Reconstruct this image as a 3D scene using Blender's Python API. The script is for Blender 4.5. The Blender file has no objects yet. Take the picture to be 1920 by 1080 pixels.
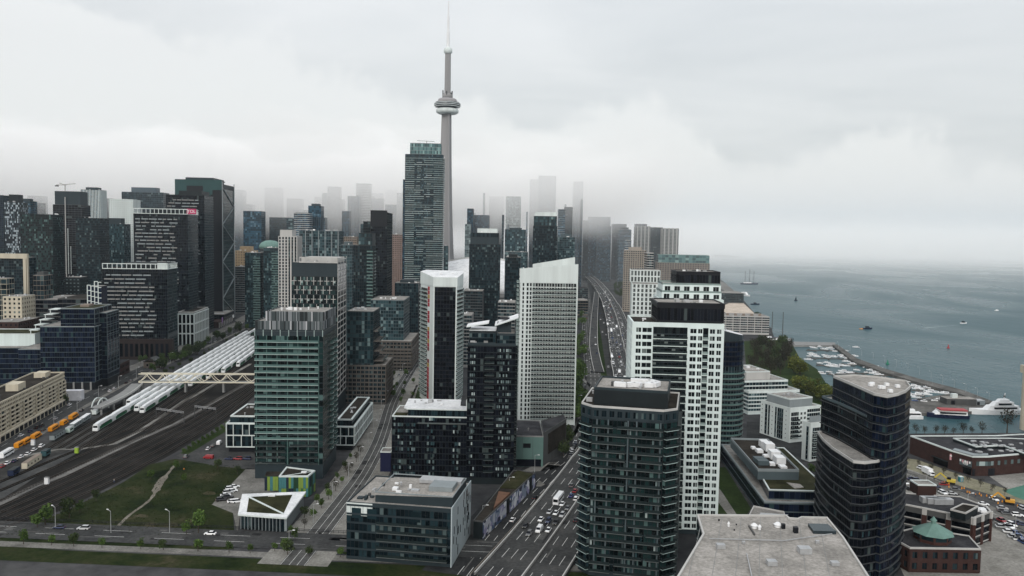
import bpy, bmesh, math, random
import numpy as np
from mathutils import Matrix, Vector, noise
random.seed(7)
SC = bpy.context.scene
COL = SC.collection
# ---------------- camera ----------------
F_PX = 1500.0; CAM_H = 121.0; PITCH = math.atan(100/1500); ROLL = 0.0175
cam_d = bpy.data.cameras.new('camera'); cam = bpy.data.objects.new('camera', cam_d); COL.objects.link(cam)
cam_d.sensor_width = 36; cam_d.lens = 36*F_PX/1920; cam_d.clip_start = 1; cam_d.clip_end = 60000
cp, sp, cr, sr = math.cos(PITCH), math.sin(PITCH), math.cos(ROLL), math.sin(ROLL)
FW = Vector((0, cp, -sp)); R0 = Vector((1,0,0)); U0 = Vector((0, sp, cp))
RT = cr*R0 + sr*U0; UP = -sr*R0 + cr*U0
m = Matrix((RT, UP, -FW)).transposed().to_4x4(); m.translation = (0,0,CAM_H)
cam.matrix_world = m; SC.camera = cam
# ---------------- world ----------------
W = bpy.data.worlds.new('World'); SC.world = W; W.use_nodes = True
nt = W.node_tree; nt.nodes.clear()
def N(t, **k):
    n = nt.nodes.new(t)
    for a, b in k.items(): setattr(n, a, b)
    return n
L = nt.links.new
sky = N('ShaderNodeTexSky', sky_type='NISHITA', sun_disc=False)
sky.sun_elevation = math.radians(28); sky.sun_rotation = math.radians(192); sky.altitude = 100; sky.air_density = 1.5; sky.dust_density = 4
tc = N('ShaderNodeTexCoord'); sep = N('ShaderNodeSeparateXYZ'); L(tc.outputs['Generated'], sep.inputs[0])
zz = N('ShaderNodeMath', operation='MAXIMUM'); L(sep.outputs[2], zz.inputs[0]); zz.inputs[1].default_value = 0.0
za = N('ShaderNodeMath', operation='ADD'); L(zz.outputs[0], za.inputs[0]); za.inputs[1].default_value = 0.13
dv = N('ShaderNodeVectorMath', operation='DIVIDE'); L(tc.outputs['Generated'], dv.inputs[0])
cb = N('ShaderNodeCombineXYZ'); [L(za.outputs[0], cb.inputs[i]) for i in range(3)]; L(cb.outputs[0], dv.inputs[1])
mp = N('ShaderNodeMapping'); mp.inputs['Scale'].default_value = (.55, 1.0, .3); mp.inputs['Rotation'].default_value = (0, 0, .25); L(dv.outputs[0], mp.inputs[0])
nz = N('ShaderNodeTexNoise'); nz.inputs['Scale'].default_value = 1.1; nz.inputs['Detail'].default_value = 5; nz.inputs['Roughness'].default_value = .55; nz.inputs['Distortion'].default_value = .4
L(mp.outputs[0], nz.inputs['Vector'])
rp = N('ShaderNodeValToRGB'); L(nz.outputs[0], rp.inputs[0])
rp.color_ramp.elements[0].position = .3; rp.color_ramp.elements[0].color = (.71, .735, .755, 1)
rp.color_ramp.elements[1].position = .66; rp.color_ramp.elements[1].color = (.88, .89, .90, 1)
sc_ = N('ShaderNodeVectorMath', operation='SCALE'); L(sky.outputs[0], sc_.inputs[0]); sc_.inputs['Scale'].default_value = .12
mx = N('ShaderNodeMix', data_type='RGBA'); mx.inputs[0].default_value = .87; L(sc_.outputs[0], mx.inputs[6]); 
bn = N('ShaderNodeTexNoise'); bn.inputs['Scale'].default_value = 5.5; bn.inputs['Detail'].default_value = 6; bn.inputs['Roughness'].default_value = .6; L(tc.outputs['Generated'], bn.inputs['Vector'])
bz = N('ShaderNodeMath', operation='MULTIPLY_ADD'); L(bn.outputs[0], bz.inputs[0]); bz.inputs[1].default_value = -.30
bx = N('ShaderNodeMath', operation='MULTIPLY_ADD'); L(sep.outputs[0], bx.inputs[0]); bx.inputs[1].default_value = .17; L(sep.outputs[2], bx.inputs[2]); L(bx.outputs[0], bz.inputs[2])
bm_ = N('ShaderNodeMapRange', interpolation_type='SMOOTHSTEP'); L(bz.outputs[0], bm_.inputs[0])
for i_, v_ in enumerate((-.01, .03, 1, 0)): bm_.inputs[i_+1].default_value = v_
bk_ = N('ShaderNodeMix', data_type='RGBA'); L(bm_.outputs[0], bk_.inputs[0]); L(rp.outputs[0], bk_.inputs[6]); bk_.inputs[7].default_value = (.93, .935, .935, 1)
L(bk_.outputs[2], mx.inputs[7])
bg = N('ShaderNodeBackground'); zg = N('ShaderNodeMapRange'); L(sep.outputs[2], zg.inputs[0])      # an overcast dome is brighter overhead than at the horizon
for i_, v_ in enumerate((.2, 1, 1, 1.6)): zg.inputs[i_+1].default_value = v_
vs = N('ShaderNodeVectorMath', operation='SCALE'); L(mx.outputs[2], vs.inputs[0]); L(zg.outputs[0], vs.inputs['Scale']); L(vs.outputs[0], bg.inputs[0]); bg.inputs[1].default_value = 1.0
wo = N('ShaderNodeOutputWorld'); L(bg.outputs[0], wo.inputs[0])
# ---------------- sun ----------------
sd = bpy.data.lights.new('sun', 'SUN'); sd.energy = 1.5; sd.angle = math.radians(20); sd.color = (1, .97, .93)
so = bpy.data.objects.new('sun', sd); COL.objects.link(so); so.rotation_euler = (math.radians(62), 0, math.radians(-12))
SC.view_settings.view_transform = 'Standard'; SC.view_settings.look = 'None'; SC.view_settings.exposure = 0; SC.view_settings.gamma = 1; SC.view_settings.use_curve_mapping = False
SC.cycles.use_denoising = True; SC.cycles.max_bounces = 20; SC.cycles.diffuse_bounces = 2; SC.cycles.glossy_bounces = 3
SC.cycles.transparent_max_bounces = 64; SC.cycles.volume_bounces = 14; SC.cycles.transmission_bounces = 4; SC.cycles.caustics_reflective = False; SC.cycles.caustics_refractive = False

def ray(px, py): return FW + RT*((px-960)/F_PX) - UP*((py-540)/F_PX)
def G(px, py, z=0.0):
    d = ray(px, py); t = (z-CAM_H)/d.z; return Vector((d.x*t, d.y*t, z))
def AT(px, py, Y):
    d = ray(px, py); t = Y/d.y; return Vector((d.x*t, Y, CAM_H+d.z*t))

# ---------------- materials ----------------
MATS = {}
def _new(n):
    m = bpy.data.materials.new(n); m.use_nodes = True; t = m.node_tree
    return m, t, t.nodes['Principled BSDF'], t.nodes.new, t.links.new
def lerp3(c, k): return (min(1, c[0]*k), min(1, c[1]*k), min(1, c[2]*k), 1)
def plain(n, c, rough=.75, var=.22, scale=.25, metal=0.0, streak=False, spec=.18, bump=0.0, fine=True):
    """painted / mineral surface with soiling; streak stretches the noise downwards as rain does"""
    if n in MATS: return MATS[n]
    m, t, b, new, lk = _new(n); MATS[n] = m
    tc = new('ShaderNodeTexCoord'); mp = new('ShaderNodeMapping'); lk(tc.outputs['Object'], mp.inputs[0])
    if streak: mp.inputs['Scale'].default_value = (1, 1, .07)
    nz = new('ShaderNodeTexNoise'); nz.inputs['Scale'].default_value = scale; nz.inputs['Detail'].default_value = 6; nz.inputs['Roughness'].default_value = .65
    lk(mp.outputs[0], nz.inputs['Vector'])
    r = new('ShaderNodeValToRGB'); lk(nz.outputs[0], r.inputs[0])
    r.color_ramp.elements[0].position = .3; r.color_ramp.elements[0].color = lerp3(c, 1-var)
    r.color_ramp.elements[1].position = .72; r.color_ramp.elements[1].color = lerp3(c, 1+var*.6)
    lk(r.outputs[0], b.inputs['Base Color'])
    b.inputs['Roughness'].default_value = rough; b.inputs['Metallic'].default_value = metal; b.inputs['Specular IOR Level'].default_value = spec
    if bump:
        bp = new('ShaderNodeBump'); bp.inputs['Strength'].default_value = bump; bp.inputs['Distance'].default_value = .3
        lk(nz.outputs[0], bp.inputs['Height']); lk(bp.outputs[0], b.inputs['Normal'])
    return m
def isl(t, new, lk):
    g = new('ShaderNodeNewGeometry'); oi = new('ShaderNodeObjectInfo'); a = new('ShaderNodeMath'); a.operation = 'ADD'
    lk(g.outputs['Random Per Island'], a.inputs[0]); lk(oi.outputs['Random'], a.inputs[1])
    f = new('ShaderNodeMath'); f.operation = 'FRACT'; lk(a.outputs[0], f.inputs[0]); return f.outputs[0]
def glass(n, stops, rough=.08, spec=.24):
    """window glass: each pane picks its own tint (curtains drawn, lamps off, blinds)"""
    if n in MATS: return MATS[n]
    m, t, b, new, lk = _new(n); MATS[n] = m
    r = new('ShaderNodeValToRGB'); r.color_ramp.interpolation = 'CONSTANT'; lk(isl(t, new, lk), r.inputs[0])
    el = r.color_ramp.elements
    for i, (p, c) in enumerate(stops):
        e = el[i] if i < 2 else el.new(p)
        e.position = p; e.color = (*c, 1)
    lk(r.outputs[0], b.inputs['Base Color'])
    b.inputs['Roughness'].default_value = rough; b.inputs['Specular IOR Level'].default_value = spec
    return m
def gl(n, base, mid=None, pale=None, pm=.6, pp=.9, **k):
    mid = mid or tuple(x*2.2 for x in base); pale = pale or tuple(min(1, x*6+.03) for x in base)
    return glass(n, [(0, base), (pm*.5, tuple(x*.55 for x in base)), (pm, mid), (pp, pale)], **k)
def ground_mat(n, cols, scale, rough=.95, scale2=None, bump=.0):
    if n in MATS: return MATS[n]
    m, t, b, new, lk = _new(n); MATS[n] = m
    tc = new('ShaderNodeTexCoord')
    a = new('ShaderNodeTexNoise'); a.inputs['Scale'].default_value = scale; a.inputs['Detail'].default_value = 8; a.inputs['Roughness'].default_value = .7
    lk(tc.outputs['Object'], a.inputs['Vector'])
    r = new('ShaderNodeValToRGB'); lk(a.outputs[0], r.inputs[0]); el = r.color_ramp.elements
    for i, c in enumerate(cols):
        p = .35+.32*i/(len(cols)-1)
        e = el[i] if i < 2 else el.new(p)
        e.position = p; e.color = (*c, 1)
    b2 = new('ShaderNodeTexNoise'); b2.inputs['Scale'].default_value = scale2 or scale*9; b2.inputs['Detail'].default_value = 3; lk(tc.outputs['Object'], b2.inputs['Vector'])
    mx = new('ShaderNodeMix'); mx.data_type = 'RGBA'; mx.blend_type = 'OVERLAY'; mx.inputs[0].default_value = .55
    lk(r.outputs[0], mx.inputs[6]); lk(b2.outputs[0], mx.inputs[7]); lk(mx.outputs[2], b.inputs['Base Color'])
    b.inputs['Roughness'].default_value = rough; b.inputs['Specular IOR Level'].default_value = .06
    return m
def leaf_mat(n, a, c, e):
    if n in MATS: return MATS[n]
    m, t, b, new, lk = _new(n); MATS[n] = m
    g = new('ShaderNodeNewGeometry'); r = new('ShaderNodeValToRGB'); lk(g.outputs['Random Per Island'], r.inputs[0])
    el = r.color_ramp.elements; el[0].color = (*a, 1); el[1].color = (*e, 1); k = el.new(.5); k.color = (*c, 1)
    oi = new('ShaderNodeObjectInfo'); h = new('ShaderNodeHueSaturation'); lk(r.outputs[0], h.inputs['Color'])
    mr = new('ShaderNodeMapRange'); lk(oi.outputs['Random'], mr.inputs[0]); mr.inputs[3].default_value = .65; mr.inputs[4].default_value = 1.3; lk(mr.outputs[0], h.inputs['Value'])
    lk(h.outputs[0], b.inputs['Base Color']); b.inputs['Roughness'].default_value = .8; b.inputs['Specular IOR Level'].default_value = .15
    return m

# ---------------- mesh builder ----------------
class MB:
    def __init__(s): s.v = []; s.f = []; s.mi = []; s.mats = []; s.n = 0
    def m(s, mat):
        if mat not in s.mats: s.mats.append(mat)
        return s.mats.index(mat)
    def hexa(s, p, mat, bottom=True):
        k = len(s.v); s.v += p; i = s.m(mat); s.n += 1
        q = [(k, k+1, k+5, k+4), (k+1, k+2, k+6, k+5), (k+2, k+3, k+7, k+6), (k+3, k, k+4, k+7), (k+4, k+5, k+6, k+7)]
        if bottom: q.append((k+3, k+2, k+1, k))
        s.f += q; s.mi += [i]*len(q)
    def box(s, x0, x1, y0, y1, z0, z1, mat, bottom=True):
        s.hexa([(x0,y0,z0),(x1,y0,z0),(x1,y1,z0),(x0,y1,z0),(x0,y0,z1),(x1,y0,z1),(x1,y1,z1),(x0,y1,z1)], mat, bottom)
    def fbox(s, E, a0, a1, z0, z1, n0, n1, mat):
        px, py, ux, uy, _ = E; nx, ny = uy, -ux
        def P(a, n, z): return (px+ux*a+nx*n, py+uy*a+ny*n, z)
        s.hexa([P(a0,n1,z0),P(a1,n1,z0),P(a1,n0,z0),P(a0,n0,z0),P(a0,n1,z1),P(a1,n1,z1),P(a1,n0,z1),P(a0,n0,z1)], mat)
    def fquad(s, E, a0, a1, z0, z1, n, mat):
        px, py, ux, uy, _ = E; nx, ny = uy, -ux
        k = len(s.v); s.n += 1
        s.v += [(px+ux*a+nx*n, py+uy*a+ny*n, z) for a, z in ((a0,z0),(a1,z0),(a1,z1),(a0,z1))]
        s.f.append((k,k+1,k+2,k+3)); s.mi.append(s.m(mat))
    def quad(s, pts, mat):
        k = len(s.v); s.v += [tuple(p) for p in pts]; s.f.append(tuple(range(k, k+len(pts)))); s.mi.append(s.m(mat)); s.n += 1
    def prism(s, poly, z0, z1, mat, top=None):
        n = len(poly); k = len(s.v); s.n += 1
        zz0 = z0 if isinstance(z0, (list, tuple)) else [z0]*n; zz1 = z1 if isinstance(z1, (list, tuple)) else [z1]*n
        s.v += [(p[0], p[1], zz0[i]) for i, p in enumerate(poly)]+[(p[0], p[1], zz1[i]) for i, p in enumerate(poly)]
        i = s.m(mat); j = s.m(top or mat)
        for a in range(n):
            c = (a+1) % n; s.f.append((k+a, k+c, k+n+c, k+n+a)); s.mi.append(i)
        s.f.append(tuple(range(k+n, k+2*n))); s.mi.append(j)
        s.f.append(tuple(range(k+n-1, k-1, -1))); s.mi.append(i)
    def ring(s, poly, w, z0, z1, mat):
        """continuous kerb standing on the outline: outer wall, top, inner wall"""
        n = len(poly); inn = inset(poly, w); k = len(s.v); s.n += 1; i = s.m(mat)
        for P, z in ((poly, z0), (poly, z1), (inn, z1), (inn, z0)): s.v += [(p[0], p[1], z) for p in P]
        for a in range(n):
            c = (a+1) % n
            for r in range(3): s.f.append((k+r*n+a, k+r*n+c, k+(r+1)*n+c, k+(r+1)*n+a)); s.mi.append(i)
            s.f.append((k+3*n+a, k+3*n+c, k+c, k+a)); s.mi.append(i)
    def cyl(s, cx, cy, r0, r1, z0, z1, n, mat, cap=True):
        k = len(s.v); s.n += 1; i = s.m(mat)
        for r, z in ((r0, z0), (r1, z1)):
            s.v += [(cx+r*math.cos(2*math.pi*a/n), cy+r*math.sin(2*math.pi*a/n), z) for a in range(n)]
        for a in range(n): s.f.append((k+a, k+(a+1)%n, k+n+(a+1)%n, k+n+a)); s.mi.append(i)
        if cap: s.f += [tuple(range(k+n, k+2*n)), tuple(range(k+n-1, k-1, -1))]; s.mi += [i, i]
    def lathe(s, prof, n, mat):
        k = len(s.v); s.n += 1; i = s.m(mat)
        for r, z in prof: s.v += [(r*math.cos(2*math.pi*a/n), r*math.sin(2*math.pi*a/n), z) for a in range(n)]
        for q in range(len(prof)-1):
            for a in range(n): s.f.append((k+q*n+a, k+q*n+(a+1)%n, k+(q+1)*n+(a+1)%n, k+(q+1)*n+a)); s.mi.append(i)
        s.f += [tuple(range(k+(len(prof)-1)*n, k+len(prof)*n)), tuple(range(k+n-1, k-1, -1))]; s.mi += [i, i]
    def bar(s, p, q, w, mat, h=None):
        p = Vector(p); q = Vector(q); d = (q-p).normalized(); u = Vector((0,0,1))
        if abs(d.z) > .95: u = Vector((1,0,0))
        a = d.cross(u).normalized()*(w/2); b = a.cross(d).normalized()*((h or w)/2)
        s.hexa([tuple(x) for x in (p-a-b, p+a-b, q+a-b, q-a-b, p-a+b, p+a+b, q+a+b, q-a+b)], mat)
    def mesh(s, name, smooth=False):
        me = bpy.data.meshes.new(name); me.from_pydata(s.v, [], s.f)
        for x in s.mats: me.materials.append(x)
        me.polygons.foreach_set('material_index', s.mi)
        if smooth: me.polygons.foreach_set('use_smooth', [True]*len(s.f))
        me.update(); return me
    def obj(s, name, parent=None, kind=None, label=None, smooth=False):
        if not s.f: return None
        return link(s.mesh(name, smooth), name, parent, kind, label)
def inset(poly, w):
    n = len(poly); out = []
    for i in range(n):
        a = Vector(poly[i-1][:2]); b = Vector(poly[i][:2]); c = Vector(poly[(i+1) % n][:2])
        d1 = (b-a).normalized(); d2 = (c-b).normalized()
        n1 = Vector((-d1.y, d1.x)); n2 = Vector((-d2.y, d2.x)); k = n1+n2
        k = k/max(.35, k.length_squared)*2
        out.append((b.x+k.x*w, b.y+k.y*w))
    return out
def link(me, name, parent=None, kind=None, label=None):
    o = bpy.data.objects.new(name, me); COL.objects.link(o)
    if parent: o.parent = parent
    if kind: o['kind'] = kind
    if label: o['label'] = label
    return o
def tag(o, label, cat, group=None):
    o['label'] = label; o['category'] = cat
    if group: o['group'] = group
    return o
def thing(name, label, cat, loc=(0,0,0), rot=0.0, group=None):
    o = bpy.data.objects.new(name, None); COL.objects.link(o); o.location = loc; o.rotation_euler = (0,0,rot)
    o.empty_display_size = 1
    return tag(o, label, cat, group)
def dup(src, loc, rot, label=None, group=None, paint=None):
    r = src.copy(); COL.objects.link(r); r.location = loc; r.rotation_euler = (0,0,rot)
    if label: r['label'] = label
    if group: r['group'] = group
    for ch in src.children:
        c = ch.copy(); COL.objects.link(c); c.parent = r
        if paint and ch.name.startswith(('body', 'hull')): c.material_slots[0].link = 'OBJECT'; c.material_slots[0].material = paint
        for g in ch.children:
            d = g.copy(); COL.objects.link(d); d.parent = c
    return r

# ---------------- buildings ----------------
def solve(P, u, px, py):
    d = ray(px, py); b = d.x/d.y
    return (b*P.y-P.x)/(u.x-b*u.y)
class Bld:
    """a building in its own frame: x along its front, y back along its side"""
    def __init__(s, label, xL, xC, xR, yT, d, th, depth=None, name='tower', cat='building', group=None, side=None):
        th = math.radians(th); s.th = th
        e1 = Vector((math.cos(th), math.sin(th), 0)); e2 = Vector((-math.sin(th), math.cos(th), 0))
        P = AT(xC, yT, d); s.H = P.z
        if side is None: side = 'R' if (xR-xC) < (xC-xL) else 'L'
        if side == 'R':
            s.W = solve(P, -e1, xL, yT); s.D = depth or solve(P, e2, xR, yT); O = P-e1*s.W
        else:
            s.W = solve(P, e1, xR, yT); s.D = depth or solve(P, e2, xL, yT); O = P
        s.root = thing(name, label, cat, (O.x, O.y, 0), th, group); s.acc = {}; s.single = set()
    def rect(s, x0=None, x1=None, y0=None, y1=None):
        x0 = 0 if x0 is None else x0; x1 = s.W if x1 is None else x1; y0 = 0 if y0 is None else y0; y1 = s.D if y1 is None else y1
        return [(x0,y0),(x1,y0),(x1,y1),(x0,y1)]
    def A(s, part): return s.acc.setdefault(part, MB())
    def vol(s, name, poly, z0, z1, mat, top=None, parapet=None, ph=1.1, pw=.4):
        mb = MB(); mb.prism(poly, z0, z1, mat, top); mb.obj(name, s.root)
        if parapet:
            q = MB(); q.ring(inset(poly, -.06), pw, max(z1) if isinstance(z1, list) else z1-.25, (max(z1) if isinstance(z1, list) else z1)+ph, parapet); q.obj('parapet', s.root)
        E = []
        for i in range(len(poly)):
            a = Vector(poly[i][:2]); b = Vector(poly[(i+1) % len(poly)][:2]); d = b-a
            E.append((a.x, a.y, d.x/d.length, d.y/d.length, d.length))
        return E
    def inst(s, name, me, E, a, z, n=0.0, parent=None):
        px, py, ux, uy, _ = E
        o = bpy.data.objects.new(name, me); COL.objects.link(o); o.parent = parent or s.root
        o.location = (px+ux*a+uy*n, py+uy*a-ux*n, z); o.rotation_euler = (0, 0, math.atan2(uy, ux)); return o
    def sub(s, name, me, parent):
        o = bpy.data.objects.new(name, me); COL.objects.link(o); o.parent = parent; return o
    def done(s):
        for k, mb in s.acc.items(): mb.obj(k, s.root, 'stuff' if mb.n > 1 else None)
        return s.root
MESHC = {}
def cached(key, fn):
    if key not in MESHC: MESHC[key] = fn()
    return MESHC[key]
E0 = (0, 0, 1, 0, 1)
def fl(z0, z1, fh):
    n = max(1, round((z1-z0)/fh)); return n, (z1-z0)/n
def curtain(b, E, z0, z1, fh, bw, g, band=None, bh=.5, bp=.12, mull=None, mw=.12, mp=.1, a0=0, a1=None, every=1, drop=0, gap=.06, pre=''):
    a1 = E[4] if a1 is None else a1
    nf, h = fl(z0, z1, fh); nb, w = fl(a0, a1, bw)
    P = b.A(pre+'window_panes')
    for i in range(nf):
        for j in range(nb): P.fquad(E, a0+j*w+gap, a0+(j+1)*w-gap, z0+i*h+bh*.5, z0+(i+1)*h-bh*.4, .03, g)
    if band:
        B = b.A(pre+'floor_bands')
        for i in range(0, nf+1, every):
            if drop:
                j = 0
                while j < nb:
                    k = random.randint(1, 3)
                    if random.random() > drop: B.fbox(E, a0+j*w, a0+min(nb, j+k)*w, z0+i*h-bh/2, z0+i*h+bh/2, -.02, bp, band)
                    j += k
            else: B.fbox(E, a0, a1, z0+i*h-bh/2, z0+i*h+bh/2, -.02, bp, band)
    if mull:
        M_ = b.A(pre+'mullions')
        for j in range(nb+1): M_.fbox(E, max(a0, a0+j*w-mw/2), min(a1, a0+j*w+mw/2), z0, z1, -.02, mp, mull)
def win_mesh(w, h, g, fr, split=2, dep=.25):
    def mk():
        m = MB()
        for i in range(split): m.fquad(E0, i*w/split+.04, (i+1)*w/split-.04, .05, h-.05, .03, g)
        return m.mesh('pane')
    def mf():
        m = MB(); t = .1
        m.fbox(E0, 0, w, 0, t, 0, .16, fr); m.fbox(E0, 0, w, h-t, h, 0, .16, fr)
        for i in range(split+1): m.fbox(E0, max(0, i*w/split-t/2), min(w, i*w/split+t/2), t, h-t, 0, .14, fr)
        return m.mesh('frame')
    return cached(('wp', round(w,2), round(h,2), g.name, fr.name, split), mk), cached(('wf', round(w,2), round(h,2), fr.name, split), mf)
def punched(b, E, z0, z1, fh, bw, ww, wh, sill, g, wall, fr=None, parts=False, a0=0, a1=None, split=2, proud=.3, cols=None, limit=300, vary=0):
    """windows set back between piers and spandrels"""
    a1 = E[4] if a1 is None else a1
    nf, h = fl(z0, z1, fh); nb, w = fl(a0, a1, bw); wh = min(wh, h-.3)
    B = b.A('wall_piers'); P = b.A('window_panes')
    xs = [(a0+j*w+(w-ww)/2, ww) for j in range(nb)] if cols is None else cols
    prev = a0
    for x, cw in xs: B.fbox(E, prev, x, z0, z1, -.02, proud, wall); prev = x+cw
    B.fbox(E, prev, a1, z0, z1, -.02, proud, wall)
    for i in range(nf):
        zz = z0+i*h+sill
        for x, cw in xs:
            B.fbox(E, x, x+cw, z0+i*h if i == 0 else zz-(h-wh), zz, -.02, proud-.004, wall)
            if parts and b.nwin < limit:
                b.nwin += 1
                pm, fm = win_mesh(cw-.02, wh, g, fr or wall, split)
                o = b.inst('window', fm, E, x+.01, zz, .02)
                b.sub('pane', pm, o)
            else:
                for q in range(split): P.fquad(E, x+q*cw/split+.05, x+(q+1)*cw/split-.05, zz+.05, zz+wh-.05, .04, g)
    zt = z0+(nf-1)*h+sill+wh
    for x, cw in xs: B.fbox(E, x, x+cw, zt, z1, -.02, proud-.004, wall)
Bld.nwin = 0
def balc_mesh(w, dep, t, slab, rail, rh, solid, posts=True):
    def ms():
        m = MB(); m.fbox(E0, 0, w, 0, t, 0, dep, slab); return m.mesh('balcony')
    def mr():
        m = MB(); k = len(m.v)
        # one U-shaped guard: front and two returns
        for (x0, x1, n0, n1) in ((0, w, dep-.08, dep-.02), (0, .06, .05, dep-.08), (w-.06, w, .05, dep-.08)): m.fbox(E0, x0, x1, t, t+rh, n0, n1, rail)
        return m.mesh('railing')
    return cached(('bs', round(w,2), dep, t, slab.name), ms), cached(('br', round(w,2), dep, t, rail.name, rh), mr)
def balconies(b, E, z0, z1, fh, segs, dep=1.5, slab=None, rail=None, rh=1.05, t=.22, parts=True, skip=0):
    nf, h = fl(z0, z1, fh)
    for i in range(nf):
        for (a0, a1) in segs:
            if random.random() < skip: continue
            if parts:
                ms, mr = balc_mesh(a1-a0, dep, t, slab, rail, rh, True)
                o = b.inst('balcony', ms, E, a0, z0+i*h, 0); b.sub('railing', mr, o)
            else:
                b.A('balcony_slabs').fbox(E, a0, a1, z0+i*h, z0+i*h+t, 0, dep, slab)
                b.A('balcony_railings').fbox(E, a0, a1, z0+i*h+t, z0+i*h+t+rh, dep-.08, dep-.02, rail)
def unit_mesh(w, d, h, mat, mat2):
    def mk():
        m = MB(); m.box(0, w, 0, d, .3, h, mat); return m.mesh('roof_unit')
    return cached(('ru', w, d, h, mat.name), mk)
def roof_units(b, x0, x1, y0, y1, z, n, mats, big=2.2):
    for _ in range(n):
        w = round(random.choice([.9, 1.4, 2.0, big]), 1); d = round(random.choice([.9, 1.4, 2.2]), 1); h = round(random.choice([.9, 1.3, 1.8]), 1)
        if x1-x0 < w or y1-y0 < d: continue
        m = random.choice(mats); k = random.random()
        if k < .3:
            me = cached(('vent', m.name), lambda: (lambda q: (q.cyl(0, 0, .32, .32, 0, 1.0, 8, m), q.cyl(0, 0, .5, .3, 1.0, 1.35, 8, m), q.mesh('roof_vent'))[2])(MB()))
            o = link(me, 'roof_vent', b.root)
        else: o = link(unit_mesh(w, d, h, m, m), 'roof_unit', b.root)
        o.location = (random.uniform(x0, x1-w), random.uniform(y0, y1-d), z-.28 if k >= .3 else z)

# ---------------- palette ----------------
asphalt = ground_mat('asphalt', [(.017,.018,.019),(.031,.032,.033),(.046,.046,.046)], .05, scale2=.9)
asphalt_pale = ground_mat('worn_asphalt', [(.034,.035,.036),(.052,.053,.053),(.076,.075,.073)], .06, scale2=.8)
concrete = ground_mat('concrete_paving', [(.10,.098,.09),(.165,.16,.148),(.225,.218,.205)], .08, scale2=1.1)
ballast = ground_mat('ballast', [(.007,.0065,.006),(.014,.013,.012),(.028,.025,.023)], .04, scale2=1.4)
yard_dirt = ground_mat('yard_dirt', [(.018,.018,.018),(.036,.035,.033),(.07,.068,.064)], .035, scale2=.7)
grass = ground_mat('grass', [(.005,.009,.003),(.011,.019,.005),(.019,.026,.008),(.026,.03,.012),(.055,.048,.028)], .045, scale2=.7)
lawn = ground_mat('lawn', [(.010,.020,.005),(.020,.035,.008),(.029,.043,.013)], .06, scale2=1.3)
sedum = ground_mat('green_roof', [(.014,.015,.007),(.03,.031,.014),(.048,.044,.024)], .12, scale2=1.6)
sand = ground_mat('beach_sand', [(.36,.3,.24),(.5,.43,.36),(.6,.52,.45)], .05)
urban = ground_mat('city_ground', [(.025,.026,.028),(.05,.05,.052),(.09,.09,.088)], .012, scale2=.16)
white_paint = plain('road_paint', (.62,.62,.6), .8, .35, .5)
steel_rail = plain('rail_steel', (.09,.075,.065), .5, .3, .2, metal=.4)
gravel_roof = ground_mat('roof_gravel', [(.15,.145,.138),(.24,.23,.215),(.31,.30,.28)], .12, scale2=1.5)
pale_roof = ground_mat('pale_roof', [(.2,.19,.176),(.28,.265,.245),(.34,.32,.3)], .1, scale2=1.2)
white_roof = ground_mat('white_roof', [(.5,.51,.52),(.66,.67,.68),(.74,.745,.75)], .12, scale2=.9, rough=.6)
dark_roof = ground_mat('dark_roof', [(.02,.02,.022),(.038,.038,.042),(.06,.06,.062)], .1, scale2=1.2)
brown_roof = ground_mat('brown_roof', [(.014,.012,.01),(.028,.024,.02),(.045,.04,.034)], .1, scale2=1.1)
wht = plain('white_cladding', (.60,.655,.645), .55, .2, .12, streak=True)
wht_teal = plain('pale_green_cladding', (.63,.715,.705), .55, .17, .12, streak=True)
cream = plain('cream_precast', (.50,.455,.36), .8, .2, .2, streak=True)
beige = plain('beige_precast', (.30,.265,.228), .8, .2, .2, streak=True)
tan = plain('tan_precast', (.21,.172,.142), .8, .2, .2, streak=True)
conc = plain('grey_concrete', (.22,.222,.218), .85, .22, .15, streak=True)
taupe = plain('taupe_brick', (.115,.103,.092), .85, .2, .2, streak=True)
conc_lt = plain('pale_concrete', (.45,.445,.43), .85, .18, .15, streak=True)
conc_dk = plain('dark_concrete', (.075,.077,.077), .85, .25, .2, streak=True)
char = plain('charcoal_cladding', (.009,.0135,.0155), .5, .2, .15, streak=True)
char2 = plain('slate_cladding', (.022,.033,.039), .5, .15, .15, streak=True)
grey_pan = plain('grey_panel', (.075,.1,.11), .5, .15, .15, streak=True)
grey_lt = plain('light_grey_panel', (.22,.25,.26), .5, .14, .15, streak=True)
metal = plain('galvanised_metal', (.42,.43,.44), .45, .2, .6, metal=.4)
metal_w = plain('white_unit_metal', (.72,.73,.74), .5, .12, .5)
black_m = plain('black_metal', (.008,.009,.012), .4, .2, .3)
brick_dk = plain('dark_red_brick', (.042,.021,.018), .85, .3, .5)
brick_rd = plain('red_brick', (.056,.025,.021), .85, .3, .5)
copper = plain('copper_green', (.14,.245,.215), .6, .25, .3)
slab_g = plain('balcony_slab', (.30,.38,.37), .6, .2, .3)
slab_d = plain('dark_balcony_slab', (.09,.105,.105), .65, .25, .3)
slab_w = plain('pale_balcony_slab', (.52,.60,.58), .6, .15, .3)
rail_g = plain('green_glass_guard', (.085,.15,.14), .12, .2, .2, spec=.6)
rail_d = plain('smoked_glass_guard', (.014,.022,.023), .1, .3, .2, spec=.6)
rail_w = plain('frosted_guard', (.2,.26,.25), .2, .2, .2, spec=.5)
g_dark = gl('dark_glass', (.005,.011,.015), (.015,.031,.038), (.075,.105,.108), .62, .94, spec=.16)
g_black = gl('black_glass', (.003,.004,.007), (.007,.009,.014), (.05,.065,.065), .66, .955, spec=.12)
g_navy = gl('navy_glass', (.003,.006,.017), (.009,.015,.033), (.025,.05,.055), .66, .95, spec=.14)
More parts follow.
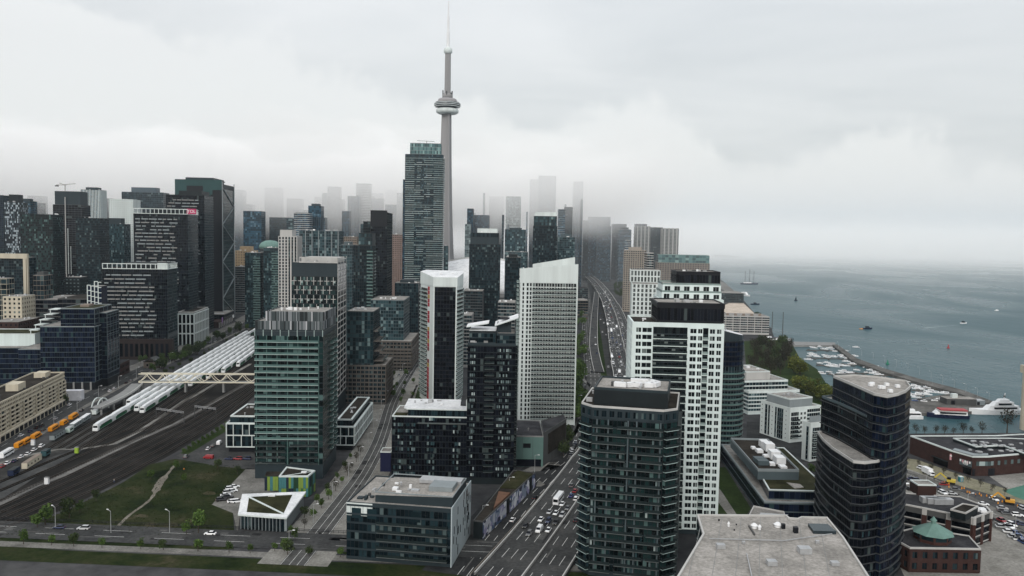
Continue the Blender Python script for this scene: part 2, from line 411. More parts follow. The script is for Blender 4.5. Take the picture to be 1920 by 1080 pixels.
g_teal = gl('teal_glass', (.012,.027,.033), (.032,.064,.073), (.14,.2,.205), .55, .9)
g_green = gl('green_glass', (.003,.008,.009), (.012,.031,.031), (.075,.13,.125), .55, .92)
g_blue = gl('blue_glass', (.012,.034,.055), (.026,.072,.11), (.085,.15,.2), .55, .92)  # blue glass, its blue deepened to carry bluish distance haze in the colour
g_pale = gl('pale_glass', (.10,.14,.145), (.17,.22,.225), (.32,.38,.38), .5, .85)
g_win = gl('window_glass', (.004,.007,.009), (.012,.017,.018), (.13,.155,.15), .6, .93)
stripe_m = glass('striped_screen', [(0,(.015,.02,.022)),(.3,(.045,.058,.062)),(.56,(.10,.118,.125)),(.76,(.2,.215,.23)),(.92,(.42,.43,.45))], .5, .2)

# ---------------- water, land ----------------
def water_mat():
    m, t, b, new, lk = _new('lake_water'); tc = new('ShaderNodeTexCoord')
    b.inputs['Base Color'].default_value = (.034, .08, .094, 1); b.inputs['IOR'].default_value = 1.33
    mp = new('ShaderNodeMapping'); mp.inputs['Scale'].default_value = (1, .55, 1); mp.inputs['Rotation'].default_value = (0, 0, .5); lk(tc.outputs['Object'], mp.inputs[0])
    h = None
    for sc, dist in ((.045, 1.6), (.18, .5), (.7, .16)):
        n = new('ShaderNodeTexNoise'); n.inputs['Scale'].default_value = sc; n.inputs['Detail'].default_value = 3; lk(mp.outputs[0], n.inputs['Vector'])
        bp = new('ShaderNodeBump'); bp.inputs['Strength'].default_value = .5; bp.inputs['Distance'].default_value = dist; lk(n.outputs[0], bp.inputs['Height'])
        if h: lk(h, bp.inputs['Normal'])
        h = bp.outputs[0]
    lk(h, b.inputs['Normal'])
    n = new('ShaderNodeTexNoise'); n.inputs['Scale'].default_value = .0035; n.inputs['Detail'].default_value = 6; n.inputs['Distortion'].default_value = .8; lk(mp.outputs[0], n.inputs['Vector'])
    r = new('ShaderNodeMapRange'); lk(n.outputs[0], r.inputs[0]); r.inputs[1].default_value = .38; r.inputs[2].default_value = .62; r.inputs[3].default_value = .24; r.inputs[4].default_value = .36; b.inputs['Specular IOR Level'].default_value = .05
    lk(r.outputs[0], b.inputs['Roughness']); return m
wm = MB(); wm.quad([(-12000,-600,-1.5),(14000,-600,-1.5),(14000,15000,-1.5),(-12000,15000,-1.5)], water_mat())
wm.obj('water', kind='structure')
shore = [G(*p) for p in ((1262,482),(1300,496),(1335,512),(1362,532),(1392,560),(1412,584),(1446,615),(1452,634),(1478,642),(1488,650),(1500,672),(1532,692),(1547,716),(1562,746),(1600,790),(1700,813),(1800,812),(1925,812),(2200,800),(2900,780))]
land = [(v.x, v.y) for v in shore]
land = [(-11900, -550), (3000, -550)]+land[::-1]+[(620, 4500), (900, 6000), (-11900, 14900)]
lm = MB(); lm.prism(land, -6, 0, urban); o = lm.obj('ground', kind='structure')
bm = bmesh.new(); bm.from_mesh(o.data); bmesh.ops.triangulate(bm, faces=[f for f in bm.faces if len(f.verts) > 4]); bm.to_mesh(o.data); bm.free()
def patch(name, pix, mat, z, zz=None, kind='structure'):
    m = MB(); pts = [G(p[0], p[1], z) for p in pix]
    m.quad([(p.x, p.y, z) for p in pts], mat); o = m.obj(name, kind=kind)
    bm = bmesh.new(); bm.from_mesh(o.data)
    for f in bm.faces:
        if f.normal.z < 0: f.normal_flip()
    bmesh.ops.triangulate(bm, faces=bm.faces); bm.to_mesh(o.data); bm.free(); return o
def pline(pix, z=0.0):
    return [G(p[0], p[1], p[2] if len(p) > 2 else z) for p in pix]
def resample(pts, step):
    """points evenly spaced along a smoothed line, with direction"""
    def cr_(p0, p1, p2, p3, t): return .5*((2*p1)+(p2-p0)*t+(2*p0-5*p1+4*p2-p3)*t*t+(3*p1-p0-3*p2+p3)*t**3)
    dense = []
    P = [pts[0]*2-pts[1]]+list(pts)+[pts[-1]*2-pts[-2]]
    for i in range(1, len(P)-2):
        for k in range(14): dense.append(cr_(P[i-1], P[i], P[i+1], P[i+2], k/14))
    dense.append(pts[-1]); out = []; acc = 0; out.append(dense[0])
    for a, b in zip(dense, dense[1:]):
        L_ = (b-a).length
        while acc+L_ >= step:
            t = (step-acc)/L_; a = a.lerp(b, t); out.append(a.copy()); L_ = (b-a).length; acc = 0
        acc += L_
    return out
def dirs(pts): return [(pts[min(i+1, len(pts)-1)]-pts[max(i-1, 0)]).normalized() for i in range(len(pts))]
def ribbon(name, pts, w, mat, dz=0.0, thick=0.0, kind='structure', off=0.0, parent=None, mb=None):
    m = mb or MB(); D = dirs(pts); w0 = w if callable(w) else (lambda i: w)
    Lf = []; Rt = []
    for i, (p, d) in enumerate(zip(pts, D)):
        n = Vector((d.y, -d.x, 0)).normalized(); q = p+n*off
        Lf.append(q-n*w0(i)/2); Rt.append(q+n*w0(i)/2)
    k = len(m.v); mi = m.m(mat); m.n += 1
    for a, b in zip(Lf, Rt): m.v += [(a.x, a.y, a.z+dz), (b.x, b.y, b.z+dz)]
    if thick:
        for a, b in zip(Lf, Rt): m.v += [(a.x, a.y, a.z+dz-thick), (b.x, b.y, b.z+dz-thick)]
        kk = k+2*len(Lf)
    for i in range(len(Lf)-1):
        a = k+2*i; m.f.append((a, a+1, a+3, a+2)); m.mi.append(mi)
        if thick:
            c = kk+2*i; m.f += [(c, c+2, c+3, c+1), (a, a+2, c+2, c), (a+1, c+1, c+3, a+3)]; m.mi += [mi]*3
    if mb is None: return m.obj(name, parent, kind)
def dashes(pts, offs, on, every, mb, z, w=.18):
    D = dirs(pts)
    for i in range(0, len(pts)-on, every):
        for o in offs:
            a, b = pts[i], pts[i+on]; n = Vector((D[i].y, -D[i].x, 0)); n2 = Vector((D[i+on].y, -D[i+on].x, 0))
            A_, B_ = a+n*o, b+n2*o
            mb.quad([(A_-n*w/2)+Vector((0,0,z)), (A_+n*w/2)+Vector((0,0,z)), (B_+n2*w/2)+Vector((0,0,z)), (B_-n2*w/2)+Vector((0,0,z))], white_paint)
MARK = MB()

# rail corridor
patch('rail_bed', [(-260,1090),(0,998),(124,954),(228,901),(324,851),(423,791),(475,745),(560,690),(640,640),(640,600),(490,620),(440,636),(330,705),(200,775),(120,815),(0,880),(-300,1010)], ballast, .02)
patch('yard_path', [(0,880),(60,845),(120,818),(180,790),(205,800),(150,838),(60,868),(0,905)], yard_dirt, .03)
patch('yard_lot', [(-120,960),(0,900),(60,868),(140,842),(165,838),(90,880),(0,938),(-120,990)], asphalt_pale, .035)
ribbon('access_path', pline([(-60,905),(0,868),(60,852),(110,842),(150,842),(215,832),(262,808),(310,776),(345,752),(400,722),(470,682)], .05), lambda i: 3.2, concrete)
ribbon('gravel_track', pline([(-60,975),(0,944),(60,914),(120,890),(199,852),(262,822),(327,796),(380,766),(437,733),(520,690)], .05), 4.0, ground_mat('grey_gravel', [(.08,.078,.075),(.13,.126,.12),(.18,.175,.165)], .08))
# open field, path
patch('grass_field', [(-40,1030),(0,1004),(124,958),(228,906),(281,871),(330,860),(400,872),(462,878),(440,905),(397,946),(437,962),(440,1004),(438,1030)], grass, .04)
ribbon('dirt_path', resample(pline([(205,1004),(240,968),(282,936),(300,905),(318,884),(330,868)], .06), 4), lambda i: 1.0+.7*math.sin(i*1.7)**2+(2.2 if 13 < i < 20 else 0), ground_mat('bare_soil', [(.11,.1,.085),(.17,.155,.13),(.22,.2,.17)], .1))
patch('parking_lot', [(397,946),(462,878),(488,880),(560,905),(560,930),(455,935),(445,1000),(437,962)], concrete, .05)
patch('service_road', [(330,855),(355,840),(405,812),(430,818),(520,880),(462,880),(400,873)], asphalt_pale, .05)
patch('hedge_bed', [(337,850),(425,798),(428,806),(352,852)], lawn, .07)
# boulevard past the library and its pavements
blvd = resample(pline([(548,1060),(595,1003),(640,945),(680,890),(708,838),(722,800),(735,757),(753,722),(771,693),(785,672),(800,650)], .06), 6)
ribbon('pavement', [p+Vector((0,0,.08)) for p in blvd], 26, ground_mat('pale_paving', [(.14,.135,.122),(.2,.195,.178),(.26,.25,.232)], .1, scale2=1.2))
ribbon('boulevard', [p+Vector((0,0,.1)) for p in blvd], 9.5, ground_mat('grey_asphalt', [(.05,.051,.05),(.073,.073,.071),(.1,.099,.095)], .06, scale2=.9))
for s_ in (-4.4, -1.2, 1.7, 4.4): ribbon('x', [p for p in blvd], .16, white_paint, .115, off=s_, mb=MARK)
patch('grass_verge', [(628,1030),(622,1003),(652,960),(668,925),(700,880),(722,858),(722,905),(668,1003),(650,1040)], lawn, .12)
patch('linear_park', [(738,770),(752,740),(768,716),(782,690),(792,700),(790,790),(770,800)], lawn, .12)
patch('park_path', [(764,790),(770,745),(781,720),(786,721),(777,750),(772,790)], concrete, .14)
patch('corner_plaza', [(640,905),(660,850),(700,790),(732,790),(712,835),(688,880)], concrete, .13)
# wide lower boulevard and the elevated highway that it follows
lake = resample(pline([(870,1080),(930,1003),(985,935),(1040,880),(1075,846),(1098,790),(1112,740),(1113,700),(1107,650),(1102,600),(1100,560),(1096,530)], .06), 8)
ribbon('pavement', [p+Vector((0,0,.05)) for p in lake], 32, asphalt)
ribbon('lower_boulevard', [p+Vector((0,0,.08)) for p in lake if p.y < 470], 14, asphalt, off=1)
ribbon('lower_boulevard', [p+Vector((0,0,.08)) for p in lake if p.y > 460], 14, ground_mat('grey_asphalt', [(.05,.051,.05),(.073,.073,.071),(.1,.099,.095)], .06, scale2=.9), off=1)
dashes(lake, (-2.5, 1, 4.5), 1, 2, MARK, .1, .2)
patch('corner_pavement', [(975,885),(1010,868),(1045,866),(1052,874),(1030,882),(1005,884)], concrete, .14)
patch('traffic_island', [(1010,900),(1022,908),(1015,912),(1005,912)], concrete, .16)
patch('park_lawn', [(1080,560),(1092,560),(1098,620),(1106,690),(1128,720),(1128,800),(1085,845),(1050,870),(1040,800),(1080,700)], lawn, .1)
ribbon('park_walk', resample(pline([(1058,830),(1085,800),(1090,750),(1083,712)], .14), 4), 3.2, concrete)
ribbon('park_walk', resample(pline([(1088,705),(1105,722),(1128,738)], .14), 4), 2.6, concrete)
# street beside the rail yard
front = resample(pline([(-120,905),(-20,850),(60,805),(130,764),(190,732),(250,702),(330,667),(400,637),(470,604),(520,580)], .06), 8)
ribbon('pavement', [p+Vector((0,0,.02)) for p in front], 30, concrete, off=-4)
ribbon('street', [p+Vector((0,0,.06)) for p in front], 15, asphalt_pale)
dashes(front, (0,), 1, 2, MARK, .08, .2)
patch('station_forecourt', [(440,600),(520,560),(560,580),(520,610),(475,625)], concrete, .09)
# lakefront streets and yards, right
qq = resample(pline([(1560,850),(1700,893),(1780,930),(1860,968),(1960,1016),(2050,1060)], .06), 7)
pale_lot = ground_mat('sun_bleached_concrete', [(.15,.145,.13),(.225,.218,.2),(.29,.28,.26)], .07, scale2=1.0)
patch('parking_lot', [(1640,860),(1701,872),(1930,985),(1980,1090),(1700,1090),(1640,960)], pale_lot, .03)
patch('quay_lawn', [(1690,858),(1720,862),(1800,890),(1930,930),(1930,948),(1780,905),(1690,875)], ground_mat('dry_grass', [(.13,.125,.085),(.2,.19,.135),(.24,.22,.165)], .1), .05)
ribbon('street', [p+Vector((0,0,.04)) for p in qq], 20, ground_mat('dusty_asphalt', [(.07,.069,.064),(.115,.112,.104),(.165,.16,.148)], .07, scale2=.8))
dashes(qq, (-3.5, 3.5), 1, 2, MARK, .06, .2)
patch('forecourt', [(1855,893),(1925,886),(1990,900),(1990,960),(1900,925)], pale_lot, .07)
patch('sports_court', [(1880,920),(1925,908),(1990,925),(1960,950),(1905,932)], plain('court_surface', (.06,.16,.12), .8, .2, .2), .09)
patch('beach', [(1345,578),(1385,560),(1412,585),(1418,592),(1375,594)], sand, .1)
patch('quay_walk', [(1345,525),(1362,532),(1392,560),(1385,562),(1350,540)], concrete, .12)
patch('marina_green', [(1395,640),(1450,634),(1478,642),(1488,650),(1500,672),(1532,692),(1547,716),(1562,746),(1600,792),(1480,760),(1400,700)], lawn, .05)
patch('parking_court', [(1400,790),(1530,800),(1560,870),(1400,860)], asphalt, .04)
# street along the bottom, on a bridge over the tracks
bat = [Vector((x, 300-.06*x, .2)) for x in range(-330, 60, 12)]
ribbon('cross_street', bat, 17, asphalt_pale)
dashes(bat, (-3, 3), 1, 2, MARK, .02, .2)
# quays of the marina
def quay(name, pix, mat, z0, z1, label):
    m = MB(); pts = [G(p[0], p[1], z1) for p in pix]; poly = [(p.x, p.y) for p in pts]
    ar = sum(a[0]*b[1]-b[0]*a[1] for a, b in zip(poly, poly[1:]+poly[:1]))
    if ar < 0: poly.reverse()
    m.prism(poly, z0, z1, mat); return tag(m.obj(name), label, 'pier')
quay('pier', [(1560,646),(1570,646),(1607,672),(1663,692),(1720,709),(1805,731),(1861,752),(1858,759),(1800,738.5),(1717,715.5),(1660,698.5),(1601,678)], ground_mat('wharf_paving', [(.06,.058,.054),(.11,.107,.1),(.17,.165,.155)], .05, scale2=.5), -4, .9, 'long narrow concrete breakwater pier bent round the boat marina')
quay('pier', [(1476,640),(1566,642),(1567,647),(1476,647)], conc, -4, .8, 'short straight grey pier at the far mouth of the marina')
quay('quay', [(1690,752),(1780,738),(1802,742),(1858,761),(1836,770),(1760,777),(1690,770)], ground_mat('wharf_paving', [(.06,.058,.054),(.11,.107,.1),(.17,.165,.155)], .05, scale2=.5), -4, .6, 'paved wharf with parked cars behind the red topped boat')
# elevated highway
HL = [(870,1090,1.3),(955,1004,1.5),(1020,927,2.2),(1085,850,3.5),(1126,782,7),(1160,716,10),(1149,661,11),(1133,591,11),(1123,555,11),(1112,532,11),(1098,519,11),(1084,512.5,11),(1050,508,11)]
HR = [(1060,1090,1.3),(1105,1004,1.5),(1148,927,2.2),(1180,850,3.5),(1200,782,7),(1210,716,10),(1192,661,11),(1174,593,11),(1158,567,11),(1143,549,11),(1121,524,11),(1092,508,11),(1050,501,11)]
hl = pline(HL); hr = pline(HR)
HC = resample([(a+b)/2 for a, b in zip(hl, hr)], 9); HWID = []
for p in HC:
    HWID.append(30.5 if p.y < 420 else 29 if p.y < 700 else 27 if p.y < 1300 else 25)
hw = thing('elevated_highway', 'wide curving grey elevated highway crowded with traffic', 'highway', (0,0,0))
ribbon('deck', HC, lambda i: HWID[i], asphalt_pale, 0, 1.3, None, parent=hw)
for s_, nm in ((-1, 'barrier'), (1, 'barrier'), (.1, 'median_barrier')):
    m = MB(); D = dirs(HC); pts = [p+Vector((d.y, -d.x, 0)).normalized()*(s_*HWID[i]/2-.3*(s_ > .5)+.3*(s_ < 0)) for i, (p, d) in enumerate(zip(HC, D))]
    ribbon(nm, pts, .45, conc_lt, .95, .94, None, parent=hw, mb=m); m.obj(nm, hw)
pier_me = (lambda q: (q.box(-10, 10, -1.2, 1.2, -2.6, -1.31, conc), q.box(-8, -6, -1, 1, -14, -2.6, conc), q.box(6, 8, -1, 1, -14, -2.6, conc), q.mesh('pier'))[3])(MB())
for i in range(8, len(HC), 4):
    d = dirs(HC)[i]; o = link(pier_me, 'pier', hw); o.location = HC[i]; o.rotation_euler = (0, 0, math.atan2(d.y, d.x)-math.pi/2)
dashes(HC, (-11, -7.4, -3.8, 3.8, 7.4, 11), 1, 2, MARK, .02, .2)
ramp = [(1119,548,10.8),(1115,590,8.5),(1113,640,6),(1117,672,3.2),(1124,700,.6)]
rp_ = resample(pline(ramp), 9); rt = thing('highway_ramp', 'narrow exit ramp dropping left from the elevated highway', 'ramp')
ribbon('deck', rp_, 9, asphalt_pale, 0, 1.1, None, parent=rt)
for s_ in (-4.3, 4.3): ribbon('barrier', rp_, .4, conc_lt, .8, .79, None, off=s_, parent=rt)
r2 = resample(pline([(1126,575,.3),(1130,610,.3),(1136,640,.3),(1145,690,.3),(1152,722,.3)]), 9)
ribbon('side_road', r2, 9, asphalt_pale, .02)
patch('ramp_verge', [(1121,600),(1127,600),(1131,640),(1146,714),(1130,716),(1122,680),(1118,640)], lawn, .15)
hf = thing('roadside_fence', 'pale yellowish guard fence between the highway and the lower boulevard', 'fence')
fp = [p+Vector((d.y, -d.x, 0)).normalized()*(-16.6) for p, d in zip(HC, dirs(HC)) if p.y < 480]
for p in fp: p.z = .1
m = MB(); ribbon('', fp, .12, beige, 1.3, .5, None, mb=m); m.obj('rail_panel', hf)
pm = (lambda q: (q.box(-.08, .08, -.08, .08, 0, 1.3, conc_lt), q.mesh('post'))[1])(MB())
for p in fp: link(pm, 'post', hf).location = p
MARK.obj('lane_markings', kind='stuff')
pr_ = random.Random(4); PT = MB(); pm_ = [ground_mat('fresh_asphalt', [(.014,.014,.015),(.024,.024,.025),(.034,.034,.034)], .2), ground_mat('bleached_asphalt', [(.07,.07,.068),(.1,.1,.097),(.13,.13,.125)], .2)]
for pts, hw_, dz, n_ in ((HC, 13, .012, 90), (lake, 6, .092, 50), (blvd, 4, .11, 40), (front, 7, .07, 60), (qq, 9, .052, 50), (bat, 8, .012, 40)):
    D_ = dirs(pts)
    for _ in range(n_):
        i = pr_.randrange(1, len(pts)-1); d = D_[i]; n = Vector((d.y, -d.x, 0)).normalized(); o = pr_.uniform(-hw_, hw_)*.85; w_, l_ = pr_.choice(((.35, 9), (.9, 3), (1.3, 4), (1.6, 7), (.25, 14))); c = pts[i]+n*o+d*pr_.uniform(-3, 3)+Vector((0,0,dz)); s0 = pr_.uniform(.8, 1.2)
        PT.quad([c-n*w_-d*l_*.5, c+n*w_*s0-d*l_*.5, c+n*w_+d*l_*.5*s0, c-n*w_*s0+d*l_*.5], pm_[pr_.random() < .4])
PT.obj('asphalt_patches', kind='stuff')
for k in range(9):
    cx_, cy_ = pr_.uniform(140, 420), pr_.uniform(905, 990)
    if cy_ < 1000-.4*(cx_-0)+60: continue
    patch('bare_patch', [(cx_+pr_.uniform(6, 16)*math.cos(t*.9)*1.3, cy_+pr_.uniform(2, 5)*math.sin(t*.9)) for t in range(7)], ground_mat('worn_turf', [(.03,.03,.014),(.05,.045,.026),(.075,.066,.045)], .15), .052)

# ---------------- air ----------------
def vol_mat(n, dens, g, col=(1,1,1)):
    m = bpy.data.materials.new(n); m.use_nodes = True; t = m.node_tree; t.nodes.clear()
    v = t.nodes.new('ShaderNodeVolumePrincipled'); v.inputs['Color'].default_value = (*col, 1); v.inputs['Density'].default_value = dens; v.inputs['Anisotropy'].default_value = g
    o = t.nodes.new('ShaderNodeOutputMaterial'); t.links.new(v.outputs[0], o.inputs['Volume']); return m, t, v
m = MB(); m.box(-11950, 13950, -595, 14950, -7, 640, vol_mat('haze_air', 3.6e-5, .5, (.78,.91,1))[0]); m.obj('haze', kind='stuff')
def fog_mat():
    m, t, v = vol_mat('fog_air', .01, -.3, (1,1,1)); n = t.nodes.new; l = t.links.new
    tc = n('ShaderNodeTexCoord'); sp_ = n('ShaderNodeSeparateXYZ'); l(tc.outputs['Object'], sp_.inputs[0])
    nz = n('ShaderNodeTexNoise'); nz.inputs['Scale'].default_value = .0036; nz.inputs['Detail'].default_value = 5; nz.inputs['Roughness'].default_value = .6; l(tc.outputs['Object'], nz.inputs['Vector'])
    def put(x, i, q):
        if isinstance(q, (int, float)): x.inputs[i].default_value = q
        else: l(q, x.inputs[i])
    def mth(op, *a):
        x = n('ShaderNodeMath'); x.operation = op
        for i, q in enumerate(a): put(x, i, q)
        return x.outputs[0]
    def mr(val, *a):
        x = n('ShaderNodeMapRange'); x.interpolation_type = 'SMOOTHSTEP'; l(val, x.inputs[0])
        for i, q in enumerate(a): put(x, i+1, q)
        return x.outputs[0]
    zn = mth('MULTIPLY_ADD', nz.outputs[0], 190, mth('ADD', sp_.outputs[2], -95))
    lo = mth('ADD', mth('MULTIPLY', mr(zn, 105, 225, 0, 1), .7), mth('MULTIPLY', mr(zn, 170, 235, 0, 1), 1.1))
    tp = mr(sp_.outputs[0], -1300, 200, 365, 340)
    zt = mth('MULTIPLY_ADD', nz.outputs[0], -330, mth('ADD', sp_.outputs[2], 165))
    up = mr(mth('SUBTRACT', tp, zt), 0, 60, 0, 1)
    fr = mr(sp_.outputs[1], 1450, 1780, 0, 1); bk = mr(sp_.outputs[1], 2450, 2700, 1, 0)
    bank = mth('MULTIPLY', mth('MULTIPLY', mth('MULTIPLY', lo, up), mth('MULTIPLY', fr, mth('MULTIPLY', bk, mr(sp_.outputs[0], 40, 420, 1, 0)))), .0125)
    thin = mth('MULTIPLY', mth('MULTIPLY', mr(sp_.outputs[1], 950, 2600, 0, 1), mr(zn, 60, 330, 1, 0)), 2.1e-4)
    lake_ = mth('MULTIPLY', mth('MULTIPLY', mr(sp_.outputs[1], 1700, 6200, 0, 1), mr(zn, 0, 280, 1, 0)), 9e-4)
    l(mth('ADD', bank, mth('ADD', thin, lake_)), v.inputs['Density']); return m
m = MB(); m.box(-4800, 6800, 940, 8600, -1.3, 590, fog_mat()); m.obj('fog_bank', kind='stuff')

# ---------------- polygon buildings ----------------
def ccw(poly):
    ar = sum(a[0]*b[1]-b[0]*a[1] for a, b in zip(poly, poly[1:]+poly[:1]))
    return poly if ar > 0 else poly[::-1]
class PB(Bld):
    """building whose ground plan is given by its roof corners"""
    def __init__(s, label, org, name='building', cat='building', group=None):
        s.O = Vector((org.x, org.y, 0)); s.th = 0; s.root = thing(name, label, cat, s.O, 0, group); s.acc = {}
    def pts(s, pix, z):
        r = []
        for p in pix:
            g = G(p[0], p[1], z)-s.O; r.append((g.x, g.y))
        return ccw(r)
    def facing(s, E):
        """walls that can be seen from the south-west, where the picture was taken"""
        return [e for e in E if e[3]*-(s.O.x+e[0]+e[2]*e[4]/2)+e[2]*(s.O.y+e[1]+e[3]*e[4]/2) > .5]
# ======== green-banded residential tower ========
b = Bld('tall tower with pale green balcony bands and a striped metal crown', 477, 606, 631, 603, 385, 2, name='apartment_tower')
Hc = b.H; E = b.vol('tower_body', b.rect(), 0, Hc-5, char2, gravel_roof)
for i, a1 in ((0, b.W), (1, b.D)): curtain(b, E[i], 7, Hc-7, 2.9, 2.0, g_green, None, .5, mull=black_m if i == 0 else conc_dk, mw=.14)
balconies(b, E[0], 19.5, Hc-7.4, 2.9, [(.2, b.W-2.2)], 1.3, slab_g, rail_g, .95, .28)
balconies(b, E[0], 7.5, 19, 2.9, [(.2, b.W*.45), (b.W*.52, b.W-2.2)], .9, slab_d, rail_d, .9, .2)
balconies(b, E[1], 10, Hc-10.2, 2.9, [(b.D*.5, b.D*.62), (b.D*.78, b.D*.92)], 1.4, slab_g, rail_g, .95, .25)
for k in range(7): b.A('pilasters').fbox(E[0], b.W*(.02+k*.152), b.W*(.02+k*.152)+.35, 7, Hc-7, 0, .3, rail_g)
E2 = b.vol('crown_screen', b.rect(.3, b.W-.3, .3, b.D-.3), Hc-5, Hc-.6, char2, gravel_roof)
E3 = b.vol('upper_crown', b.rect(b.W*.13, b.W-.5, 5, b.D-.5), Hc-.6, Hc+3.6, char2, gravel_roof)
for e, z0, z1 in ((E2[0], Hc-4.2, Hc), (E2[1], Hc-4.2, Hc), (E3[0], Hc-.6, Hc+4.2), (E3[1], Hc-.6, Hc+4.2), (E3[3], Hc-.6, Hc+4.2), (E2[3], Hc-4.2, Hc)):
    n = int(e[4]/.62)
    for j in range(n): b.A('screen_slats').fbox(e, j*e[4]/n+.03, (j+1)*e[4]/n-.03, z0, z1, 0, random.choice([.12, .2, .3]), stripe_m)
for k in range(9): b.A('crown_columns').fbox(E[0], k*(b.W-.4)/8, k*(b.W-.4)/8+.35, Hc-7.4, Hc-4.3, 0, .3, slab_g)
roof_units(b, b.W*.2, b.W-4, 8, b.D-6, Hc+3.6, 8, [metal, metal_w])
b.done()
# coloured pavilion in front of it
b = PB('small wedge pavilion clad in lime and teal vertical panels with a dark planted roof', G(523, 892.5, 10), name='pavilion')
P = b.pts([(523,892.5),(578,892.5),(591,882),(537,875)], 10); E = b.vol('body', P, 0, 9.6, char2, brown_roof, wht, .5, .7)
cols = [plain('lime_panel', (.17,.25,.05), .5, .1), plain('green_panel', (.035,.12,.045), .5, .1), plain('teal_panel', (.05,.16,.17), .5, .1), plain('navy_panel', (.012,.02,.035), .5, .1), plain('dark_green_panel', (.015,.045,.025), .5, .1)]
for e in b.facing(E):
    n = max(3, int(e[4]/1.05)); w = e[4]/n
    for j in range(n):
        for (z0, z1) in ((.4, 4.2), (4.3, 9.4)):
            c = random.choice(cols); me = cached(('cp', round(w, 1), c.name, z0), lambda: (lambda q: (q.fbox(E0, 0, w-.06, 0, z1-z0, 0, .12, c), q.mesh('coloured_panel'))[1])(MB()))
            b.inst('coloured_panel', me, e, j*w, z0)
b.A('ridge_strip').bar((P[0][0], P[0][1], 9.75), (P[2][0], P[2][1], 9.75), .5, wht, .15)
link(unit_mesh(2.4, 1.6, .9, metal_w, metal_w), 'roof_unit', b.root).location = (P[0][0]*.4+P[2][0]*.6, P[0][1]*.4+P[2][1]*.6, 9.4)
W2 = b.pts([(496,893.5),(522,893.5),(527,884),(500,884)], 9.5); E = b.vol('link_wing', W2, 3, 9.5, cols[1], brown_roof)
for e in b.facing(E):
    n = max(2, int(e[4]/1.1)); w = e[4]/n
    for j in range(n): b.A('wing_panels').fbox(e, j*w, (j+1)*w-.05, 3, 9.4, 0, .1, random.choice(cols))
b.done()
# ======== library with pointed roof ========
b = PB('low glass-sided building with a pointed white rimmed roof and a diagonal white strip', G(446, 964, 6.6), name='library')
P = b.pts([(446,964),(537.5,970.6),(574,921.5),(454,926)], 6.6)
E = b.vol('roof_slab', P, 5.9, 6.6, wht, white_roof); Q = inset(P, 1.4)
E = b.vol('body', Q, 0, 5.9, char)
S = b.pts([(462.5,960),(531,964),(548,928),(467,932)], 6.62)
m = MB(); m.prism(S, 6.61, 6.72, sedum); m.obj('planted_roof', b.root)
m = MB(); m.bar((S[0][0]*.02+S[3][0]*.98, S[0][1]*.02+S[3][1]*.98, 6.8), (S[1][0], S[1][1], 6.8), .9, wht, .2); m.obj('roof_strip', b.root)
fin = cached('fin', lambda: (lambda q: (q.fbox(E0, 0, .18, 0, 5.4, 0, 1.0, grey_lt), q.mesh('fin'))[1])(MB()))
pan = cached('lpan', lambda: (lambda q: (q.fquad(E0, .1, 1.35, .3, 5.4, .04, g_dark), q.mesh('pane'))[1])(MB()))
for e in b.facing(E):
    n = int(e[4]/1.5)
    for j in range(n): b.inst('fin', fin, e, j*e[4]/n, .4); b.inst('pane', pan, e, j*e[4]/n+.15, .2)
link(unit_mesh(3, 1.6, .9, metal_w, metal_w), 'roof_unit', b.root).location = (S[3][0]*.55+S[2][0]*.45, S[3][1]*.55+S[2][1]*.45-1, 6.5)
b.done()
# ======== podium blocks with white lattice ========
def lattice_block(label, xL, xC, xR, yT, d, th, dep, flip, z_top_extra=3.6, wm=None):
    b = Bld(label, xL, xC, xR, yT, d, th, dep, name='office_block', side=flip); wm = wm or wht
    H = b.H; E = b.vol('body', b.rect(), 3, H, char, brown_roof, wht, .6, .6)
    m = MB(); m.box(.8, b.W-.8, .8, b.D-.8, 0, 3, black_m); m.obj('recessed_base', b.root)
    E2 = b.vol('upper_storey', b.rect(1.5, b.W-1.5, 1.5, b.D-1.5), H, H+z_top_extra, char, brown_roof, wht, .5, .9)
    for i in range(4):
        e = E[i]
        curtain(b, e, 3, H, 3.4, 1.6, g_dark, None, .4)
        curtain(b, E2[i], H, H+z_top_extra, 3.6, 1.6, g_dark, None, .4, mull=char2, pre='upper_')
        L_ = e[4]; A_ = b.A('white_lattice'); nf, h = fl(3, H, 5.2)
        for k in range(nf+1): A_.fbox(e, -.3, L_+.3, 3+k*h-.28, 3+k*h+.28, 0, .45, wm)
        for k in range(nf):
            n = max(2, int(L_/3.6))
            for j in range(n+1):
                x = j*L_/n+(0 if j in (0, n) else random.choice([-.7, 0, .7])); A_.fbox(e, max(-.3, x-.2), min(L_+.3, x+.2), 3+k*h+.28, 3+(k+1)*h-.28, 0, .43, wm)
    roof_units(b, 3, b.W-3, 3, b.D-3, H+z_top_extra, 4, [metal, metal_w], 2)
    return b.done()
lattice_block('white-latticed office block right of the green-banded tower, dark planted roof', 626, 664, 698, 801, 437, 1, None, 'R')
lattice_block('white-latticed office block left of the green-banded tower, by the tracks', 425, 500, 520, 795, 430, 2, 34, 'R')
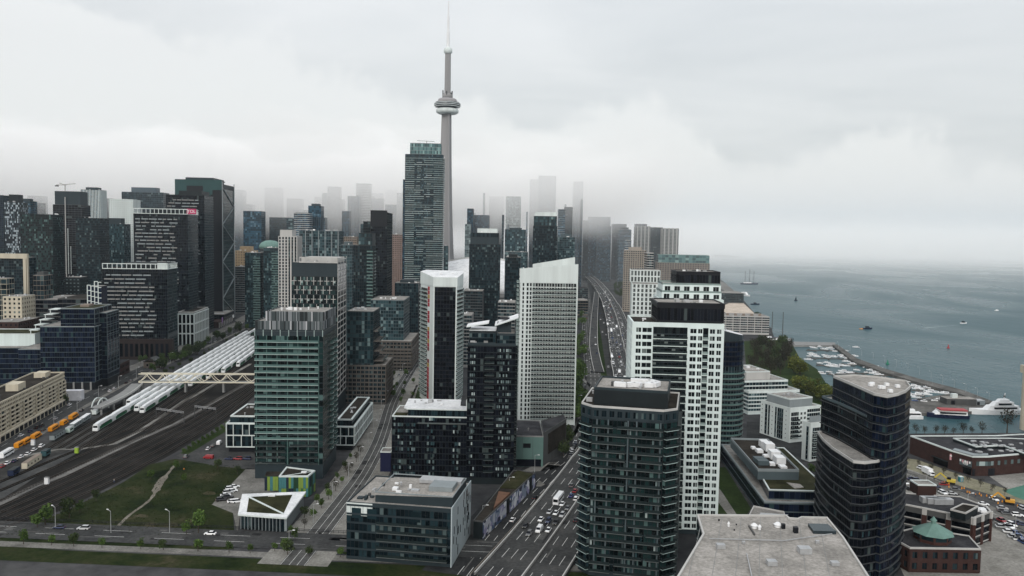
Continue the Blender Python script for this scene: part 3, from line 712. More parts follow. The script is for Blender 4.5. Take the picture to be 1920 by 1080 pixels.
# ======== dark tower with white cross frames ========
b = Bld('tall dark tower with white cross-shaped window frames and a white lattice flank', 547, 633, 649, 493, 520, 3, name='apartment_tower')
H = b.H; E = b.vol('tower_body', b.rect(), 0, H, char2, gravel_roof)
curtain(b, E[0], 3, H-9, 2.95, 1.5, g_green, None, .7, mull=black_m, mw=.2)
nf, h = fl(3, H-9, 5.9); nb = 7
for i in range(nf):
    for j in range(nb):
        x = (j+.5+(.5 if i % 2 else 0)*.9)*b.W/nb-.6; z = 3+(i+.5)*h
        if x < 1 or x > b.W-1.5: continue
        k = random.random()
        b.A('white_crosses').fbox(E[0], x-.16, x+.16, z-2.6, z+2.6, 0, .3, conc_lt)
        b.A('white_crosses').fbox(E[0], x-1.6, x-.17, z-.16, z+.16, 0, .28, conc_lt); b.A('white_crosses').fbox(E[0], x+.17, x+1.6, z-.16, z+.16, 0, .28, conc_lt)
        if k < .35: b.A('light_panels').fbox(E[0], x+.2, x+1.3, z-1.3, z-.2, 0, .12, slab_g)
for i in range(int((H-9)/2.95)): b.A('floor_edges').fbox(E[0], 0, b.W, 3+i*2.95-.18, 3+i*2.95+.18, 0, .08, char)
Hf = H+3.6
for e, x0, x1 in ((E[1], 0, b.D), (E[0], b.W*.17, b.W)):
    n = 3 if e is E[1] else max(4, int((x1-x0)/3.1)); w = (x1-x0)/n; pr = .25 if e is E[1] else .7
    zs = [(H-40, 5.6)] if e is E[1] else []
    z0 = 12 if e is E[1] else H-.2
    A_ = b.A('white_lattice')
    for j in range(n+1): A_.fbox(e, max(x0, x0+j*w-.35), min(x1, x0+j*w+.35), z0, Hf, 0, pr, conc_lt)
    k = 0; z = z0
    while z < Hf:
        A_.fbox(e, x0, x1, z, z+.7, 0, pr-.02, conc_lt); z += 4.1 if e is E[1] else Hf-z0-.7 or 9; k += 1
        if e is E[0] and k > 1: break
curtain(b, E[1], 12, H-1, 4.1, 11, g_black, None, .3, gap=.4)
m = MB(); m.box(b.W*.17, b.W-1, 6, b.D-1, H, H+3, conc_lt); m.obj('penthouse', b.root)
roof_units(b, 1, b.W-3, .8, 5, H, 5, [metal, metal_w]); b.done()
# ======== chamfered white tower with red strip ========
b = PB('slim white tower with a dark glass front and a red and yellow strip', AT(813, 535, 556), name='apartment_tower')
def atp(l, y=535): return ccw([((AT(p, y, d)-b.O).x, (AT(p, y, d)-b.O).y) for p, d in l])
P = atp([(789,585),(813,556),(857,556),(868,572),(868,600),(800,612)]); H = AT(813, 537, 556).z
E = b.vol('tower_body', P, 0, H, wht)
P2 = inset(P, -.35); m = MB()
m.prism(P2, H, [H+9 if (q[1] > 6) else H+6.5 for q in P2], wht, white_roof); m.obj('crown', b.root)
for e in E:
    mid = (e[0]+e[2]*e[4]/2, e[1]+e[3]*e[4]/2); nx, ny = e[3], -e[2]
    if ny > .3: continue
    if ny < -.97:
        curtain(b, e, 2, H-.6, 2.9, 2.0, g_black, black_m, .5, .05, black_m, .2, a0=.8, a1=e[4]-.8)
        for a in (0, e[4]-.8): b.A('white_piers').fbox(e, a, a+.8, 0, H, 0, .6, wht)
    elif nx < -.2:
        curtain(b, e, 3, H-2, 2.9, 2.1, g_win, wht, .7, .1, a0=1.5, a1=e[4]*.55)
        balconies(b, e, 5, H-2, 2.9, [(1.0, e[4]*.5)], 1.3, slab_w, rail_w, .9)
        nf, h = fl(3, H-.5, 2.9)
        rc = [plain('red_panel', (.30,.022,.032), .5, .1)]*5+[plain('yellow_panel', (.34,.23,.045), .5, .1), plain('maroon_panel', (.16,.02,.025), .5, .1)]
        for i in range(nf):
            c = random.choice(rc); me = cached(('red', c.name), lambda: (lambda q: (q.fbox(E0, 0, 3.6, 0, h-.35, 0, .35, c), q.mesh('colour_panel'))[1])(MB()))
            if random.random() > .12: b.inst('colour_panel', me, e, e[4]*.6, 3+i*h)
    else:
        curtain(b, e, 3, H-2, 2.9, 1.8, g_win, wht, .8, .15)
        balconies(b, e, 5, H-2, 2.9, [(.3, e[4]-.3)], 1.0, slab_w, rail_w, .85)
for _ in range(5):
    q = random.choice(P); link(unit_mesh(2.0, 1.4, 1.3, metal_w, metal), 'roof_unit', b.root).location = (q[0]*.5+3, q[1]*.4+12, H+7.5)
b.done()
# ======== white balcony tower with slanted parapet ========
b = Bld('broad white tower with rows of balconies and a roof parapet slanting up', 970, 976, 1083, 506, 505, 1, 24, name='apartment_tower', side='L')
H = b.H; E = b.vol('tower_body', b.rect(), 0, H-.01, wht, gravel_roof)
m = MB(); m.prism(b.rect(-.35, b.W+.35, -.35, .35), H-8, [H+.8, H+4.2, H+4.2, H+.8], wht); m.obj('front_parapet', b.root)
m = MB(); m.prism(b.rect(b.W*.22, b.W*.97, 7, 8), H-2, [H+3.5, H+8.4, H+8.4, H+3.5], wht); m.obj('roof_fin', b.root)
m = MB(); m.prism(b.rect(b.W*.5, b.W*.97, 8.1, 18), H-2, [H+3, H+6.4, H+6.4, H+3], wht, white_roof); m.obj('penthouse', b.root)
x1 = b.W*.205
punched(b, E[0], 3, H-8, 2.78, x1/4, 1.3, 2.0, .5, g_win, wht, a0=0, a1=x1, parts=False, cols=[(x1*.2,1.1),(x1*.55,1.3),(x1*.82,1.2)], split=1)
curtain(b, E[0], 3, H-8, 2.78, 1.75, g_win, None, .7, mull=wht, mw=.28, a0=x1+.4, a1=b.W-.5)
balconies(b, E[0], 4, H-10, 2.78, [(x1+.4, b.W-.5)], 1.5, slab_w, plain('grey_guard', (.03,.04,.041), .2, .2, .2), .7, .34)
b.A('end_pier').fbox(E[0], b.W-.5, b.W+.3, 0, H-8, 0, 1.6, wht)
for k in range(1, 8): b.A('balcony_dividers').fbox(E[0], x1+.4+k*(b.W-x1)/8, x1+.6+k*(b.W-x1)/8, 4, H-9, 0, 1.3, conc)
curtain(b, E[3], 3, H-4, 2.78, 2.2, g_win, wht, .9, .1); balconies(b, E[3], 5, H-6, 2.78, [(1, b.D*.6)], 1.8, slab_w, rail_w, .8)
roof_units(b, 2, b.W*.5, 2, 8, H, 9, [metal, metal_w, conc_dk]); b.done()
# ======== dark glass tower with tilted white roofs ========
b = Bld('slender dark glass tower with tilted white roof planes', 877, 967, 978, 648, 381, 0, 26, name='apartment_tower', side='R')
H = b.H; E = b.vol('tower_body', b.rect(), 0, H, char, gravel_roof, char2, 1.0)
E2 = b.vol('upper_block', b.rect(b.W*.6, b.W-.2, .2, b.D-.3), H, H+5, char, pale_roof, char2, .8)
E3 = b.vol('rear_block', b.rect(.3, b.W*.58, 7, b.D-.4), H, H+6, char, white_roof)
for e in (E[0], E[1]): curtain(b, e, 3, H-.5, 3.0, 1.5, g_black, char, .5, .06, black_m, .12)
for e in (E2[0], E2[1], E3[0]): curtain(b, e, H+.3, H+4.9, 3.0, 1.5, g_dark, char2, .4, .05, pre='upper_')
for k, (a0, a1) in enumerate(((b.W*.05, b.W*.2), (b.W*.62, b.W*.78), (b.W*.8, b.W*.95))):
    nf, h = fl(3, H-1, 3.0)
    for i in range(nf):
        n = int((a1-a0)/.9)
        for j in range(n):
            if random.random() < .62: b.A('pale_blinds').fquad(E[0], a0+j*.9+.1, a0+j*.9+.75, 3+i*h+.9, 3+i*h+2.3, .07, g_pale)
balconies(b, E[0], 6, H-3, 3.0, [(b.W*.36, b.W*.56)], 1.2, slab_d, rail_d, .95, .2); balconies(b, E[1], 6, H-1, 3.0, [(2, b.D*.35), (b.D*.5, b.D*.8)], 1.2, slab_d, rail_d, .95, .2)
for nm, r, zz in (('tilted_roof', b.rect(-1.2, b.W*.42, 8, b.D*.8), (H+7.4, H+9.4)), ('tilted_roof', b.rect(b.W*.55, b.W+1.2, 6, b.D*.95), (H+8.4, H+12.6))):
    m = MB(); m.prism(r, [zz[0], zz[1], zz[1], zz[0]], [zz[0]+.5, zz[1]+.5, zz[1]+.5, zz[0]+.5], wht, white_roof); m.obj(nm, b.root)
m = MB(); m.box(b.W*.6, b.W*.9, 10, 20, H+5, H+9.5, char2); m.obj('penthouse', b.root)
m = MB(); m.box(b.W*.66, b.W*.86, 12, 17, H+11.1, H+11.9, dark_roof); m.obj('skylight', b.root)
roof_units(b, 1, b.W*.5, 1, 6, H, 6, [metal, conc]); b.done()
# ======== dark block with bright white roof ========
b = Bld('wide dark glass block with a bright white stepped roof', 735, 909, 915, 784, 387, -1, 24, name='apartment_block', side='R')
H = b.H; E = b.vol('body', b.rect(), 0, H, char, gravel_roof, wht, .3, .5)
E2 = b.vol('upper_storey', b.rect(b.W*.17, b.W-.3, .8, b.D-2), H, H+3.4, char, dark_roof)
m = MB(); m.prism([(b.W*.12,2.5),(b.W*.16,.2),(b.W+.2,.2),(b.W+.2,5.5),(b.W*.72,9),(b.W*.7,b.D),(b.W*.1,b.D)], H+3.4, H+3.9, wht, white_roof); m.obj('white_roof', b.root)
for i in (0, 1, 3): curtain(b, E[i], 1, H-.5, 3.05, 1.45, g_black, char, .5, .05, black_m, .12)
curtain(b, E2[0], H+.2, H+3.3, 3.2, 1.45, g_dark, char2, .4, .05, char2, .14, pre='upper_')
for i in range(10):
    for (a0, a1) in ((.02, .13), (.15, .27), (.38, .48), (.66, .75), (.86, .95)):
        for j in range(int((a1-a0)*b.W/.95)):
            if random.random() < .55: b.A('pale_blinds').fquad(E[0], a0*b.W+j*.95, a0*b.W+j*.95+.8, 1+i*3.05+.8, 1+i*3.05+2.4, .06, g_teal if random.random() < .6 else g_pale)
b.A('ledge').fbox(E[0], b.W*.28, b.W*.85, H-3.2, H-2.8, 0, 1.2, slab_d)
balconies(b, E[0], 4, H-4, 3.05, [(b.W*.83, b.W*.985)], 1.3, slab_d, rail_d, .95, .22)
m = MB(); m.box(b.W*.02, b.W*.15, 1, 7, H, H+.35, sedum); m.obj('planted_terrace', b.root)
m = MB(); m.box(b.W*.78, b.W*.97, 10, 15, H+3, H+6.2, wht); m.obj('stair_head', b.root)
m = MB(); m.box(b.W*.81, b.W*.94, 11, 14, H+6.2, H+6.5, dark_roof); m.obj('skylight', b.root)
roof_units(b, b.W*.2, b.W*.65, 3, b.D-4, H+3.9, 7, [metal, metal_w]); b.done()
# navy stair block beside it
b = Bld('plain windowless navy slab block beside the boulevard', 713, 733, 742, 848, 398, 0, 8, name='stair_block', side='R')
b.vol('body', b.rect(), 0, b.H, plain('navy_cladding', (.008,.011,.04), .5, .15, .2), gravel_roof, wht, .3); b.done()
# ======== grey penthouse building at the bottom ========
b = Bld('dark grey stepped building with rooftop terraces and a white speckled flank', 650, 846, 889, 957, 283, -9, None, name='apartment_block', side='R'); b.D = min(b.D, 33)
H = b.H; E = b.vol('body', b.rect(), 0, H, char2, pale_roof, char2, .5)
up = b.rect(b.W*.25, b.W-.2, 3.2, b.D*.8)
E2 = b.vol('upper_storey', up, H, [H+2.6, H+3.6, H+3.2, H+2.4], char2, pale_roof, grey_lt, .35, .3)
curtain(b, E[0], 1, H-.6, 3.1, 1.6, g_dark, char2, .7, .25, char, .16)
for k in (b.W*.05, b.W*.2, b.W*.62): b.A('pale_glazing').fbox(E[0], k, k+3.6, H-5.4, H-1.6, 0, .12, g_teal)
balconies(b, E[0], 2, H-4, 3.1, [(b.W*.3, b.W*.97)], 1.4, slab_d, rail_d, 1.0, .25)
f = E[1]; b.A('white_flank').fbox(f, -.2, f[4]+.2, 0, H+.9, 0, .35, plain('pale_blue_cladding', (.42,.48,.50), .5, .12, .15, streak=True))
for k in range(34):
    a = random.uniform(.6, f[4]-1.2); z = random.uniform(1, H-2)
    b.inst('slot_window', cached('slot', lambda: (lambda q: (q.fbox(E0, 0, .8, 0, 2.9, 0, .06, g_black), q.mesh('slot_window'))[1])(MB())), f, a, z, .35)
m = MB(); m.box(-.1, b.W*.25, -.1, .4, H-4.5, H+.3, wht); m.obj('white_corner', b.root)
m = MB(); m.box(b.W*.72, b.W*.95, b.D*.3, b.D*.55, H+3, H+5, grey_lt); m.obj('plant_screen', b.root)
m = MB(); m.box(b.W*.56, b.W*.98, b.D*.58, b.D*.75, H+3.1, H+4.4, metal); m.obj('skylight_ridge', b.root)
roof_units(b, b.W*.3, b.W*.7, 5, b.D*.7, H+2.9, 9, [metal_w, metal_w, metal], 3); roof_units(b, 1, b.W*.2, 2, b.D*.8, H, 7, [conc_dk, char2, metal]); b.done()
# ======== black-grey balcony tower, bottom centre-right ========
b = Bld('near charcoal tower with wrapping balconies and a white pipe on its roof', 1087, 1270, 1298, 773, 272, -13, None, name='apartment_tower', side='R')
H = b.H; b.D = min(max(b.D, 24), 34); c = 4.5
P = [(c,0),(b.W-c,0),(b.W,c),(b.W,b.D),(0,b.D),(0,c)]
E = b.vol('tower_body', P, 0, H, char2, brown_roof, conc_lt, .5, .5)
x0, x1, y0, y1 = b.W*.13, b.W*.9, 4.2, b.D-6
E2 = b.vol('penthouse', b.rect(x0, x1, y0, y1), H, H+5.6, char, pale_roof, char2, .7)
nf, h = fl(2, H-4.2, 2.95)
for i, e in enumerate(E):
    if i in (3, 4): continue
    curtain(b, e, 2, H-4.2, 2.95, 1.5, g_green if i < 2 else g_dark, None, .6, mull=black_m, mw=.18)
    punched(b, e, H-4, H-.2, 3.6, 2.9, 1.7, 2.2, .7, g_dark, char2, split=2)
L_ = E[0][4]
for k in range(nf):
    z = 2+k*h; segs = random.choice([[(.2, L_*.48), (L_*.55, L_-.2)], [(.2, L_-.2)], [(L_*.12, L_*.75), (L_*.8, L_-.2)], [(.2, L_*.3), (L_*.36, L_-.2)]])
    for (a0, a1) in segs:
        ms, mr = balc_mesh(round(a1-a0, 1), 1.5, .24, slab_d, rail_d, .95, True)
        o = b.inst('balcony', ms, E[0], a0, z); b.sub('railing', mr, o)
    for e in (E[1], E[2], E[5]):
        ms, mr = balc_mesh(round(e[4]-.6, 1), 1.3, .24, slab_g if e is not E[2] else slab_d, rail_d, .95, True)
        o = b.inst('balcony', ms, e, .3, z); b.sub('railing', mr, o)
    for j in range(int(L_/1.6)):
        if random.random() < .2: b.A('curtained_panes').fquad(E[0], j*1.6+.2, j*1.6+.9, z+.5, z+2.4, .08, g_pale if random.random() < .4 else g_teal)
for j in (.06, .22, .5, .62, .95): b.A('pilasters').fbox(E[0], L_*j, L_*j+.5, 2, H-4.2, 0, .5, grey_pan)
pipe = MB(); pz = H+6.6
for p, q in (((.25,.28),(.42,.26)),((.42,.26),(.52,.34)),((.52,.34),(.62,.30)),((.66,.34),(.78,.36)),((.78,.36),(.84,.52)),((.84,.52),(.72,.66)),((.72,.66),(.45,.64))):
    pipe.bar((x0+(x1-x0)*p[0], y0+(y1-y0)*p[1], pz), (x0+(x1-x0)*q[0], y0+(y1-y0)*q[1], pz), 2.2, metal_w, 1.6)
pipe.obj('duct_run', b.root, 'stuff')
roof_units(b, x0+2, x1-3, y0+1, y1-2, H+5.6, 9, [metal, metal_w, conc_dk], 3); roof_units(b, 1, x0-1, 5, b.D-6, H, 3, [metal])
b.done()
# ======== white towers with black glass penthouses ========
def white_tower(label, xL, xC, xR, yT, d, th, dep, ph, parts, pent):
    b = Bld(label, xL, xC, xR, yT, d, th, dep, name='apartment_tower', side='L'); H = b.H; W_ = b.W
    E = b.vol('tower_body', b.rect(), 0, H, char2, brown_roof)
    q = MB(); q.ring(b.rect(-.3, W_+.3, -.3, b.D+.3), .7, H-1.2, H+.6, wht_teal); q.obj('parapet', b.root)
    bal0, bal1 = W_*.225, W_*.605; nb0, nb1 = W_*.775, W_*.835
    cols = [(W_*.035, W_*.058), (W_*.105, W_*.105), (W_*.635, W_*.07), (W_*.72, W_*.05), (W_*.85, W_*.058), (W_*.928, W_*.05)]
    fh = 2.85; b.nwin = 0
    def part_cols(a, c): return [q for q in cols if q[0] >= a-.01 and q[0]+q[1] <= c+.01]
    for a, c in ((0, bal0), (bal1, nb0), (nb1, W_)):
        punched(b, E[0], 2, H-1.2, fh, 3, 2, 1.95, .5, g_win, wht_teal, parts=parts, a0=a, a1=c, cols=part_cols(a, c), limit=300, split=2, proud=.35, fr=wht_teal)
    for a, c in ((bal0, bal1), (nb0, nb1)):
        curtain(b, E[0], 2, H-1.2, fh, 1.5, g_win, None, .5, mull=black_m, mw=.15, a0=a, a1=c)
        balconies(b, E[0], 2.1, H-3.2, fh, [(a, c)], 1.1, slab_w, rail_w if c-a < 6 else rail_d, .9, .32)
    punched(b, E[3], 2, H-1.2, fh, 4.2, 2.4, 1.95, .5, g_win, wht_teal, parts=parts, limit=300, proud=.35)
    punched(b, E[1], 2, H-1.2, fh, 4.2, 2.4, 1.95, .5, g_win, wht_teal, proud=.35)
    px0, px1, py0, py1 = W_*pent[0], W_+.25, pent[1], b.D*.9
    E2 = b.vol('penthouse', b.rect(px0, px1, py0, py1), H+.02, H+ph, black_m, pale_roof, black_m, .5)
    for i in (0, 3): curtain(b, E2[i], H+1.3, H+ph-1.6, 4.4, 1.3, g_black, black_m, .5, .1, black_m, .1, pre='penthouse_')
    b.A('black_fascia').fbox(E2[0], -.2, px1-px0+.2, H+ph-1.6, H+ph+.2, 0, .3, black_m); b.A('black_fascia').fbox(E2[3], 0, E2[3][4], H+ph-1.6, H+ph+.2, 0, .3, black_m)
    roof_units(b, px0+2, px1-4, py0+2, py1-3, H+ph, 8, [conc, metal_w, metal]); roof_units(b, 1, px0-2, 3, b.D-5, H, 2, [metal_w])
    return b
b = white_tower('nearer of two pale tiled towers with black glass penthouses, many square windows', 1178, 1187, 1357, 606, 322, -4, 27, 8.2, True, (.27, 1.2)); b.done()
b = white_tower('farther, stepped one of two pale towers with black glass penthouses, behind its twin', 1224, 1238, 1356, 562, 425, -4, 30, 1.0, False, (.9, 5)); H = b.H
for k, (a, dz, dy) in enumerate(((.03, 4, 3), (.05, 8, 5))):
    E = b.vol('terrace_storey', b.rect(b.W*a, b.W-.5, dy, b.D-1), H+.05+(dz-4), H+dz, wht_teal, pale_roof, rail_w, .9, .15)
    punched(b, E[0], H+.3+dz-4, H+dz-.1, 3.6, 5, 3, 2.4, .4, g_win, wht_teal)
E = b.vol('black_penthouse', b.rect(b.W*.27, b.W-.6, 7, b.D-2), H+8, H+14.6, black_m, pale_roof, black_m, .6)
for i in (0, 3): curtain(b, E[i], H+8.9, H+13.4, 3.2, 1.6, g_black, black_m, .4, .1, black_m, .12, pre='black_')
roof_units(b, b.W*.35, b.W-5, 9, b.D-5, H+14.6, 8, [conc, metal_w, metal]); b.done()
# ======== dark round-cornered tower behind ========
b = PB('dark round tower with a sloping white roof, right of the pale towers', AT(1368, 640, 440), name='apartment_tower')
P = ccw([(11*math.cos(a), 12+12*math.sin(a)) for a in [2*math.pi*k/20 for k in range(20)]]); H = AT(1370, 640, 440).z
E = b.vol('tower_body', P, 0, H, char2, char2)
m = MB(); m.prism(inset(P, .6), H, [H+2.5+5*(1-(q[0]+11)/22) for q in P], char2, white_roof); m.obj('sloped_crown', b.root)
for e in E:
    if e[2] > -.5: curtain(b, e, 2, H-14, 2.9, 1.7, g_dark, None, .6, mull=grey_pan, mw=.2); curtain(b, e, H-14, H-.5, 2.9, 1.7, g_navy, black_m, .8, .1, pre='top_')
for i in range(int((H-16)/2.9)): b.A('balcony_rings').ring(inset(P, -1.1), 1.05, 2+i*2.9, 2.3+i*2.9, slab_d); b.A('ring_guards').ring(inset(P, -1.1), .06, 2.3+i*2.9, 3.2+i*2.9, rail_g)
roof_units(b, -4, 4, 8, 16, H+5, 3, [metal]); b.done()
# ======== dark curved tower at lower right ========
b = PB('dark navy curved tower in stepped tiers, wavy pale floor lines', G(1600, 790, 58), name='apartment_tower')
def loc(pix, z): return [((G(p[0], p[1], z)-b.O).x, (G(p[0], p[1], z)-b.O).y) for p in pix]
top = loc([(1562,707),(1600,723),(1638,740),(1664,745),(1684,741),(1699,735),(1708,727),(1700,716),(1640,708),(1602,705)], 67)
mid = loc([(1541,745),(1575,758),(1610,774),(1636,787),(1655,786),(1690,772),(1695,765),(1690,748),(1620,738)], 58)
low = loc([(1533,812),(1543,826),(1560,841),(1580,854),(1600,867),(1622,869),(1646,866),(1668,858),(1690,846),(1688,826),(1620,796)], 44)
tiers = []
for nm, pl, z0, z1, rf in (('lower_tier', low, 0, 44, gravel_roof), ('middle_tier', inset(ccw(mid), .05), 0, 58, gravel_roof), ('upper_tier', inset(ccw(top), .1), 0, 67, pale_roof)):
    pl = ccw(pl); E = b.vol(nm, pl, z0, z1, g_black if False else char, rf, conc_lt if z1 != 58 else grey_pan, .7, .35); tiers.append((pl, E, z1))
for (pl, E, z1), zs in zip(tiers, (2, 2, 2)):
    for e in E:
        if e[2] > -.35 and e[4] > .5: curtain(b, e, zs, z1-.4, 3.05, 1.4, g_navy if z1 > 60 else g_black, None, .5, mull=black_m, mw=.12)
    z = zs
    while z < z1-1:
        o_ = MB(); o_.ring(inset(pl, -.5), .55, z-.14, z+.08, plain('floor_edge_grey', (.05,.054,.058), .7, .2, .2)); o_.obj('floor_edge', b.root); z += 3.05
    for e in E:
        if e[2] > -.2:
            for i in range(int((z1-zs)/3.05)):
                for j in range(int(e[4]/1.4)):
                    if random.random() < .13: b.A('curtained_panes').fquad(e, j*1.4+.15, j*1.4+.75, zs+i*3.05+.5, zs+i*3.05+2.4, .07, g_teal)
for _ in range(9):
    q = loc([(random.uniform(1620, 1690), random.uniform(722, 738))], 67)[0]; link(unit_mesh(1.4, 1.4, 1.4, metal_w, metal), 'roof_unit', b.root).location = (q[0], q[1], 66.9)
me = cached('tp', lambda: (lambda q: (q.box(-.25,.25,-.25,.25,0,1.5,metal_w), q.mesh('parasol'))[1])(MB()))
b.done()

# ======== low buildings near the boulevards ========
b = PB('flat grey-green hall with a brown boxy wing beside the white balcony tower', G(971, 818, 16), name='hall')
P = b.pts([(940,818),(1019,819),(1012,790),(950,788)], 16); E = b.vol('body', P, 0, 16, plain('sea_green_panel', (.11,.19,.175), .5, .12, .15), dark_roof, conc, .4)
for e in b.facing(E):
    n = max(2, int(e[4]/5))
    for j in range(1, n): b.A('panel_joints').fbox(e, j*e[4]/n-.06, j*e[4]/n+.06, 4.5, 16, 0, .08, conc_dk)
    b.A('base_glazing').fbox(e, 1, e[4]-1, .2, 4, 0, .08, g_black); b.A('dark_opening').fbox(e, e[4]*.52, e[4]*.7, 10, 12.4, 0, .1, black_m)
Q = b.pts([(1019,815),(1062,788),(1056,780),(1014,792)], 17); E = b.vol('brown_wing', Q, 0, 17.5, conc_dk, dark_roof, conc_dk, .5)
for e in b.facing(E): b.A('mesh_screen').fbox(e, e[4]*.2, e[4]*.95, 5, 16, 0, .4, brown_roof)
roof_units(b, P[0][0]*.5, P[0][0]*.5+14, 8, 18, 16, 6, [metal, conc]); b.done()
# mural wall building
b = PB('long low building with a blue and white abstract mural wall along the boulevard', G(1003, 914, 0), name='mural_building')
def mural_mat():
    m, t, bb, new, lk = _new('mural_paint'); tc = new('ShaderNodeTexCoord'); nz = new('ShaderNodeTexNoise'); nz.inputs['Scale'].default_value = .12; lk(tc.outputs['Object'], nz.inputs['Vector'])
    ad = new('ShaderNodeVectorMath'); ad.operation = 'MULTIPLY_ADD'; lk(nz.outputs['Color'], ad.inputs[0]); ad.inputs[1].default_value = (6,6,6); lk(tc.outputs['Object'], ad.inputs[2])
    v = new('ShaderNodeTexVoronoi'); v.inputs['Scale'].default_value = .42; lk(ad.outputs[0], v.inputs['Vector'])
    sp_ = new('ShaderNodeSeparateColor'); lk(v.outputs['Color'], sp_.inputs[0]); r = new('ShaderNodeValToRGB'); r.color_ramp.interpolation = 'CONSTANT'; lk(sp_.outputs[0], r.inputs[0]); el = r.color_ramp.elements
    for i, (p, c) in enumerate(((0,(.015,.02,.05)),(.25,(.2,.24,.32)),(.45,(.05,.08,.16)),(.6,(.42,.44,.5)),(.75,(.25,.24,.38)),(.88,(.6,.62,.66)))):
        e = el[i] if i < 2 else el.new(p)
        e.position = p; e.color = (*c, 1)
    lk(r.outputs[0], bb.inputs['Base Color']); bb.inputs['Roughness'].default_value = .8; return m
mural = mural_mat()
a0 = (G(905,1012,0)-b.O); dv = Vector((0,0,0))-a0; dv.z = 0; Lm = dv.length; u = dv.normalized(); nrm = Vector((-u.y, u.x, 0))
W1 = [(a0.x, a0.y), (0, 0), (nrm.x*11, nrm.y*11), (a0.x+nrm.x*4, a0.y+nrm.y*4)]
E = b.vol('body', ccw(W1), 0, 7.2, char, brown_roof, conc_dk, .3)
e = (a0.x, a0.y, u.x, u.y, Lm); n = 15
for j in range(n):
    if j in (6, 13): continue
    me = cached(('mural', j), lambda: (lambda q: (q.fbox((a0.x, a0.y, u.x, u.y, Lm), j*Lm/n+.06, (j+1)*Lm/n-.06, .25, 6.9, 0, .15, mural), q.mesh('mural_panel'))[1])(MB())); link(me, 'mural_panel', b.root)
b.A('shutter').fbox(e, 6*Lm/n+.2, 7*Lm/n-.2, .2, 4.2, 0, .06, black_m)
g_ = [(W1[1][0]*.95+W1[0][0]*.05, W1[1][1]*.95+W1[0][1]*.05), (nrm.x*9, nrm.y*9), (a0.x*.4+nrm.x*8, a0.y*.4+nrm.y*8), (a0.x*.38+nrm.x*.8, a0.y*.38+nrm.y*.8)]
m = MB(); m.prism(ccw(g_), 7.2, 7.5, sedum); m.obj('planted_roof', b.root)
m = MB(); m.prism(ccw([(a0.x*.5+nrm.x*.6, a0.y*.5+nrm.y*.6), (a0.x*.5+nrm.x*6, a0.y*.5+nrm.y*6), (a0.x*.8+nrm.x*.7, a0.y*.8+nrm.y*.7)]), 7.2, 8.2, plain('rust_roof', (.13,.07,.045), .9, .25, .3)); m.obj('rust_coloured_roof', b.root)
b.done()
# ======== lakeside condominiums ========
b = Bld('grey and white lakeside block with tall white piers and a grey plant storey', 1426, 1482, 1539, 767, 470, 24, None, name='apartment_block', side='L'); b.D = min(b.D, 60)
H = b.H; E = b.vol('body', b.rect(), 0, H, wht, gravel_roof, wht, .7)
E2 = b.vol('plant_storey', b.rect(2, b.W-4, 3, b.D-3), H, H+5, grey_lt, gravel_roof, wht, .5)
curtain(b, E[0], 2, H-.8, 2.7, 1.7, g_dark, wht, .6, .15, a0=b.W*.55, a1=b.W-.5); balconies(b, E[0], 3, H-5, 2.7, [(b.W*.05, b.W*.28), (b.W*.55, b.W*.95)], 1.5, slab_w, rail_d, .9)
curtain(b, E[0], 2, H-2, 2.7, 1.7, g_black, None, .6, a0=b.W*.03, a1=b.W*.28); punched(b, E[0], 2, H-2, 2.7, 2.4, 1.6, 1.6, .6, g_black, wht, a0=b.W*.3, a1=b.W*.53)
for a0, a1 in ((.16,.24),(.27,.33),(.5,.56),(.58,.78)): curtain(b, E[3], 1, H-1.4, 2.7, 1.6, g_dark, grey_pan, .6, .03, a0=b.D*a0, a1=b.D*a1)
for a0 in (.05, .4, .86):
    for i in range(int(H/2.7)): b.A('small_windows').fbox(E[3], b.D*a0, b.D*a0+.5, 2+i*2.7, 2.6+i*2.7, 0, .05, g_win)
roof_units(b, 4, b.W-8, 6, b.D-8, H+5, 5, [metal]); b.done()
b = Bld('narrow pale lakeside wing with white piers, beside the dark curved tower', 1505, 1520, 1560, 795, 430, 24, None, name='apartment_block', side='L'); H = b.H
E = b.vol('body', b.rect(), 0, H, wht, gravel_roof, wht, .6); b.vol('plant_storey', b.rect(2, b.W-2, 3, b.D-3), H, H+3.5, grey_lt, gravel_roof)
curtain(b, E[3], 1, H-2, 2.7, 1.6, g_dark, grey_pan, .6, .03, a0=b.D*.5, a1=b.D*.8); curtain(b, E[0], 1, H-2, 2.7, 1.6, g_dark, wht, .6, .1, a0=b.W*.1, a1=b.W*.7)
balconies(b, E[0], 3, H-3, 2.7, [(b.W*.1, b.W*.6)], 1.4, slab_w, rail_d); b.done()
b = Bld('terraced cream and green glass condominium with stepped white roof levels', 1396, 1404, 1499, 735, 545, 12, 44, name='apartment_block', side='L'); H = b.H
E = b.vol('body', b.rect(), 0, H, wht_teal, gravel_roof, wht, .8)
E2 = b.vol('set_back_storey', b.rect(-2, b.W*.84, 5, b.D-2), H, H+6.5, wht, gravel_roof, wht, .5); E3 = b.vol('plant_storey', b.rect(3, b.W*.55, 10, b.D-6), H+6.5, H+12, conc_lt, pale_roof, wht, .4)
for i in (0, 3): curtain(b, E[i], 2, H-.6, 2.8, 2.0, g_teal, wht, .9, .25); curtain(b, E2[i], H+.3, H+6, 3, 2.4, g_dark, wht, .8, .2, pre='upper_')
balconies(b, E[0], 3, H-3, 2.8, [(b.W*.3, b.W*.6), (b.W*.66, b.W*.97)], 1.6, slab_w, rail_w); roof_units(b, 5, b.W*.5, 12, b.D-9, H+12, 6, [metal, metal_w]); b.done()
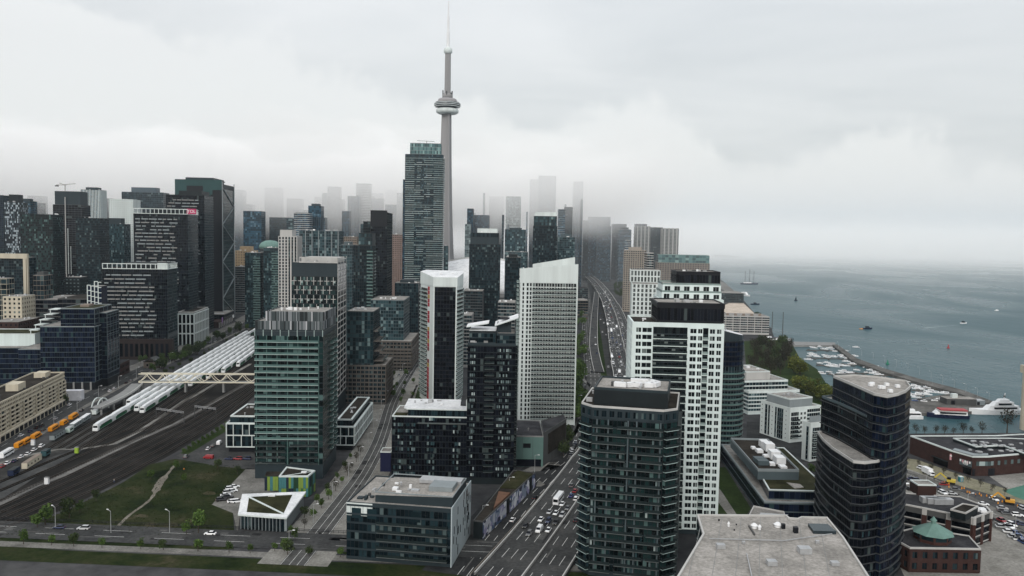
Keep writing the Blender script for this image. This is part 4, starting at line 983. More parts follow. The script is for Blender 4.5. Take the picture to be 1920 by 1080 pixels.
# ======== long low grey building with planted roofs ========
b = PB('long low grey building with planted roofs and clustered white rooftop ducts', G(1433, 941, 8), name='office_block')
P = b.pts([(1352,833),(1433,941),(1545,944),(1548,925),(1440,835)], 8.2)
E = b.vol('body', P, 0, 8, char2, gravel_roof, grey_lt, .4, .8)
for e in b.facing(E): curtain(b, e, .5, 7.6, 3.6, 2.2, g_navy, grey_pan, .5, .12, black_m, .14)
Q = b.pts([(1441.7,919),(1540,922),(1540,905),(1470,840),(1395,838)], 12); E2 = b.vol('upper_storey', Q, 8, 12, char2, sedum, wht, .35, .6)
for e in b.facing(E2): curtain(b, e, 8.2, 11.7, 3.4, 2.2, g_navy, grey_pan, .4, .1, pre='upper_')
R_ = b.pts([(1421,883),(1498,884),(1440,826),(1370,824)], 16); E3 = b.vol('plant_enclosure', R_, 12, 16, grey_pan, brown_roof, grey_lt, 1.0, .4)
for (px, py, w, h_) in ((1428,840,4,3.4),(1436,847,4.4,4),(1420,850,3,1.8),(1446,862,4.4,4),(1456,871,4.4,3.4),(1444,874,2.4,1.6),(1430,868,2.6,1.4),(1410,843,2,1.4),(1433,858,2.4,1.2),(1464,879,3,1.2)):
    q = G(px, py, 16)-b.O; link(unit_mesh(w, w*1.3, h_, metal_w, metal_w), 'roof_duct', b.root).location = (q.x, q.y, 15.8); 
for (px, py) in ((1416,868),(1422,873)): q = G(px, py, 16)-b.O; link(unit_mesh(5, 4, 2.4, grey_pan, grey_pan), 'cooling_unit', b.root).location = (q.x, q.y, 15.8)
m = MB(); m.prism(b.pts([(1475,905),(1500,908),(1507,914),(1490,916)], 12.1), 12, 12.25, pale_roof); m.obj('roof_terrace', b.root)
b.done()
patch('dark_lawn', [(1346,876),(1360,876),(1408,953),(1398,968),(1345,968)], ground_mat('muted_lawn', [(.015,.024,.009),(.022,.036,.011),(.03,.044,.016)], .08), .06)  # lawn in muted dark greens
patch('pavement', [(1342,910),(1352,920),(1385,970),(1370,972),(1338,930)], concrete, .1)
# ======== roof in the bottom foreground ========
b = PB('broad flat beige gravel roof near the bottom with small vents and a skylight', G(1307, 967, 38), name='office_block')
P = b.pts([(1307,967),(1474,968),(1480,973),(1496,974),(1503,971),(1551,972),(1582,1010),(1640,1100),(1260,1100),(1318,1003)], 38)
E = b.vol('body', P, 0, 38, char2, pale_roof, conc_lt, .5, .5)
for e in E: curtain(b, e, 1, 37, 3.4, 1.8, g_dark, char, .8, .05)
for (px, py, r) in ((1414,990,1.3),(1458,988,1.5),(1424,993,.7),(1366,987,.5)):
    q = G(px, py, 38)-b.O; me = (lambda m: (m.cyl(0,0,r*.6,r*.55,0,.8,12,metal_w), m.cyl(0,0,r*.8,r*.3,.8,1.4,12,metal_w), m.mesh('roof_vent'))[2])(MB()); link(me, 'roof_vent', b.root).location = (q.x, q.y, 38)
for (px, py, w) in ((1466,992,1.0),(1489,1000,1.2),(1347,977,.4),(1380,985,.3),(1376,995,.3)):
    q = G(px, py, 38)-b.O; me = (lambda m: (m.box(0,w,0,w,0,w*1.4,black_m), m.mesh('roof_unit'))[1])(MB()); link(me, 'roof_unit', b.root).location = (q.x, q.y, 38)
m = MB(); m.prism(b.pts([(1515,985),(1552,986),(1568,1000),(1525,999)], 38.3), 38, 38.9, char2, g_teal); m.obj('skylight', b.root)
for k in range(7):
    x0_ = 1318+k*36; m = MB(); q0, q1 = G(x0_, 968.5+k*.3, 38)-b.O, G(x0_-30+k*9, 1092, 38)-b.O; m.bar((q0.x, q0.y, 38.02), (q1.x, q1.y, 38.02), .14, conc, .06); m.obj('membrane_seam', b.root)
for (x0_, y0_, x1_, y1_) in ((1330,1012,1470,1016),(1470,1016,1560,1003),(1400,1040,1410,1085)):
    q0, q1 = G(x0_, y0_, 38)-b.O, G(x1_, y1_, 38)-b.O; m = MB(); m.bar((q0.x, q0.y, 38.35), (q1.x, q1.y, 38.35), .22, metal); m.obj('gas_pipe', b.root)
for (px, py, w, h_) in ((1345,1030,2.2,1.4),(1500,1040,3.2,1.8),(1440,1062,2.4,1.5),(1560,1062,2,1.2),(1392,1020,.8,.9),(1530,1020,1,1.1)):
    q = G(px, py, 38)-b.O; link(unit_mesh(w, w*.8, h_, metal, metal), 'roof_unit', b.root).location = (q.x, q.y, 37.75)
m = MB(); m.prism(b.pts([(1403,987),(1404,986),(1416,1003),(1414,1004)], 38.1), 38, 38.5, conc_dk); m.obj('roof_kerb', b.root)
b.done()
b = PB('small pale roofed block tucked behind the beige gravel roof', G(1404, 968, 18), name='annex')
P = b.pts([(1404,968),(1473,972),(1470,961),(1413,950)], 18); b.vol('body', P, 0, 18, grey_lt, gravel_roof, conc_lt, .5)
m = MB(); m.prism(b.pts([(1424,966),(1475,968),(1478,966),(1426,962)], 19), 18, 19.2, g_blue, metal); m.obj('skylight', b.root); b.done()
# ======== brown brick market hall ========
b = PB('large dark red brick market hall with dark flat roofs edged in white', G(1824, 857, 10), name='market_hall')
P = b.pts([(1707,818),(1781,845),(1824,857),(1853,857),(1920,851.5),(1985,846),(1985,814),(1912,815),(1868,817.5)], 10)
E = b.vol('body', P, 0, 10, brick_dk, dark_roof, wht, .5, .7)
m = MB(); m.prism(b.pts([(1786,846),(1824,856.6),(1853,856.6),(1852.5,853),(1826,853),(1790,843)], 10.1), 8, 11, grey_lt); m.obj('fascia', b.root)
Q = b.pts([(1787,822),(1830,838),(1880,835.5),(1925,852),(1985,845),(1985,826),(1890,822)], 11.6); E2 = b.vol('raised_roof', Q, 10, 11.6, char, dark_roof, wht, .35, .7)
fe = sorted(b.facing(E), key=lambda e: -e[4])
nE = [e for e in E if e[3] < -.05 and e[2] > .3]; 
for e in E:
    if e[2] < .05 or e[4] < 8: continue
    if e[3] < -.2:    # street wall, going to the near corner
        b.A('shop_glazing').fbox(e, e[4]*.62, e[4]*.97, .3, 3.6, 0, .1, g_black)
        b.A('awning').fbox(e, e[4]*.6, e[4]*.98, 3.7, 4.0, 0, 1.2, char)
    elif e[2] > .8:
        for k in range(5): b.inst('window', cached('mw', lambda: (lambda q: (q.fbox(E0, 0, 1.7, 0, 2.2, 0, .08, random.choice([g_teal, g_pale, g_dark])), q.mesh('window'))[1])(MB())), e, 2+k*e[4]/5.4, 5.4, .02)
        b.A('entrance').fbox(e, e[4]*.02, e[4]*.2, .2, 3.8, 0, .1, black_m)
# sign: white and pink lettering band over the entrance
se = [e for e in E if e[2] > .3 and e[3] < -.1 and e[4] > 12]
def letters(parent, txt, size, mat, loc, rot, name='sign_lettering', ext=.06, align='CENTER'):
    c = bpy.data.curves.new('t', 'FONT'); c.body = txt; c.size = size; c.extrude = ext; c.align_x = align; c.align_y = 'CENTER'; o = bpy.data.objects.new('t', c); COL.objects.link(o)
    dg = bpy.context.evaluated_depsgraph_get(); me = bpy.data.meshes.new_from_object(o.evaluated_get(dg)); bpy.data.objects.remove(o); bpy.data.curves.remove(c)
    me.materials.clear(); me.materials.append(mat); r = link(me, name, parent, 'stuff'); r.location = loc; r.rotation_euler = (math.pi/2, 0, rot); return r
sgn_w = plain('sign_white', (.75,.75,.75), .5, .05, .5); sgn_p = plain('sign_pink', (.6,.3,.33), .5, .05, .5)
if se:
    e = max(se, key=lambda e: e[0]+e[2]*e[4]*.5 if True else 0); a = e[4]*.72
    ang = math.atan2(e[3], e[2])
    m = MB(); m.fbox(e, e[4]*.45, e[4]*.98, 4.4, 7.4, 0, .2, grey_pan); m.obj('sign_board', b.root)
    letters(b.root, 'n8', 3.0, sgn_w, (e[0]+e[2]*a+e[3]*.3, e[1]+e[3]*a-e[2]*.3, 5.9), ang)
    for k in range(5): b.A('sign_blocks').fbox(e, e[4]*(.47+.1*k), e[4]*(.47+.1*k)+.8, 6.1-.3*(k % 2), 7.2, .2, .3, sgn_p if k % 2 else sgn_w)
    e = min(se, key=lambda e: e[0]); m = MB(); m.fbox(e, e[4]*.02, e[4]*.09, 5.2, 8.4, 0, .25, sgn_p); m.fbox(e, e[4]*.03, e[4]*.12, 7.2, 7.8, .26, .4, sgn_w); m.obj('pink_sign', b.root, 'stuff')
for _ in range(26):
    q = G(random.choice([random.uniform(1812, 1850), random.uniform(1850, 1915)]), random.uniform(826, 849), 11.6)-b.O; link(unit_mesh(random.choice([1.4, 2.2]), 1.4, .9, metal, metal), 'roof_unit', b.root).location = (q.x, q.y, 11.3)
b.done()
# ======== brick school block with copper cupola ========
b = PB('low dark brick building with red pilasters and white capped piers along the car park', G(1826, 970, 12), name='school_building')
P = b.pts([(1655,946),(1690,945),(1826,972),(1858,960),(1850,951),(1800,932),(1690,925),(1660,930)], 12)
E = b.vol('body', P, 0, 12, conc_dk, dark_roof, conc_lt, .4, .5)
for e in E:
    if e[2] < .05 or e[4] < 6: continue
    n = max(2, int(e[4]/7)); w = e[4]/n
    for j in range(n+1):
        me = cached('pil', lambda: (lambda q: (q.fbox(E0, -.9, .9, 0, 9.4, 0, .35, brick_rd), q.mesh('pilaster'))[1])(MB())); b.inst('pilaster', me, e, j*w, 0)
        me = cached('pcap', lambda: (lambda q: (q.fbox(E0, -.9, .9, 9.5, 12.3, 0, .45, conc_lt), q.mesh('pier_cap'))[1])(MB())); b.inst('pier_cap', me, e, j*w, 0)
    for j in range(n):
        for z in (1.2, 4.4, 7.4): b.A('window_bands').fbox(e, j*w+1.2, (j+1)*w-1.2, z, z+2, 0, .1, g_black); b.A('sill_bands').fbox(e, j*w+1.1, (j+1)*w-1.1, z-.4, z-.08, 0, .25, conc_lt)
Q = b.pts([(1782,956),(1811,963),(1834,950),(1805,945)], 15); b.vol('raised_roof', Q, 12, 15, char, brown_roof, conc_lt, .4)
for (px, py, w) in ((1740,946,8),(1752,947,8),(1730,944,7)): q = G(px, py, 12)-b.O; link(unit_mesh(w, 3, 2.6, metal, metal), 'air_handler', b.root).location = (q.x, q.y, 11.8)
for _ in range(5): q = G(random.uniform(1822, 1840), random.uniform(955, 963), 12)-b.O; link(unit_mesh(2.4, 1.8, 1.3, metal_w, metal), 'roof_unit', b.root).location = (q.x, q.y, 11.8)
q = G(1731, 925, 12)-b.O; E = b.vol('brick_stair', [(q.x-4, q.y-3), (q.x+4, q.y-3), (q.x+4, q.y+4), (q.x-4, q.y+4)], 12, 16.5, brick_dk, gravel_roof, wht, .3)
b.done()
b = PB('dark octagonal pavilion with a green copper cupola on pale edged roofs', G(1749, 1002, 11), name='cupola_pavilion')
EB = b.vol('body', ccw([(-13,-9),(13,-9),(16,4),(0,12),(-16,4)]), 0, 9, brick_dk, dark_roof, conc_lt, .4, .5)
for e in b.facing(EB): punched(b, e, .5, 8.6, 4, 3.6, 1.8, 2.4, .8, g_dark, brick_dk)
oc = [(6.4*math.cos(math.pi/8+k*math.pi/4), 6.4*math.sin(math.pi/8+k*math.pi/4)) for k in range(8)]
E = b.vol('drum', oc, 9, 12, brick_rd)
for e in E: b.A('drum_glazing').fbox(e, .4, e[4]-.4, 10.2, 11.7, 0, .06, g_teal)
m = MB(); m.cyl(0,0,7.4,1.2,12,15.4,8,copper); m.obj('copper_roof', b.root); m = MB(); m.cyl(0,0,1.0,.9,15.4,16.4,8,copper); m.cyl(0,0,1.3,.05,16.4,18,8,copper); m.obj('finial', b.root, 'stuff'); b.done()
# silos at the right edge
b = PB('tall pale grain silos on the quay at the right edge of the harbour', G(1938, 815, 0), name='grain_silo')
for k in range(6):
    for j in range(2):
        m = MB(); m.cyl(5+k*8.6, 5+j*8.6, 4.6, 4.6, 0, 37, 20, cream); m.obj('silo_drum', b.root)
m = MB(); m.box(.5, 53, .5, 18, 37, 42, cream); m.obj('head_house', b.root); b.done()
# ======== mid-distance, right of the tower ========
b = Bld('white gridded hotel with narrow windows beside the elevated highway', 1170, 1186, 1262, 532, 560, -7, 40, name='hotel', side='L'); H = b.H
E = b.vol('body', b.rect(), 0, H, wht, gravel_roof)
punched(b, E[0], 2, H, 3.1, 2.7, 1.5, 2.3, .4, g_win, wht, proud=.35); punched(b, E[3], 2, H, 3.1, 3.2, 1.5, 2.3, .4, g_dark, wht, proud=.35)
E2 = b.vol('taller_wing', b.rect(-1, b.W*.72, b.D*.45, b.D), H, H+9, wht, gravel_roof); punched(b, E2[0], H+.3, H+9, 4.3, 2.4, 1.5, 3.5, .3, g_win, wht); punched(b, E2[3], H+.3, H+9, 4.3, 2.4, 1.5, 3.5, .3, g_win, wht)
m = MB(); m.box(-2, b.W+3, -8, 0-.1, 0, 7, conc); m.obj('podium', b.root); b.done()
CN_D = 1446
def slab(label, xL, xC, xR, yT, d, th, g, wall, fh=3.2, bw=2.6, style='h', band=None, dep=None, roof=None, pent=0, side=None, name='tower', cat='building', group=None, ww=1.5, wh=1.7, band_w=None, balc=None, drop=0, body=None):
    """a mid or far building: real floors and bays on the faces that are seen"""
    b = Bld(label, xL, xC, xR, yT, d, th, dep, name=name, cat=cat, group=group, side=side); H = b.H
    b.D = max(8, min(b.D, 70))
    E = b.vol('body', b.rect(), 0, H, body or wall, roof or gravel_roof)
    vis = [0, 1 if (side or ('R' if (xR-xC) < (xC-xL) else 'L')) == 'R' else 3]
    for i in vis:
        e = E[i]
        if style == 'h': curtain(b, e, 2, H-.5, fh, bw, g, band or wall, band_w or .9, .15, drop=drop)
        elif style == 'v': curtain(b, e, 2, H-.5, fh, bw, g, None, .8, mull=band or wall, mw=band_w or .7, mp=.3)
        elif style == 'g': curtain(b, e, 2, H-.5, fh, bw, g, band or wall, .45, .08, band or wall, .2)
        elif style == 'p': punched(b, e, 2, H-.3, fh, bw, ww, wh, .8, g, wall, split=1)
        elif style == 'b':
            curtain(b, e, 2, H-.5, fh, bw, g, None, .6, mull=band or wall, mw=.3)
            balconies(b, e, 3, H-3, fh, balc or [(e[4]*.05, e[4]*.45), (e[4]*.55, e[4]*.95)], 1.5, slab_g, rail_g, .95, parts=False)
    if pent:
        m = MB(); m.box(b.W*.2, b.W*.8, b.D*.2, b.D*.8, H, H+pent, body or wall); m.obj('penthouse', b.root)
    return b
def S(*a, **k):
    b = slab(*a, **k); 
    if a[5] < 1300: roof_units(b, 1, b.W-2, 1, max(2, b.D-2), b.H, 4, [metal, metal_w])
    b.done(); return b
S('beige brick apartment slab with a grid of windows by the curve of the highway', 1161, 1170, 1212, 469, 1290, -8, g_dark, beige, style='p', fh=3.4, bw=3.6, ww=2.2, wh=1.9, pent=5, dep=30)
S('narrow pale apartment tower peeping over the beige brick slab', 1160, 1172, 1184, 450, 1420, -8, g_blue, conc_lt, style='h')
b = slab('long beige waterfront warehouse topped by a green glass roof storey', 1222, 1232, 1331, 492, 1950, -6, g_dark, tan, style='p', fh=4.6, bw=6, dep=60, side='L', ww=3, wh=2.6, name='terminal_warehouse')
E = b.vol('glass_storey', b.rect(3, b.W-1, 3, b.D-3), b.H, b.H+19, g_teal, copper)
curtain(b, E[0], b.H+.4, b.H+18.6, 6, 8, gl('aqua_glass', (.05,.12,.13), (.1,.2,.2), (.22,.33,.32)), copper, .5, .2, copper, .5, pre='upper_'); curtain(b, E[3], b.H+.4, b.H+18.6, 6, 8, g_teal, copper, .5, .2, pre='upper_'); b.done()
b = slab('low white terraced condominium at the water edge past the beach', 1352, 1358, 1443, 592, 1010, -3, g_dark, conc_lt, style='h', fh=3, bw=3, dep=40, side='L', name='apartment_block', band_w=1.2)
for k in range(6): m = MB(); m.box(b.W*(.03+k*.16), b.W*(.03+k*.16)+.6, -.7, .2, 0, b.H+1, conc_lt); m.obj('pier', b.root)
for k in range(5): m = MB(); m.cyl(b.W*(.1+k*.18), 8, 2.2, 1.6, b.H, b.H+2.6, 10, tan); m.obj('roof_turret', b.root)
b.done()
S('low grey quayside shed with a dark flat roof beside the tall ship', 1332, 1338, 1395, 549, 1500, -4, g_dark, conc_dk, style='h', dep=60, side='L', name='shed')
# ======== around the domed stadium ========
b = PB('huge white domed stadium with grey concrete walls', AT(896, 520, 1210), name='stadium', cat='stadium')
R = 108; n = 48; m = MB(); prof = [(R*math.cos(t), 31+52*math.sin(t)) for t in [k*math.pi/2/12 for k in range(13)]]; prof[-1] = (.5, 83)
m.lathe(prof, n, white_roof); o = m.obj('dome_roof', b.root, smooth=True); o.location = (0, R, 0)
m = MB(); m.cyl(0, R, R+1.5, R+1.5, 0, 31, 48, conc); m.obj('drum_wall', b.root)
for z in (9, 16, 23): m = MB(); m.ring([(0+(R+1.6)*math.cos(2*math.pi*k/48), R+(R+1.6)*math.sin(2*math.pi*k/48)) for k in range(48)], -.8, z, z+2.2, conc_dk); m.obj('opening_band', b.root)
for k, off in ((1, 12), (2, -20)):
    rr = MB()
    for t in [i*math.pi/30 for i in range(3, 27)]:
        c0, s0, c1, s1 = math.cos(t), math.sin(t), math.cos(t+math.pi/30), math.sin(t+math.pi/30); q = math.sqrt(R*R-off*off)/R
        rr.bar((R*q*c0, R+off, 31.6+52*q*s0), (R*q*c1, R+off, 31.6+52*q*s1), 1.6, conc_lt, 1.2)
    rr.obj('roof_seam', b.root, 'stuff')
b.done()
# concrete communications tower
cx = AT(836, 440, CN_D)
t_ = thing('observation_tower', 'very tall concrete needle tower with a round pod and antenna mast', 'tower', (cx.x, CN_D, 0), .4)
tc_ = plain('tower_concrete', (.275,.27,.272), .85, .12, .05, streak=True)
def tri(r, f, z):   # three-legged section: rounded core with three fins
    out = []
    for k in range(3):
        a = math.radians(-90+120*k)
        for da, rr in ((-.5, f*.62), (-.12*min(1, 9/r), r), (.12*min(1, 9/r), r), (.5, f*.62)): out.append((rr*math.cos(a+da), rr*math.sin(a+da), z))
    return out
secs = [tri(32, 15, 0), tri(25, 12.5, 45), tri(19.5, 11.5, 100), tri(15, 10.8, 170), tri(12, 10.2, 250), tri(10, 9.6, 338)]
m = MB(); mi = m.m(tc_); m.n = 1
for s_ in secs: m.v += s_
for i in range(len(secs)-1):
    for a in range(12): c = (a+1) % 12; m.f.append((i*12+a, i*12+c, i*12+12+c, i*12+12+a)); m.mi.append(mi)
m.obj('shaft', t_)
def lt(name, prof, mat, nn=32, sm=True):
    m = MB(); m.lathe(prof, nn, mat); m.obj(name, t_, smooth=sm)
lt('radome_ring', [(10,333.5),(16,333.8),(19.6,336),(20.4,339),(19.6,342),(16,343.6),(10,344)], wht)
lt('pod_levels', [(14,344),(20.5,345),(23,347.5),(23.4,350),(22.4,353.4),(19,354.6),(14,355)], gl('pod_glass', (.03,.035,.05), (.05,.055,.075), (.2,.2,.22)))
for z, r in ((346.3, 22.6), (349, 23.9), (351.8, 23.6), (354.4, 20.6)): lt('pod_ring', [(r-1.4,z-.5),(r,z-.5),(r,z+.5),(r-1.4,z+.5)], wht if z < 354 else conc_lt)
lt('pod_roof', [(17,355),(16.6,359),(14.8,360.6),(8,361)], plain('pod_roof_metal', (.3,.29,.3), .5, .1, .2))
lt('equipment_drum', [(9.5,361),(9.5,368),(8.2,369),(6,369)], tc_, 12)
for k in range(6): a = k*1.05; m = MB(); m.cyl(8.6*math.cos(a), 8.6*math.sin(a), 1.1, 1.1, 366, 375-k % 3*2, 6, conc_dk); m.obj('antenna_drum', t_)
lt('upper_shaft', [(5.9,368),(5.4,440)], tc_, 6, False)
lt('sky_pod', [(5,439),(7.4,441.5),(7.8,445),(7,448.5),(4.5,450.5),(3,451)], wht, 20)
lt('antenna_mast', [(2.9,450),(2.7,478),(2.0,480),(1.9,505),(1.2,507),(1.0,530),(.5,532),(.3,553)], metal_w, 8, False)
# glass tower with waving balconies in front of it
b = Bld('tallest blue-green glass condominium tower with curving pale balcony lines and a glass crown', 759, 832, 838, 290, 1160, 3, 30, name='apartment_tower', side='R'); H = b.H; W_ = b.W
P = [(1.5,2.2),(W_*.25,.6),(W_*.5,0),(W_*.75,.6),(W_-1.5,2.2),(W_,6),(W_,b.D),(0,b.D),(0,5)]
E = b.vol('tower_body', P, 0, H, char2, gravel_roof)
C_ = [(W_*.13,2.6),(W_*.5,1),(W_*.93,2.6),(W_*.93,b.D-2),(W_*.13,b.D-2)]; E2 = b.vol('crown', C_, H, H+16, g_teal, gravel_roof)
E3 = b.vol('side_wing', [(-W_*.0-3,8),(-.1,8),(-.1,b.D-2),(-3,b.D-2)], 0, H-36, char2, gravel_roof); curtain(b, E3[0], 2, H-37, 3, 1.5, g_blue, char, .6, .05); curtain(b, E3[3], 2, H-37, 3, 1.5, g_blue, char, .6, .05)
for e in E2[:2]+[E2[2]]: curtain(b, e, H+.5, H+15.5, 5, 2.2, gl('crown_glass', (.05,.12,.125), (.1,.2,.2), (.2,.33,.32)), grey_lt, .5, .1, grey_lt, .2, pre='crown_')
for e in E:
    if e[2] > .2 or e[3] > .3: curtain(b, e, 2, H-.3, 3.05, 1.6, gl('deep_blue_glass', (.006,.016,.022), (.016,.038,.05), (.07,.12,.14), .5, .93) if e[2] > .2 else g_black, None, .6)
nf, h = fl(3, H-3, 3.05)
ring_ = inset(P, -1.2)
for i in range(nf):
    z = 3+i*h
    for k in range(6):
        a, c = ring_[k], ring_[k+1]; wv = .5+.5*math.sin(i*.19+k*1.3); wv2 = .5+.5*math.sin(i*.13+k*.9+2)
        s0, s1 = (.0, 1.0) if k in (0, 3, 4, 5) or random.random() < .4 else (max(0, wv*.4-.1), min(1, .6+wv2*.5))
        if k in (1, 2) and random.random() < .22: continue
        if s1-s0 < .12: continue
        d = Vector((c[0]-a[0], c[1]-a[1])); e = (a[0], a[1], d.x/d.length, d.y/d.length, d.length)
        b.A('balcony_slabs').fbox(e, s0*d.length, s1*d.length, z, z+.5, -1.2, 0, slab_w if random.random() < .4 else slab_g)
m = MB(); m.bar((W_*.3, 8, H+20), (W_*.75, 8, H+19.2), .5, conc_dk); m.bar((W_*.55, 8, H+16), (W_*.55, 8, H+20), .6, conc_dk); m.obj('window_cleaning_crane', b.root, 'stuff'); b.done()
S('short teal glass apartment block at the foot of the tallest glass tower', 832, 840, 846, 461, 1120, 3, g_teal, char2, style='g', dep=20, side='R')
b = slab('charcoal condominium tower with scattered pale windows and a white roof screen, centre', 880, 938, 942, 458, 930, 0, g_dark, char, style='g', fh=2.95, bw=1.9, dep=26, side='R')
for (y0, x0, x1, mt) in ((0, .02, .98, char2),): 
    E = b.vol('upper_storeys', b.rect(b.W*.03, b.W*.95, 1, b.D-1), b.H, b.H+13, char2, gravel_roof); curtain(b, E[0], b.H+8, b.H+12.6, 4, 2.4, g_dark, char, .5, .05, pre='upper_')
q = MB(); q.box(b.W*.25, b.W*.9, 3, b.D-3, b.H+13, b.H+18, wht); q.obj('roof_screen', b.root); roof_units(b, 2, b.W-3, 1, 6, b.H+13, 5, [metal_w]); b.done()
b = slab('dark condominium tower with pale square windows and a white box on top, centre-right', 994, 1000, 1045, 423, 990, -1, g_dark, char, style='g', fh=2.95, bw=1.9, dep=26, side='L')
E = b.vol('upper_storeys', b.rect(b.W*.02, b.W*.98, 1, b.D-1), b.H, b.H+12, char2, gravel_roof); curtain(b, E[0], b.H+.4, b.H+11.6, 3.8, 2.4, g_teal, char, .5, .05, pre='upper_')
q = MB(); q.box(b.W*.06, b.W*.96, 3, b.D-3, b.H+12, b.H+17, wht); q.obj('roof_box', b.root); b.done()
S('teal glass condominium behind the white balcony tower, dark cornice', 1040, 1046, 1078, 444, 1080, -1, g_teal, grey_pan, style='g', fh=3, bw=2.4, dep=24, side='L', pent=4)
S('mid-rise teal condominium with a flat grey roof, between two dark towers', 943, 947, 990, 472, 1150, -1, g_teal, grey_pan, style='g', fh=3, bw=2.4, dep=26, side='L')
S('dark glass mid-rise left of the white balcony tower, stepped roof', 944, 948, 976, 482, 800, -1, g_dark, char, style='g', fh=3, bw=2.2, dep=26, side='L', pent=3)
S('low grey block with a pale roof at the foot of the charcoal tower', 930, 934, 966, 566, 730, -1, g_dark, conc, style='h', dep=24, side='L', name='block')
S('brown low-rise with strip windows below the domed stadium', 866, 869, 905, 545, 900, -1, g_dark, conc_dk, style='h', dep=40, side='L', name='block')
S('grey podium block with strip windows right of the chamfered white tower', 860, 866, 885, 590, 720, -1, g_dark, conc, style='h', dep=24, side='L', name='block')

# ======== left: apartments, offices, towers ========
pA, pB_ = G(122, 756), G(-60, 862)
b = PB('cream eight storey apartment slab with arched bay and balconies facing the rail yard', pA, name='apartment_block')
u = (pA-pB_).normalized(); Lb = (pA-pB_).length; nl = Vector((-u.y, u.x, 0)); Hb = AT(118, 699, pA.y).z
poly = ccw([(0,0),(-u.x*Lb,-u.y*Lb),(-u.x*Lb+nl.x*20,-u.y*Lb+nl.y*20),(nl.x*20,nl.y*20)])
E = b.vol('body', poly, 0, Hb, cream, brown_roof, cream, .8, .5)
e = max(b.facing(E), key=lambda e: e[4]*(1 if e[2]*u.x+e[3]*u.y > .9 else 0)); Ls = e[4]
nb = max(8, round(Ls/6.2)); w = Ls/nb; b.nwin = 0; fh = (Hb-4.5)/7
for i in range(7):
    z = 4.5+i*fh
    for j in range(nb):
        a = j*w
        if i >= 5 or j % 3 == 1:
            for k in range(3):
                pm, fm = win_mesh(1.1, 1.5, g_win, cream, 1); o = b.inst('window', fm, e, a+.5+k*w/3, z+.9, .02); b.sub('pane', pm, o)
        else:
            b.A('balcony_recesses').fbox(e, a+.5, a+w-.5, z+.2, z+fh-.3, -.02, .05, g_black)
            ms, mr = balc_mesh(round(w-.6, 1), 1.2, .25, cream, cream, .8, True); o = b.inst('balcony', ms, e, a+.3, z, .0); b.sub('railing', mr, o)
    b.A('string_courses').fbox(e, 0, Ls, z-.18, z+.1, 0, .3, cream)
for j in range(nb+1): b.A('wall_piers').fbox(e, max(0, j*w-.35), min(Ls, j*w+.35), 0, Hb-2*fh, 0, .9, cream)
for j in range(nb): m_ = b.A('arcade_openings'); m_.fbox(e, j*w+.6, j*w+w-.6, .3, 3.6, 0, .08, black_m)
aj = int(nb*.72)*w
arch = MB(); pts = [(aj+w*.5+2.4*math.cos(t), Hb-2.6+2.0*math.sin(t)) for t in [k*math.pi/8 for k in range(9)]]
for (x0, z0), (x1, z1) in zip(pts, pts[1:]): arch.bar((e[0]+e[2]*x0+e[3]*.2, e[1]+e[3]*x0-e[2]*.2, z0), (e[0]+e[2]*x1+e[3]*.2, e[1]+e[3]*x1-e[2]*.2, z1), .5, beige, .4)
arch.obj('arch_moulding', b.root, 'stuff')
pm_ = b.vol('arcade_podium', [(p[0], p[1]) for p in ccw([(e[0]+e[3]*2.6, e[1]-e[2]*2.6), (e[0]+e[2]*Ls+e[3]*2.6, e[1]+e[3]*Ls-e[2]*2.6), (e[0]+e[2]*Ls+e[3]*.95, e[1]+e[3]*Ls-e[2]*.95), (e[0]+e[3]*.95, e[1]-e[2]*.95)])], 0, 4.2, cream)
for e2 in b.facing(pm_):
    if e2[4] > 20:
        for j in range(nb): b.A('arcade_openings').fbox(e2, j*w+.7, j*w+w-.7, .4, 3.4, 0, .08, black_m)
ee = [q for q in b.facing(E) if q[4] < 25]
for q in ee: punched(b, q, 4, Hb-1, fh, 4, 1.2, 1.5, .8, g_win, cream)
c0 = Vector((-u.x*Lb*.5+nl.x*9, -u.y*Lb*.5+nl.y*9, 0))
for (f_, s_, wd, ht) in ((.1, 9, 9, 3.2), (.42, 8, 11, 4.2), (.72, 10, 8, 3)):
    q = -u*Lb*f_+nl*s_; m = MB(); m.prism(ccw([(q.x-u.x*wd/2-nl.x*3.5, q.y-u.y*wd/2-nl.y*3.5), (q.x+u.x*wd/2-nl.x*3.5, q.y+u.y*wd/2-nl.y*3.5), (q.x+u.x*wd/2+nl.x*3.5, q.y+u.y*wd/2+nl.y*3.5), (q.x-u.x*wd/2+nl.x*3.5, q.y-u.y*wd/2+nl.y*3.5)]), Hb, Hb+ht, cream); m.obj('roof_house', b.root)
for _ in range(10):
    q = -u*Lb*random.uniform(.03, .95)+nl*random.uniform(3, 17); link(unit_mesh(1.4, .9, 1.3, conc_dk, metal), 'roof_unit', b.root).location = (q.x, q.y, Hb-.3)
b.done()
